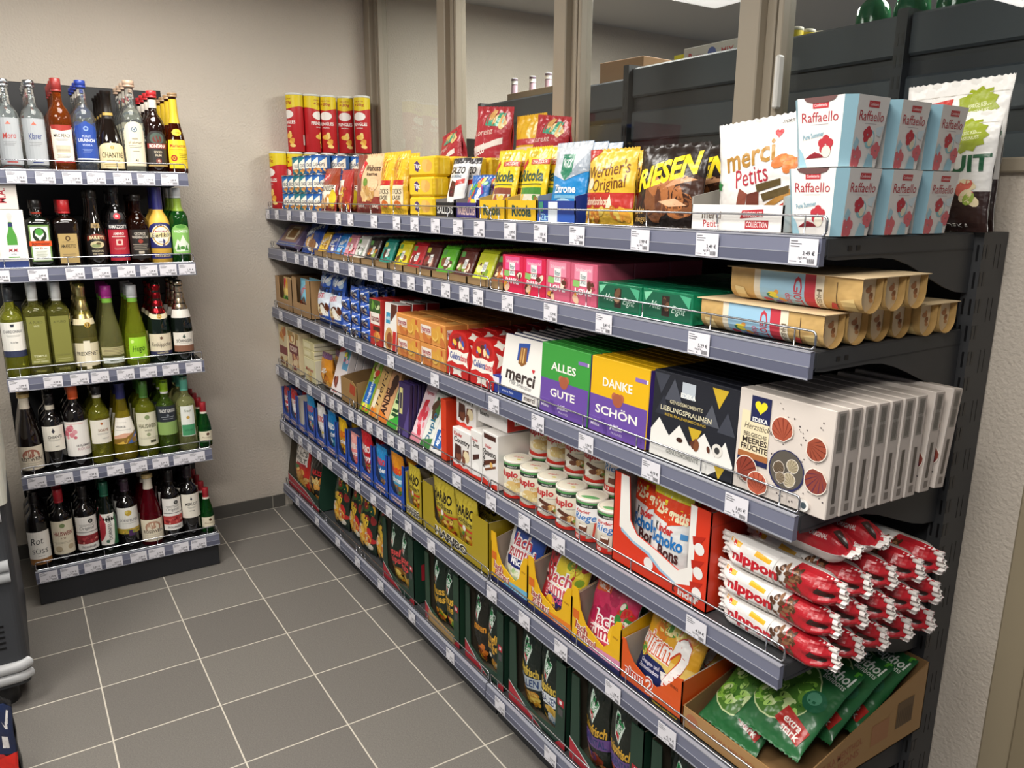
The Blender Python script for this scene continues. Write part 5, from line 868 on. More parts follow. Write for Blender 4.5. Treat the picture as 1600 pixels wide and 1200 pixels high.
o = bag('biscuit_bag', .12, .155, .05, 'c88428', [('R', '6a4a6a', 0, .86, 1, 1), ('T', 'f0e8dc', .5, .52, .15, 'Hit', .6, 20, .05), ('B', ['e0a84a', '6a3a22', 'b8702a'], .05, .02, .95, .46, 10, .2)], sd=85); at(o, .625, t); row(o, 'small orange biscuit bag beside the pale wafer boxes', 'bag', 3, 0, .06, group='small orange biscuit bags')
o = boxp('chocolate_bar_box', .12, .235, .03, 'e2d8d6', [('P', 'c8303a', [0, 1, 0, .72, 1, .84, 1, 1]), ('T', 'e8e4e4', .5, .9, .06, 'Kinder', .8, 0, .04), ('R', '5a9ac0', .5, .46, 1, .84), ('E', '3a8a5a', .72, .7, .16), ('B', ['e8c0d0', 'e8e04a', 'd84a6a'], .5, .5, .98, .8, 6, .12), ('B', ['5a2a22', '8a4a3a'], .05, .08, .5, .34, 4, .2), ('R', 'c86a6a', .1, .03, .6, .06)], sd=86); at(o, .765, t, rx=-17); row(o, 'tall white, red and blue chocolate box leaning back', 'box', 6, 0, .033, group='tall white, red and blue chocolate boxes')
ct = tray('card_tray', .165, .20, .10, .10, .115, '9a7848', '8a6a40', cut=[0, 0, 1, 0, 1, .8, .75, 1, 0, 1], F=[('P', 'a8442a', [.55, .5, .9, .45, .9, .85, .6, .9])]); at(ct, .918, t); tag(ct, 'brown card tray with red patch beside the leaning chocolate boxes', 'tray')
def leaning(x, w_, h, c, F, ds, sd, n=8, rx=-22):
    o = boxp('chocolate_bar_box', w_, h, .014, c, F, sd=sd); at(o, x, t, rx=rx); row(o, ds, 'box', n, 0, .0165, group=ds+' row'); return o
leaning(1.058, .078, .205, '8ab02a', [('R', '1f62b0', .08, .16, .92, .56), ('T', 'e8f0f4', .5, .36, .1, 'Schogetten', -1.6, 90, .03), ('B', ['6a3a22', 'c83a2a', 'e8d8a0'], .1, .6, .9, .95, 6, .25), ('B', ['e8e04a', 'd86a2a'], .05, 0, .95, .16, 5, .2)], 'slim green chocolate bar box with blue label', 91)
leaning(1.142, .078, .205, 'd0a868', [('T', '3a2a22', .5, .56, .2, 'Merci', 0, 90, .0, .2), ('R', 'e8dcc0', .1, .14, .45, .5), ('B', ['e08a2a', 'c86a1e'], .1, 0, .9, .14, 4, .3)], 'slim tan chocolate bar box with dark script', 92)
leaning(1.226, .078, .19, 'd8a070', [('T', '3a1e18', .34, .36, .24, 'MANDEL', -1.7, 90, .05), ('E', '3a221c', .62, .80, .34, .16), ('E', '4a2e24', .55, .62, .26, .11), ('P', 'd87a2a', [0, 0, 1, 0, 1, .1, 0, .2])], 'slim peach chocolate bar box reading almond', 93)
leaning(1.312, .082, .165, 'cfe0a0', [('T', '1f4a2a', .45, .5, .30, 'NUSS', -1.9, 90, .06), ('P', '3aa03a', [0, 0, 1, 0, 1, .34, 0, .1]), ('B', ['8a5a2a', 'c89a5a'], .5, .6, .98, .95, 5, .2)], 'slim pale green nut chocolate bar box', 94)
o = boxp('chocolate_bar_box', .085, .185, .012, '3a2a5e', [('R', 'd8cf8a', .1, .40, .40, .9), ('R', '2a2440', .16, .5, .32, .8), ('P', '5a4a8a', [.4, 0, 1, 0, 1, .6])], side='2e2246', top='4a3a70', sd=95); at(o, 1.410, t, rx=-3); row(o, 'dark purple chocolate bar box standing upright', 'box', 12, .001, .0155, group='dark purple chocolate bar boxes')
leaning(1.498, .072, .20, 'e4ccd0', [('P', 'c8303a', [.2, .5, .6, .55, .7, .75, .3, .72]), ('B', ['d84a5a', 'c83a4a', 'e88a98'], .1, .1, .95, .75, 9, .25), ('T', 'b03a4a', .5, .86, .06, 'Yogurette', .8, 0, .03), ('R', 'd88a98', 0, 0, 1, .12)], 'pink and white strawberry chocolate bar box', 96)
leaning(1.572, .070, .185, 'e2e4dc', [('B', ['2a4a2e', '4a7a3a', '5a3a2a'], .05, .5, .95, .98, 9, .3), ('T', '2a6a8a', .5, .36, .16, 'Duplo', 0, 90, .03), ('P', '3a7a3a', [0, 0, 1, 0, 1, .2, 0, .1])], 'white chocolate bar box with green leaf print', 97)
leaning(1.645, .070, .175, 'e8e6e2', [('P', '2a62a8', [.2, .05, .9, .1, .8, .46, .1, .42]), ('T', 'f0f4f8', .5, .26, .1, 'MILKY', .6, 80, .05), ('B', ['c8923a', '2a2420', 'e8c88a'], .05, .5, .95, .95, 8, .26)], 'white chocolate bar box with blue label and peanuts', 98)
o = boxp('chocolate_bar_box', .032, .195, .10, 'd8401e', [('R', 'c8361a', 0, .5, 1, .52)], side='cc3818', sd=99); at(o, 1.706, t); row(o, 'narrow bright red chocolate bar box', 'box', 3, 0, .11, group='narrow bright red chocolate bar boxes')
c = copy_tree(o); at(c, 1.744, t, y=FY+.05); tag(c, 'narrow bright red chocolate bar box standing slightly behind its twin', 'box', 'narrow bright red chocolate bar boxes')
kcF = [('T', 'c02a2a', .3, .88, .09, 'Kinder', .44, 0, .04), ('T', '2a2422', .5, .74, .13, 'Country', .84, 0, .04), ('P', '4a2820', [.1, .2, .5, .3, .46, .6, .14, .62]), ('P', '6a3a2a', [.5, .3, .9, .34, .86, .58, .56, .54]), ('E', 'e8d8b0', .74, .40, .16), ('B', ['5a3022', '7a4630'], .1, .1, .8, .4, 6, .14), ('P', 'd8301e', [0, 0, 1, 0, 1, .06, .8, .12, .6, .07, .4, .13, .2, .08, 0, .12])]
kc = boxp('milk_bar_box', .115, .125, .07, 'ece8e4', kcF, side='e2ded8', sd=100); at(kc, 1.822, t); row(kc, 'white cereal milk bar carton in the lower front row', 'box', 2, 0, .075, group='white cereal milk bar cartons')
c = copy_tree(kc); at(c, 1.812, t, y=FY+.02, dz=.126); c.scale = (1, 1, .95); tag(c, 'white cereal milk bar carton stacked on the lower ones', 'box', 'white cereal milk bar cartons')
kz = boxp('milk_bar_box', .062, .145, .08, 'eceae6', [('T', 'c02a2a', .4, .82, .06, 'Kinder', .6, 0, .03), ('T', '3a2a26', .5, .72, .1, 'Zero', .6, 0, .03), ('P', '4a2a22', [.2, .36, .8, .46, .8, .56, .2, .48]), ('E', 'f6f4f0', .5, .2, .34), ('P', 'd8301e', [0, 0, 1, 0, 1, .08, 0, .05])], top='e8e4de', sd=101); at(kz, 1.905, t); row(kz, 'narrow white milk bar carton', 'box', 2, 0, .085, group='narrow white milk bar cartons')
bn = boxp('wafer_bar_box', .082, .160, .12, 'ece8e4', [('T', 'c02a2a', .4, .74, .06, 'Kinder', .4, 0, .03), ('T', '2a2422', .54, .63, .11, 'bueno', .76, 0, .04), ('R', '4a2820', .1, .88, .9, .97), ('P', '5a3020', [.08, .34, .9, .50, .94, .58, .1, .44]), ('P', '7a4a30', [.15, .30, .9, .44, .9, .40, .2, .26]), ('E', 'e0b060', .6, .42, .1), ('P', 'd8301e', [0, 0, 1, 0, 1, .1, .6, .06, 0, .12]), ('T', '2a2422', .08, .5, .1, 'bueno', 0, 90)], side='e6e2dc', top='e2ded8', sd=102); at(bn, 1.982, t); row(bn, 'white wafer bar carton with dark lettering', 'box', 2, 0, .125, group='white wafer bar cartons')
c = boxp('wafer_bar_box', .165, .075, .12, 'ece8e4', [('T', 'c02a2a', .3, .6, .1, 'Kinder', .2, 0, .03), ('T', '2a2422', .3, .4, .18, 'bueno', .3, 0, .04)], side='c8281e', top='3a2420', S=[('R', 'e8e6e0', .2, .2, .8, .62)]+[('R', '3a3a3a', .24+.05*i, .26, .265+.05*i, .58) for i in range(10)], T=[('R', 'e6e0da', 0, 0, .3, 1), ('T', 'e6e0da', .6, .4, .3, 'bueno', .4), ('B', ['5a3a2a', 'e8d8c0'], .4, .1, .95, .9, 6, .1)], sd=103); at(c, 1.938, t, y=FY+.03, dz=.163, rz=.02); tag(c, 'wafer bar carton lying on the others with red end and barcode', 'box', 'white wafer bar cartons')
def tub(ds, ys, F, xs, lidF):
    o = can('wafer_tub', .0388, .104, 'e9e2cf', F, ('e6e0d2', 'k'), span=PI*1.15, nofs=18, lidh=.006, lidF=lidF); n0 = 0
    for i, x in enumerate(xs):
        for l, dd in ((0, 0), (0, .083), (0, .166), (1, .085), (1, .168)):
            c = o if n0 == 0 else copy_tree(o); n0 += 1
            putc(c, x+(.002 if l else 0), FY+dd+.0400, TZ[t]+.001+l*.1058, .55, .0388)
            tag(c, '%s, %s column, %s layer, %s from the aisle' % (ds, ('left', 'right')[i], ('lower', 'upper')[l], ORD[round(dd/.083)]), 'tub', ds+'s')
band = [('R', '26302a', 0, .86, 1, .95), ('R', '5a9a5a', 0, .95, 1, 1), ('T', 'e8e8e0', .5, .905, .04, 'EINWEG-CUP', .2), ('P', 'c82a1e', [0, 0, 1, 0, 1, .06, .8, .12, .6, .10, .5, .07, .4, .10, .2, .13, 0, .07])]
lidG = [('E', 'f0ece2', .5, .5, .42, .42), ('E', '6aa86a', .5, .3, .3, .14), ('T', 'c82a2a', .5, .6, .12, 'duplo', .4), ('E', 'd8c84a', .62, .34, .08, .06)]
tub('cream wafer tub with white chocolate print', 0, band+[('T', 'c0282e', .42, .70, .17, 'duplo', .40, 0, .05), ('T', 'c8a860', .62, .56, .10, 'White', .22, 6, .02), ('E', 'd8b878', .5, .36, .14, .14), ('E', 'eee4c8', .36, .30, .12, .10), ('E', 'c8a05a', .66, .40, .10, .08), ('R', 'e6d08a', .84, .5, .94, .74), ('B', ['e8d8a8', 'd8c080'], .2, .14, .8, .4, 6, .1)], (2.064, 2.145), lidG)
tub('cream wafer tub with dark chocolate print', 0, band+[('T', 'c0282e', .42, .70, .17, 'duplo', .42, 0, .05), ('R', '8a8a8a', .5, .54, .8, .55), ('R', 'e6d08a', .84, .66, .92, .8), ('P', '5a3020', [.3, .44, .7, .24, .74, .32, .36, .52]), ('P', 'f0ece2', [.2, .2, .4, .36, .5, .24, .3, .12]), ('E', 'c89a5a', .60, .30, .08, .09), ('E', 'f0e0c0', .60, .30, .05, .055), ('B', ['6a3a22', 'c89a5a', '7a9a4a'], .2, .1, .8, .4, 7, .08)], (2.226, 2.307), lidG)
tub('white milk bar tub with blue script', 0, band+[('R', 'f0ecea', 0, .5, 1, .86), ('T', 'c02a2a', .42, .76, .08, 'Kinder', .3, 0, .04), ('T', '2a72b8', .48, .62, .17, 'Riegel', .5, 0, .02, .2), ('P', '6a3a28', [.34, .22, .5, .2, .52, .40, .36, .44]), ('R', 'f0e8dc', .36, .36, .5, .42), ('P', 'c84a3a', [.6, .1, .64, .5, .68, .5, .64, .1]), ('R', 'c82a1e', .2, 0, .5, .14), ('T', 'f4f0ea', .32, .07, .08, '10', .1, 0, .04)], (2.389, 2.470), [('E', 'f0f0ee', .5, .5, .42, .42), ('T', '3a7ac0', .5, .55, .12, 'Riegel', .4), ('E', '6aa86a', .5, .3, .3, .12)])
# red display with white window frame, chocolate egg bags inside
dw, dh = .285, .212
dt = tray('display_tray', dw, .24, dh, dh, dh, 'd8381c', 'b8aea4', cut=[0, 0, 1, 0, 1, 1, .81, 1, .81, .36, .72, .28, .5, .36, .28, .42, .20, .54, .17, 1, 0, 1],
    F=[('P', 'f0ece6', [.08, 1, .08, .42, .22, .32, .42, .28, .55, .18, .70, .13, .86, .20, .87, 1, .81, 1, .81, .36, .72, .28, .5, .36, .28, .42, .20, .54, .17, 1]), ('P', '9ac0d8', [.1, .42, .24, .34, .42, .30, .55, .20, .7, .14, .7, .12, .54, .17, .4, .27, .24, .31, .1, .38]), ('T', '1a1a1a', .69, .075, .07, 'K', .03, 0, .05), ('T', 'e8e4de', .83, .075, .07, 'inder', .2, 0, .05), ('P', 'b8240f', [.84, .70, .96, .74, .92, .66, .97, .60, .85, .62]), ('E', 'eceae6', .91, .60, .045), ('P', 'b8240f', [.84, .46, .96, .5, .92, .42, .97, .36, .85, .38]), ('E', 'eceae6', .91, .36, .045), ('P', 'b8240f', [.84, .24, .96, .28, .92, .2, .97, .14, .85, .16]), ('E', 'eceae6', .91, .15, .045), ('E', 'e8e4e0', .42, .18, .05)], S=[('R', 'c83016', 0, .85, 1, .87)])
at(dt, 2.655, t); tag(dt, 'red display carton with white wavy window holding chocolate egg bags', 'tray')
sbF = [('R', 'e6dc2a', 0, .84, 1, 1), ('P', 'd8401e', [0, .70, .5, .67, .5, .64, .62, .67, 1, .73, 1, .92, 0, .92]), ('T', 'f0e8c0', .5, .79, .12, '+25g gratis', .94, -4, .05), ('T', '2a2422', .22, .60, .08, 'K', .07, 0, .05), ('T', 'c02a2a', .48, .60, .08, 'inder', .38, 0, .05), ('T', '2272b8', .50, .49, .13, 'Schoko', .84, 0, .05), ('T', '4a2a2a', .58, .355, .13, 'Bons', .52, 0, .05), ('B', ['e8e4e0', 'c0bab4', '6a5a50', '8a7a70'], .02, .01, .98, .20, 12, .12), ('R', '4a8ac0', .84, .56, .98, .62)]
sb = bag('chocolate_egg_bag', .112, .205, .032, 'dcdcda', sbF, sd=104)
for k, (x, y, dz) in enumerate(((2.584, -.493, .004), (2.670, -.519, .004), (2.59, -.44, .004), (2.715, -.47, .004), (2.70, -.40, .004))):
    c = sb if k == 0 else copy_tree(sb); at(c, x, t, y=y, dz=dz, rx=-3); tag(c, 'white and yellow chocolate egg bag in the red display, ' + ('front left', 'front right', 'second row left', 'second row right', 'back row')[k], 'bag', 'chocolate egg bags in the red display')
# puffed rice chocolate packs
npF = [('R', 'b3202a', .72, -.0, 1, 1), ('P', 'b3202a', [.60, 0, .72, 0, .72, 1, .66, 1]), ('B', ['5a3a26', '6a4630', '4a2e1e', '8a6244'], .52, .05, .74, .95, 46, .022), ('P', 'e8e4e0', [.06, .02, .52, .02, .50, .4, .53, .98, .06, .98]), ('P', 'e8b02a', [.10, .80, .22, .78, .22, .92, .10, .96]), ('P', 'e8b02a', [.34, .74, .48, .70, .49, .84, .35, .90]), ('E', 'd8302c', .16, .86, .016), ('T', 'c01f2c', .35, .50, .33, 'nippon', .40, -1, .07), ('T', '8a8078', .36, .22, .06, 'PUFFREIS MIT SCHOKOLADE', .22), ('T', 'e8dcd8', .76, .16, .11, 'ORIGINAL', .14, 0, .03), ('R', 'e8e2de', .962, 0, 1, 1), ('R', 'e8e2de', 0, 0, .03, 1), ('P', '3a2620', [.82, .46, .90, .36, .92, .52, .85, .66]), ('E', '2a1a16', .905, .44, .018)]
npk = hpack('puffed_rice_pack', .262, .058, .054, 'e4e0dc', npF, sd=105, back='d8d2cc'); n0 = 0
lay = [(0, 0, 0, 0), (0, 1, .004, 0), (0, 2, -.004, 0)]
for d in range(5):
    for l in range(3 if d else 3):
        c = npk if n0 == 0 else copy_tree(npk); n0 += 1
        rn = random.Random(d*7+l)
        at(c, 2.936+rn.uniform(-.004, .004)+.006*d, t, y=FY+.004+d*.065, dz=.001+l*.0602, rz=rn.uniform(-.015, .015))
        tag(c, 'white and red puffed rice chocolate pack, %s layer, %s from the aisle' % (('bottom', 'middle', 'upper')[l], ORD[d]), 'pack', 'white and red puffed rice packs')
for k in range(2):
    c = copy_tree(npk); rn = random.Random(k); put(c, 2.925+.004*k, FY+.040+.072*k, TZ[t]+.190+.053, .04*k, math.radians(-78), 0)
    c.location.z = TZ[t]+.184-low(c, math.radians(-78)); tag(c, 'puffed rice chocolate pack lying flat on top of the pile, %s from the aisle' % ORD[k], 'pack', 'white and red puffed rice packs')

# ================================================================ fifth tier: gummy sweets in open display cartons
t = 4
UC = [0, 0, 1, 0, 1, 1, .86, 1, .84, .34, .70, .25, .30, .25, .16, .34, .14, 1, 0, 1]
hx_ = [.006, .118, .236, .360, .490, .622, .754, .872, 1.000, 1.134, 1.270, 1.412]
def sw(top, mid, txt, tc, blobs, name_c=None):
    return [('R', top, 0, .62, 1, 1), ('R', mid, 0, .40, 1, .64), ('T', tc, .5, .70, .13, 'HARIBO', .8, -3, .05), ('T', 'f4f4f4', .5, .52, .11, txt, .8, 0, .04), ('B', blobs, .04, .02, .96, .42, 18, .13)]
hb = [('a8222c', 'c83a3a', 'Mix', 'f0e8e0', ['d8c030', 'c84a3a', 'f0e0d0'], 'dark red', .17), ('b82a30', 'e8e0dc', 'Color', 'f0e8e0', ['e8e0d8', '2a2a2a', '6ab04a'], 'red and white', .18), ('6a5a3a', '3a7a3a', 'Frösche', 'd8c850', ['3a8a2a', 'b8a040'], None, .17),
      ('2a8ac0', '2a6ab0', 'Phantasia', 'd83a2a', ['d83a2a', 'e8c030', '3aa04a', 'f0f0f0'], 'light blue', .215), ('ece8e4', 'e0dcd8', 'Lakritz', 'c8302c', ['2a2a2a', 'e8d040', 'f0ece8'], 'white', .19), ('1f7ab8', '1a5a98', 'Frucht', 'f0f0f0', ['3a6ab8', 'c8e0ea', '4a9a9a'], 'deep blue', .19), ('e0b41e', 'c88a1a', 'Cola', 'c8302c', ['7a3422', '8a4a3a', '5a2a1e'], 'yellow', .19), ('e8a09a', 'e88a88', 'Pasta', 'e8dcd8', ['e8605a', 'f08a80', 'd84a4a'], 'salmon pink', .16), ('c8202c', 'b81a26', 'Happy', 'f4ece8', ['e8d030', '3a2a2a', 'e8e0d0'], 'bright red', .20), ('2a8ac8', '1f6ab0', 'Kinder', 'd8302c', ['b88a6a', 'e8e0d0', '6a4a3a', 'd8a020'], 'blue', .18), ('d88a1e', '4aa0c8', 'Stafetten', 'd8302c', ['8a8a9a', '4a9a3a', '6a5a7a', 'c8a8a0'], 'orange', .19)]
for i, (c1, c2, tx, tc, bl, nm, h) in enumerate(hb):
    w_ = hx_[i+1]-hx_[i]; x = (hx_[i]+hx_[i+1])/2
    tr = tray('display_tray', w_-.003, .26, .165, .165, .165, '1f4aa8', '4a5a8a' if nm else 'cfc6ba', cut=UC, F=[('T', 'd8b8b8', .5, .13, .12, 'HARIBO', .62, 0, .08), ('T', '2a2a30', .5, .05, .05, 'SWEETS', .5)])
    at(tr, x, t); tag(tr, 'blue display carton %s' % ('standing empty third from the corner' if nm is None else 'holding the %s gummy bags' % nm), 'tray', 'blue gummy display cartons')
    if nm is None: continue
    b = bag('gummy_bag', w_*.70, h, .042, c1, sw(c1, c2, tx, tc, bl), sd=110+i); at(b, x-.004, t, y=FY+.014, dz=.004, rx=8); row(b, nm+' gummy bag in a blue carton', 'bag', 3, 0, .055, group=nm+' gummy bags')
GC = [0, 0, 1, 0, 1, 1, .90, .97, .86, .40, .80, .30, .20, .30, .14, .40, .10, .97, 0, 1]
for i, (x, w_, h) in enumerate(((1.482, .125, .155), (1.762, .422, .165))):
    tr = tray('display_tray', w_, .27, h, h, h, 'a8921e', 'a89a84', cut=GC if i == 0 else [0, 0, 1, 0, 1, 1, .78, 1, .78, .34, .72, .30, .24, .30, .20, .36, .17, 1, 0, 1], F=[('T', 'f0ece0', .46, .15, .15, 'HARIBO', .5 if i else .8, 0, .14), ('T', '1f1a14', .46, .15, .15, 'HARIBO', .5 if i else .8, 0, .05)])
    at(tr, x, t); tag(tr, ('narrow', 'wide')[i]+' gold display carton of gummy bags', 'tray')
gbF = [('P', 'c8b43a', [0, .55, 1, .5, 1, 1, 0, 1]), ('T', '1f1a14', .52, .76, .16, 'HARIBO', .82, -3, .06), ('T', '1f1a14', .55, .60, .10, 'Goldbären', .74, -3, .03), ('P', 'c83a22', [0, .48, 1, .43, 1, .47, 0, .52]), ('B', ['a8342a', 'd8a020', '8a2a22', '3a7a2a', 'd86a2a', 'e8c860', '6a2220'], .02, .02, .98, .46, 40, .09), ('E', 'f0ece4', .5, .48, .07)]
gb = bag('gummy_bag', .138, .20, .042, 'b5a028', gbF, sd=130)
for k, (x, y) in enumerate(((1.482, 0), (1.690, 0), (1.832, .0))):
    c = gb if k == 0 else D.objects.new('gummy_bag', gb.data)
    if k: COL.objects.link(c)
    at(c, x-.004, t, y=FY+.015+y, dz=.004, rx=8)
    if k == 0: c.scale = (.64, 1, .93); c.location.x -= .008
    row(c, 'gold gummy bag '+('in the narrow gold carton', 'in the wide gold carton, left', 'in the wide gold carton, right')[k], 'bag', 3, 0, .078, group='gold gummy bags')
YC = [0, 0, 1, 0, 1, .92, .90, .88, .82, .70, .78, .42, .66, .30, .50, .36, .30, .46, .18, .66, .12, 1, 0, 1]
def yel(x, w_, ds, lab_c, F, sd, txt):
    tr = tray('display_tray', w_, .30, .15, .12, .155, 'e8b414', 'a8988a', cut=YC, F=[('R', '1f2452', 0, 0, 1, .10), ('P', lab_c, [.35, .10, 1, .10, 1, .26, .5, .22]), ('T', 'e8f0f4', .76, .14, .05, txt, .3), ('T', 'f4ece0', .22, .36, .13, 'lach', .26, -6, .12), ('T', 'a82a2e', .22, .36, .13, 'lach', .26, -6, .03), ('T', 'f4ece0', .32, .24, .13, 'gummi', .40, -6, .12), ('T', 'a82a2e', .32, .24, .13, 'gummi', .40, -6, .03), ('R', 'd86a1e', .03, .46, .16, .62), ('T', '8a4a1a', .9, .6, .03, 'STORCK', .1)])
    at(tr, x, t); tag(tr, 'yellow display carton holding the %ss' % ds, 'tray', 'yellow fruit gum display cartons')
    b = bag('fruit_gum_bag', w_-.022, .185, .045, 'e8e4e0', F, sd=sd); at(b, x+.004, t, y=FY+.004, dz=.004, rx=-16); row(b, ds, 'bag', 2, .0, .085, group=ds+'s')
lg = lambda y, c: [('T', 'f4f0ee', .5, y, .17, 'lach', .52, 4, .14), ('T', c, .5, y, .17, 'lach', .52, 4, .03), ('T', 'f4f0ee', .52, y-.16, .17, 'gummi', .76, 4, .14), ('T', c, .52, y-.16, .17, 'gummi', .76, 4, .03)]
yel(2.082, .186, 'white and blue milk fruit gum bag', '6ab0d0', [('P', '2a4a9a', [.2, .7, 1, .55, 1, 1, .1, 1])]+lg(.74, 'b83a4a')+[('P', '1f2a6a', [.1, .44, .8, .50, .84, .34, .2, .32]), ('T', 'f0f0f4', .5, .42, .09, 'Milch', .4, 4, .04), ('B', ['dce0c8', 'c8d4b0', 'e8e8d8', 'a8c890'], .02, .02, .9, .34, 16, .14)], 141, 'MILCH')
yel(2.274, .192, 'red and yellow fruit gum bag with dotted edge', 'e07a1e', [('R', 'b83038', 0, 0, .28, 1), ('B', ['e8d8d0', '5a3a3a', '3a2a2a'], .0, .4, .28, 1, 26, .04), ('P', 'd8c030', [.26, .45, 1, .5, 1, 1, .34, 1]), ('B', ['c8b020', 'b8302a', '7a9a2a', 'e8d84a'], .4, .6, 1, 1, 12, .12)]+lg(.60, 'c84a5a')+[('P', '24285e', [.2, .1, .95, .06, .9, .36, .26, .34]), ('T', 'd85a8a', .66, .30, .09, 'JOGHURT', .5, 4, .04), ('E', 'e8b82a', .36, .18, .14), ('B', ['4a3a2a', '6a4a2a'], .5, .04, .9, .2, 6, .1)], 142, 'FRUCHT')
yel(2.464, .184, 'pink joghurt fruit gum bag', 'd88aa8', [('R', 'c8305a', 0, 0, 1, 1), ('B', ['d8506a', 'a8204a', 'e07a8a'], 0, 0, 1, 1, 14, .2), ('P', 'd8602a', [.06, .74, .42, .80, .42, .94, .06, .90]), ('T', 'f4ece0', .24, .84, .08, 'nimm2', .28, 0, .05)]+lg(.46, 'b82a4a')+[('E', 'e8b82a', .80, .34, .2, .16), ('B', ['c82a2a', '3a8a3a', 'd83a3a', 'e8e0d0'], .58, .4, .98, .78, 10, .1)], 143, 'JOGHURT')
tr = tray('display_tray', .192, .30, .105, .10, .115, 'd8561a', 'b0a498', cut=[0, 0, 1, 0, 1, 1, .92, .96, .76, .62, .60, .40, .40, .46, .22, .58, .12, .78, .06, 1, 0, 1], F=[('R', '1f2452', 0, 0, .5, .08), ('R', '1a1a1e', .5, 0, 1, .10), ('T', 'd8b83a', .75, .05, .05, 'Vitamine zum Naschen', .4), ('T', 'f4f0ee', .24, .34, .22, 'nimm', .34, 0, .12), ('T', 'c8401e', .24, .34, .22, 'nimm', .34, 0, .03), ('T', 'f4f0ee', .50, .34, .34, '2', .14, 0, .10), ('T', 'c8401e', .50, .34, .34, '2', .14, 0, .0), ('T', '5a2a14', .88, .7, .06, 'STORCK', .12)])
at(tr, 2.655, t); tag(tr, 'orange display carton holding the citrus sweets bags', 'tray')
nm = bag('citrus_sweets_bag', .172, .185, .045, 'e2c268', [('P', 'd8a028', [0, .4, 1, .5, 1, 1, 0, 1]), ('B', ['e8d05a', 'd87a1e', '5a9a3a', 'f0e0a0', 'e89a2a'], .1, .6, .95, .98, 12, .16), ('P', '1f2a5a', [0, 0, 1, 0, .9, .2, .5, .36, 0, .40]), ('P', 'e8e4dc', [.5, .30, 1, .36, 1, .16, .8, .04, .6, .1]), ('T', 'f6f2ee', .32, .56, .24, 'nimm', .6, -2, .14), ('T', 'd8561a', .32, .56, .24, 'nimm', .6, -2, .10), ('T', 'f6f2ee', .32, .56, .24, 'nimm', .6, -2, .03), ('T', 'c8401e', .74, .46, .56, '2', .30, -4, .11), ('T', 'f6f2ee', .74, .46, .56, '2', .30, -4, .07), ('T', 'e8e4f0', .30, .30, .05, 'Orangen- und', .36), ('T', 'e8e4f0', .30, .23, .05, 'Zitronenbonbons', .4), ('B', ['5a9a3a', 'e8d05a', 'd8502a'], .02, .36, .2, .48, 4, .1)], sd=144)
at(nm, 2.656, t, y=FY+.005, dz=.004, rx=-22); row(nm, 'orange and white citrus sweets bag in the orange carton', 'bag', 2, .0, .095, group='citrus sweets bags')
ca = tray('mail_carton', .275, .415, .048, .050, .155, 'a98252', '8f6d44', sp=[(0, 0), (.415, 0), (.415, .155), (.02, .052), (0, .048)], F=[('E', 'a86a48', .10, .55, .06, .3), ('T', '9a5a3a', .5, .55, .2, 'EUKA MENTHOL', .4, 0, .02)], S=[('T', 'a06444', .34, .34, .10, 'EUKA MENTHOL', .3, 8, .02), ('T', 'a06444', .34, .2, .10, 'BONBONS', .26, 8, .02), ('R', 'a8744e', .56, .2, .70, .5), ('R', '6a5238', .76, .24, .90, .62)]+[('R', '4a3a28', .77+.016*i, .26, .776+.016*i, .5) for i in range(8)])
at(ca, 2.893, t); tag(ca, 'open brown cardboard carton full of green menthol sweets bags', 'carton')
mnF = [('E', 'c8d8a0', .36, .50, .44, .34), ('E', '4a7a2e', .36, .50, .425, .325), ('B', ['8ac04a', 'a8d06a', '6a9a3a', 'c8dc9a', '4a7a2a'], .02, .22, .72, .78, 46, .085), ('B', ['2f5a24', '3a6a2a'], .05, .25, .7, .75, 30, .03, .3), ('T', 'e8ece4', .70, .88, .11, 'Menthol', .52, -3, .03), ('T', 'e8ece4', .62, .96, .06, 'EUKA', .2, -3, .03), ('T', 'dce4d8', .80, .79, .06, 'Bonbons', .3, -3, .02), ('P', '5ab03a', [.90, .94, .94, .94, .94, .98, .97, .98, .97, 1, .94, 1, .90, 1]), ('E', '2a6a4a', .78, .52, .15), ('E', '5a9a7a', .76, .54, .09), ('P', 'b02a22', [.50, .20, .92, .10, .96, .26, .56, .36]), ('T', 'f4ece4', .74, .25, .07, 'extra', .26, -8, .03), ('T', 'f4ece4', .76, .17, .07, 'stark', .26, -8, .03), ('E', 'a82a2a', .40, .97, .14, .06), ('T', 'f0e0e0', .40, .96, .05, 'GRÜN', .16)]
mn = bag('menthol_sweets_bag', .154, .212, .042, '2a663a', mnF, sd=150)
for k, (x, y, z, rx, rz) in enumerate([(2.843, -.500, .018, -54, -.02), (2.940, -.508, .078, -56, -.04), (2.938, -.408, .070, -60, -.03), (2.846, -.402, .008, -58, -.01), (2.938, -.318, .050, -60, -.02), (2.850, -.314, .003, -58, 0)]):
    c = mn if k == 0 else copy_tree(mn); at(c, x, t, y=y, dz=z, rx=rx, rz=rz); tag(c, 'green menthol sweets bag in the brown carton, ' + ('front left', 'front right', 'second row right', 'second row left', 'third row right', 'rear left')[k], 'bag', 'green menthol sweets bags')

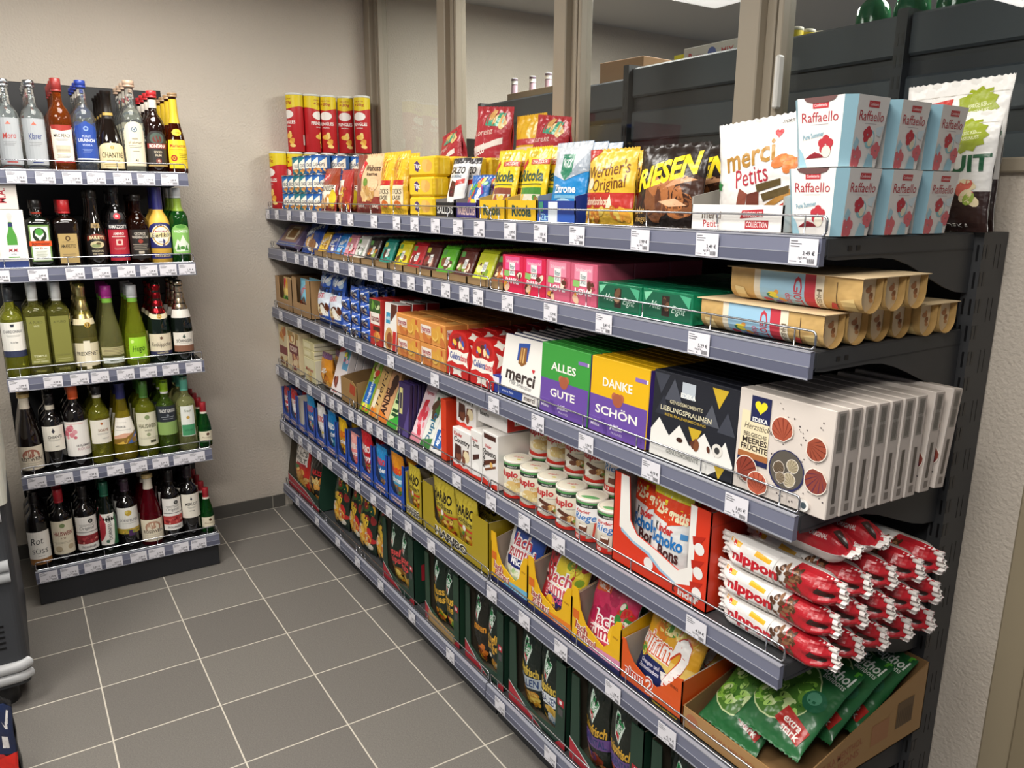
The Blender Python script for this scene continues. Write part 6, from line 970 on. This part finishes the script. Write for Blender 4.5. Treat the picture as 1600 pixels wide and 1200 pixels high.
# ================================================================ bottom tier: crisp bags in dark green cartons
t = 5
GCUT = [0, 0, 1, 0, 1, 1, .84, 1, .84, .16, .5, .12, .15, .22, .12, 1, 0, 1]
def green(x, w_, ds, bags, h=.245, brown=0):
    tr = tray('display_tray', w_, .30, h, h, h, '1d3a2c' if not brown else '22402e', '4a4234', cut=GCUT, F=[('P', 'a82430', [0, 0, .14, .0, .6, .0, .3, .09, 0, .24]), ('P', 'c8d0cc', [0, .24, .3, .09, .6, 0, .62, 0, .32, .10, 0, .255]), ('P', 'a82430', [.84, 0, 1, 0, 1, .1, .9, .06]), ('R', 'a82430', .87, .50, .97, .58), ('R', 'e8e0e0', .90, .52, .94, .56), ('R', '4a4a4a', .88, .38, .96, .47)]+([('P', 'a8895a', [.1, 0, .86, 0, .86, .12, .1, .16])] if brown else []), S=[('R', 'a82430', .1, .35, .3, .6), ('R', '8a2430', .6, .1, .66, .8)])
    at(tr, x, t); tag(tr, 'dark green display carton '+ds, 'tray', 'dark green crisp display cartons')
    nb = len(bags); bw = w_*.70/nb
    for i, (F, dsb, sd) in enumerate(bags):
        b = bag('crisp_bag', bw*.98, h*1.0, .055, '15241c', F, sd=sd); at(b, x-w_*.355+bw*(i+.5), t, y=FY+.012, dz=.004, rx=4.5); row(b, dsb, 'bag', 3, 0, .07, group=dsb+'s')
def crisp(txt, c, pan, ptx, food, tc='d8b84a'):
    return [('R', c, 0, 0, 1, 1), ('P', 'c8d8cc', [.30, .94, .56, .88, .70, .84, .52, .62, .34, .70]), ('P', '1f7a44', [.33, .92, .55, .87, .67, .84, .51, .72, .35, .76]), ('P', 'b02a30', [.36, .75, .51, .71, .50, .64, .37, .71]), ('T', 'f0f4f0', .50, .82, .05, 'funny', .22, -6, .02), ('T', 'f0f4f0', .50, .77, .05, 'frisch', .22, -6, .02), ('T', tc, .5, .56, .11, txt, .9, -4, .04)]+([('R', pan, 0, .34, 1, .48), ('T', '1f3a6a' if pan != 'b02a30' else 'f0f0f0', .5, .41, .09, ptx, .84, 0, .03)] if pan else [('T', tc, .5, .44, .11, ptx, .9, -4, .04)])+[('B', food, .02, .02, .98, .34, 12, .2, .7)]
ch = ['d8a83a', 'c88a2a', 'e8c860', '8a5a1e']
o = bag('snack_bag', .19, .235, .07, 'c0322c', [('R', 'e8e0d8', .05, .56, .95, .92), ('T', '4a4a44', .5, .82, .10, "NIC NAC'S", .84, -3, .04), ('T', '4a4a44', .5, .68, .09, 'DOPPELT', .84, -3, .04), ('R', '3a6a3a', .1, .46, .6, .54), ('R', 'a82430', .4, .54, .9, .6), ('B', ['d8a050', 'c8843a', 'b8702a', 'e0b470'], 0, 0, 1, .50, 34, .11)], sd=160)
trA = tray('display_tray', .45, .30, .06, .30, .30, '1d3a2c', '4a4234', sp=[(0, 0), (.30, 0), (.30, .245), (.03, .245), (0, .06)], F=[('P', 'a82430', [0, 0, 1, 0, 1, .2, .6, .7, 0, .95]), ('P', 'c8d0cc', [0, .95, .6, .7, 1, .2, 1, .26, .6, .78, 0, 1])], S=[('R', 'a82430', .42, .30, .86, .64), ('P', 'd8b0b0', [.5, .4, .7, .5, .6, .58])])
trA.location = (0, 0, 0); at(trA, .255, t); tag(trA, 'dark green display carton with red lip nearest the corner', 'tray', 'dark green crisp display cartons')
at(o, .150, t, y=FY+.008, dz=.004, rx=-3); row(o, 'red and white coated peanut bag by the corner wall', 'bag', 3, 0, .08, group='coated peanut bags')
o = bag('snack_bag', .17, .22, .07, '2a2a26', [('R', 'a8a49a', .30, 0, .36, 1), ('B', ['d8a050', 'c8843a', 'e0b470', '6a4a2a'], 0, .05, 1, .62, 26, .12), ('T', 'd83a3a', .75, .70, .10, 'NUSS', .4, 0, .04), ('T', 'e8d08a', .75, .5, .10, 'MIX', .34, 0, .04)], sd=161); at(o, .350, t, y=FY+.008, dz=.004, rx=-3); row(o, 'dark transparent nut snack bag in the corner carton', 'bag', 3, 0, .08, group='dark nut snack bags')
lsF = [('R', '1c2a20', 0, 0, 1, 1), ('P', 'e0b82a', [.1, .98, .7, .9, .5, .75]), ('B', ['1f4a34', '8a2a2a', 'd8a83a', '3a5a2a'], .0, .4, 1, 1, 14, .16), ('T', 'd8b83a', .4, .58, .12, 'frisch', .7, -6, .04), ('B', ['d89a2a', 'c8782a', 'e8c050', 'b82a2a', 'd8d0c0'], .02, .02, .98, .48, 24, .18)]
ls = bag('crisp_bag', .138, .25, .06, '1c2a20', lsF, sd=162)
for k, (x, y, rz, rx) in enumerate(((.690, 0, .08, -5), (.835, .01, -.04, -5), (.98, .0, .08, -5), (1.123, .01, .0, -5))):
    c = ls if k == 0 else copy_tree(ls); at(c, x, t, y=FY+.004+y, rx=rx, rz=rz); row(c, 'loose black and yellow crisp bag, %s from the left' % ORD[k], 'bag', 3, 0, .088, group='loose black and yellow crisp bags')
green(1.335, .265, 'with red-lettered crisp bags', [(crisp('Kessel', '17261d', None, 'Chips', ch, 'd84a4a'), 'crisp bag with red lettering, left in its carton', 171), (crisp('Kessel', '17261d', None, 'Chips', ch, 'd84a4a'), 'crisp bag with red lettering, right in its carton', 172)])
green(1.675, .240, 'with a torn brown front', [(crisp('Erdnuss', '14241a', None, 'Flippies', ['e0b83a', 'b83a22', '5a8a2a', 'd8902a'], 'd8a83a'), 'crisp bag with sunflower print, left in the torn carton', 173), (crisp('Erdnuss', '14241a', None, 'Flippies', ['e0b83a', 'b83a22', '5a8a2a'], 'd8a83a'), 'crisp bag with sunflower print, right in the torn carton', 174)], brown=1)
green(1.945, .225, 'with ring snack bags', [(crisp('Flammen', '1a1a14', None, '', ['d8782a', 'e0a83a', '8a3a1a'], 'd8902a'), 'snack bag with flame print beside the ring snacks', 175), (crisp('Kringli-', '14201a', None, 'ringe', ['e0a83a', 'c88a2a', 'd8d0b8'], 'e0a83a'), 'snack bag with ring print and white cup', 176)])
green(2.222, .270, 'with pale blue labelled crisp bags', [(crisp('Ofenfrisch', '141f1a', 'aab4bc', 'BALLEN', ch), 'crisp bag with grey label band', 177), (crisp('Chipsfrisch', '141f1a', 'e0e6ea', 'GESALZEN', ['3a8ab0', 'd8a83a', 'c8ccd0', 'e0b84a']), 'crisp bag with white and blue salted label', 178)])
green(2.512, .270, 'with purple oriental crisp bags', [(crisp('Chipsfrisch', '1a201a', '6a4a8a', 'ORIENTAL', ['b86a3a', 'd8a050', '8a3a22', '6a4a8a'], 'd8a83a'), 'crisp bag with purple label, left in its carton', 179), (crisp('Chipsfrisch', '1a201a', '6a4a8a', 'ORIENTAL', ['b86a3a', 'd8a050', '8a3a22'], 'd8a83a'), 'crisp bag with purple label, right in its carton', 180)])
green(2.805, .270, 'with paprika crisp bags at the near end', [(crisp('Chipsfrisch', '1a201a', 'b02a30', 'UNGARISCH', ch), 'crisp bag with red label, left in the nearest carton', 181), (crisp('Chipsfrisch', '1a201a', 'b02a30', 'UNGARISCH', ch), 'crisp bag with red label, right in the nearest carton', 182)])

# ================================================================ price tags clipped into the rails
TGM = {}
def price_tag(txt, w=.053, h=.040):
    k = (txt, w)
    if k in TGM: return D.objects.new('price_tag', TGM[k])
    m = MB(); m.box((-w/2, -.0006, 0), (w/2, 0, h), M('e6e4ea', 'p'))
    F = [('T', '3a3a40', .70, .44, .15, txt, -.42, 0, .02), ('T', '55555c', .5, .26, .09, '1kg '+txt, -.3)]+[('R', '55555c', .05, .88-.1*i, .3+.07*((i*2+len(txt)) % 3), .91-.1*i) for i in range(3)]+[('R', '8a8a92', .05, .10, .3, .13), ('R', '8a8a92', .42, .08, .48, .13)]
    F += [('R', '2a2a30', .66+.021*i, .06, .66+.021*i+(.012 if i % 3 else .006), .24) for i in range(13)]
    deco(m, fl_front(w, h, -.0006), w, h, F); o = m.build('price_tag'); TGM[k] = o.data; return o
PR = ['2,49 €', '1,05 €', '2,29 €', '1,99 €', '3,49 €', '0,99 €', '1,79 €', '2,79 €', '4,19 €', '5,29 €', '3,89 €', '1,29 €']
TAGX = [[.057, .196, .371, .548, .696, .955, 1.076, 1.285, 1.462, 1.590, 1.725, 1.858, 1.972, 2.120, 2.250, 2.388, 2.590, 2.765, 2.966],
        [.272, .445, .565, .682, .800, .915, 1.064, 1.185, 1.318, 1.450, 1.555, 1.665, 1.782, 1.890, 1.965, 2.110, 2.295, 2.488, 2.760],
        [.160, .430, .720, .930, 1.105, 1.385, 1.705, 2.045, 2.250, 2.440, 2.652, 2.875],
        [.045, .185, .350, .515, .690, .790, .880, 1.000, 1.085, 1.180, 1.270, 1.365, 1.450, 1.550, 1.660, 1.835, 2.030, 2.195, 2.345, 2.800],
        [.075, .215, .345, .470, .600, .730, .905, 1.035, 1.190, 1.330, 1.490, 1.660, 2.035, 2.200, 2.365, 2.565, 2.740],
        [.24, .52, .78, 1.00, 1.23, 1.50, 1.78, 2.08, 2.33, 2.62]]
prod = {}
for o in list(COL.objects):
    if o.parent is None and o.get('label') and o.get('category') not in ('shelf', 'shelving', 'ceiling light', 'handle'):
        for ti, z in enumerate(TZ):
            if abs(o.location.z-z) < .05 and o.location.y < -.48 and o.location.x > 0: prod.setdefault(ti, []).append(o)
for ti, xs in enumerate(TAGX):
    for i, x in enumerate(xs):
        o = price_tag(PR[(i*5+ti*3) % len(PR)] if not (ti == 0 and i > 12) else ['2,49 €', '1,05 €', '2,29 €', '1,99 €', '2,49 €', '3,49 €'][i-13])
        if o.name not in COL.objects: COL.objects.link(o)
        put(o, x, YF-.0082, TZ[ti]-.0425)
        tag(o, 'white price tag on the %s tier rail of the sweets shelving, %s from the corner' % (TN[ti], ['first', 'second', 'third', 'fourth', 'fifth', 'sixth', 'seventh', 'eighth', 'ninth', 'tenth', 'eleventh', 'twelfth', 'thirteenth', 'fourteenth', 'fifteenth', 'sixteenth', 'seventeenth', 'eighteenth', 'nineteenth', 'twentieth'][i]), 'price tag', 'price tags on the sweets shelving')
LT = [[-1.61, -1.525, -1.44, -1.358, -1.282, -1.197, -1.118, -1.037, -.999], [-1.615, -1.50, -1.385, -1.30, -1.217, -1.140, -1.072, -1.004], [-1.605, -1.498, -1.413, -1.345, -1.258, -1.178, -1.098, -1.012], [-1.592, -1.505, -1.420, -1.330, -1.248, -1.168, -1.090, -1.030], [-1.598, -1.528, -1.448, -1.373, -1.285, -1.218, -1.125, -1.055]]
for ti, ys in enumerate(LT):
    ys = sorted(ys); ys = [y for i, y in enumerate(ys) if i == 0 or y-ys[i-1] > .055]
    for i, y in enumerate(ys):
        o = price_tag(PR[(i*7+ti*5) % len(PR)], .060)
        if o.name not in COL.objects: COL.objects.link(o)
        put(o, LX+.0084, y, LZ[ti]-.0435, PI/2)
        tag(o, 'white price tag on the %s tier rail of the liquor rack, %s from the left' % (LN[ti], ORD[i]), 'price tag', 'price tags on the liquor rack')

# ================================================================ chest freezer at the left edge
fz = empty('chest_freezer', (.86, -2.2, 0)); tag(fz, 'dark grey chest freezer with silver bumper rails at the left picture edge', 'freezer')
FX, FZY = 1.175-.86, -1.680+2.2
GRY = M('3c3e42', 's'); SIL = M('b4b5b6', 'k')
def rr(x0, y0, x1, y1, r, n=6):
    p = []
    for cx, cy, a in ((x1-r, y1-r, 0), (x0+r, y1-r, .5*PI), (x0+r, y0+r, PI), (x1-r, y0+r, 1.5*PI)):
        p += [(cx+r*math.cos(a+.5*PI*k/n), cy+r*math.sin(a+.5*PI*k/n)) for k in range(n+1)]
    return p
MB().prism(rr(-.31, -.9, FX, FZY, .03), 'z', .075, .655, GRY).build('body', fz)
MB().prism(rr(-.315, -.905, FX+.006, FZY+.006, .035), 'z', .655, .93, M('dcdccf', 'k')).build('top_rim', fz)
MB().prism(rr(-.30, -.89, FX-.01, FZY-.01, .03), 'z', .93, .945, M('9fb0b4', 'd')).build('glass_lid', fz)
for z, wrap in ((.105, 1), (.435, 0), (.625, 0)):
    m = MB()
    for dz in (0, .034):
        pts = [(FX+.002, -.85, z+dz), (FX+.002, FZY-(.035 if wrap else .014), z+dz)]
        if wrap: pts += [(FX-.033+.035*math.cos(a), FZY-.033+.035*math.sin(a), z+dz) for a in [PI/2*k/6 for k in range(1, 5)]]
        m.tube(pts, .0175, SIL, 10)
    m.build('bumper_rail', fz)
m = MB()
for k in range(5): m.box((FX-.001, FZY-.30, .205+.018*k), (FX+.0015, FZY-.05, .211+.018*k), BLK)
m.build('vent_grille', fz)
MB().box((FX-.001, FZY-.09, .545), (FX+.001, FZY-.03, .585), M('d8d4cc', 'p')).build('rating_label', fz)
for dx, dy in ((FX-.06, FZY-.07), (FX-.06, -.8), (-.24, FZY-.07), (-.24, -.8)):
    MB().lathe([(.030, 0), (.034, .01), (.034, .05), (.026, .076)], BLK, 16, c=(dx, dy)).build('foot', fz)
fb = bag('frozen_food_bag', .26, .33, .07, '17181c', [('P', 'b82a28', [.55, .0, 1, 0, 1, .5, .75, .62]), ('B', ['c8742a', 'd8923a', 'a8541e', 'e0a850'], .05, .05, .8, .55, 26, .16), ('T', 'e8e4e0', .55, .84, .14, 'CHICKEN', .84, 0, .04), ('T', '6aa8c8', .55, .72, .07, 'knusprig', .6), ('R', '1f2a4a', .7, .55, 1, .95), ('P', 'd8281e', [.84, .5, 1, .56, 1, .2, .9, .3]), ('R', 'e8e4e0', .9, .6, .96, .7)], sd=190)
put(fb, 1.60, -1.815, .001, .6); tag(fb, 'black and red frozen food bag at the lower left corner', 'bag')

# ================================================================ back room behind the windows
bs = empty('back_room_shelving', (2.1, .33, 0)); tag(bs, 'tall anthracite shelving seen from behind through the windows', 'shelving')
P3 = M('434950', 's'); P4 = M('2c2e32', 's')
for (x0, x1, zt) in ((.56, 1.535, 1.945), (1.56, 2.545, 1.975), (2.565, 3.62, 1.975)):
    m = MB(); m.box((x0-2.1, .0, 0), (x1-2.1, .012, zt-.01), P4); z = zt
    for k in range(6):
        m.bbox((x0-2.1, -.014, z-.098), (x1-2.1, .0, z), P3, .006); z -= .145
    m.build('back_panel', bs)
    MB().bbox((x0-2.1, .014, zt-.185), (x1-2.1, .40, zt-.16), P4, .002).build('top_board', bs)
for x in (.545, 1.547, 2.555, 3.63):
    m = MB(); m.box((x-.015-2.1, -.03, 0), (x+.013-2.1, .03, 1.985 if x > 1 else 1.95), P4)
    for k in range(12): m.box((x-.011-2.1, -.0306, 1.93-.05*k-.03), (x-.005-2.1, -.029, 1.93-.05*k), BLK); m.box((x+.003-2.1, -.0306, 1.93-.05*k-.03), (x+.009-2.1, -.029, 1.93-.05*k), BLK)
    m.build('upright', bs)
GB = bottle('bord', .315, .0435, '3f8a5e', 'l', ('e8e8e6', .016, 1.3), None, [(.30, .52, 150, 'd8e0dc', [('T', '2a6a4a', .5, .5, .3, 'QUELLE', .6)])], name='water_bottle')
for k, x in enumerate((2.392, 2.500, 2.612, 2.725)):
    c = GB if k == 0 else copy_tree(GB); put(c, x, .425, 1.8165, -.3); tag(c, 'green water bottle on top of the back room shelving, %s from left' % ORD[k], 'bottle', 'green water bottles in the back room')
PB = bottle('bord', .27, .036, '6a5a68', 'd', ('e4e2dc', .024, 1.1), ('b89aa8', .70, .90), [(.2, .5, 140, 'c8b8c0', [])], name='drink_bottle')
for k, (x, y) in enumerate(((.62, .44), (.72, .47), (.84, .47), (.97, .47), (1.09, .47))):
    c = PB if k == 0 else copy_tree(PB); put(c, x, y, 1.9165-.155, 0); 
    c.location.z = 1.7865; tag(c, 'white-capped drink bottle on the back room shelving, %s from left' % ORD[k], 'bottle', 'white-capped drink bottles')
cr = boxp('bottle_carton', .46, .19, .05, '9a8468', [('R', 'a85a4a', .02, .2, .2, .8)], kind='c'); put(cr, .93, .350, 1.7865); tag(cr, 'low brown carton in front of the white-capped bottles in the back room', 'carton')
c = boxp('cardboard_box', .22, .245, .20, '9a7a5c', kind='c'); put(c, 1.40, .40, 1.7865, .1); tag(c, 'plain brown cardboard box on top of the back room shelving', 'box')
o = boxp('flat_carton', .36, .192, .22, 'ccc6be', [('T', 'b83a3a', .16, .84, .14, 'Rama', .2, 0, .04), ('E', '4a5a9a', .34, .86, .05), ('T', 'b83a3a', .52, .86, .1, 'MIX', .14), ('R', 'a8283a', .74, .7, .94, .98), ('T', 'e8d8d8', .84, .84, .16, 'W', .1)], kind='c'); put(o, 1.955, .345, 1.8165); tag(o, 'white printed carton on top of the back room shelving', 'carton')
for k in range(4):
    c = can('yellow_jar', .024, .194, 'c8b428', [('R', 'e0d8b0', .2, .2, .8, .7)], ('d8d4c0', 'k')); put(c, 2.175+.001*k, .36+.052*k, 1.8165); tag(c, 'small yellow jar beside the white printed carton, %s from the window' % ORD[k], 'jar', 'small yellow jars in the back room')
o = bag('yellow_pouch', .10, .19, .04, 'd8c81e', sd=191); put(o, 1.725, .38, 1.8165, 0); tag(o, 'small yellow pouch left of the white printed carton in the back room', 'pouch')
o = boxp('dark_box', .16, .46, .30, '3a3430', [('R', '4a2428', .45, .1, .95, .9)]); put(o, .40, .24, 1.40);  # plain dark box with a dark red patch on its front
o.location.z = 0; o.scale = (1, 1, 1.80/.46); tag(o, 'tall dark box standing in the back room behind the first window', 'cupboard')
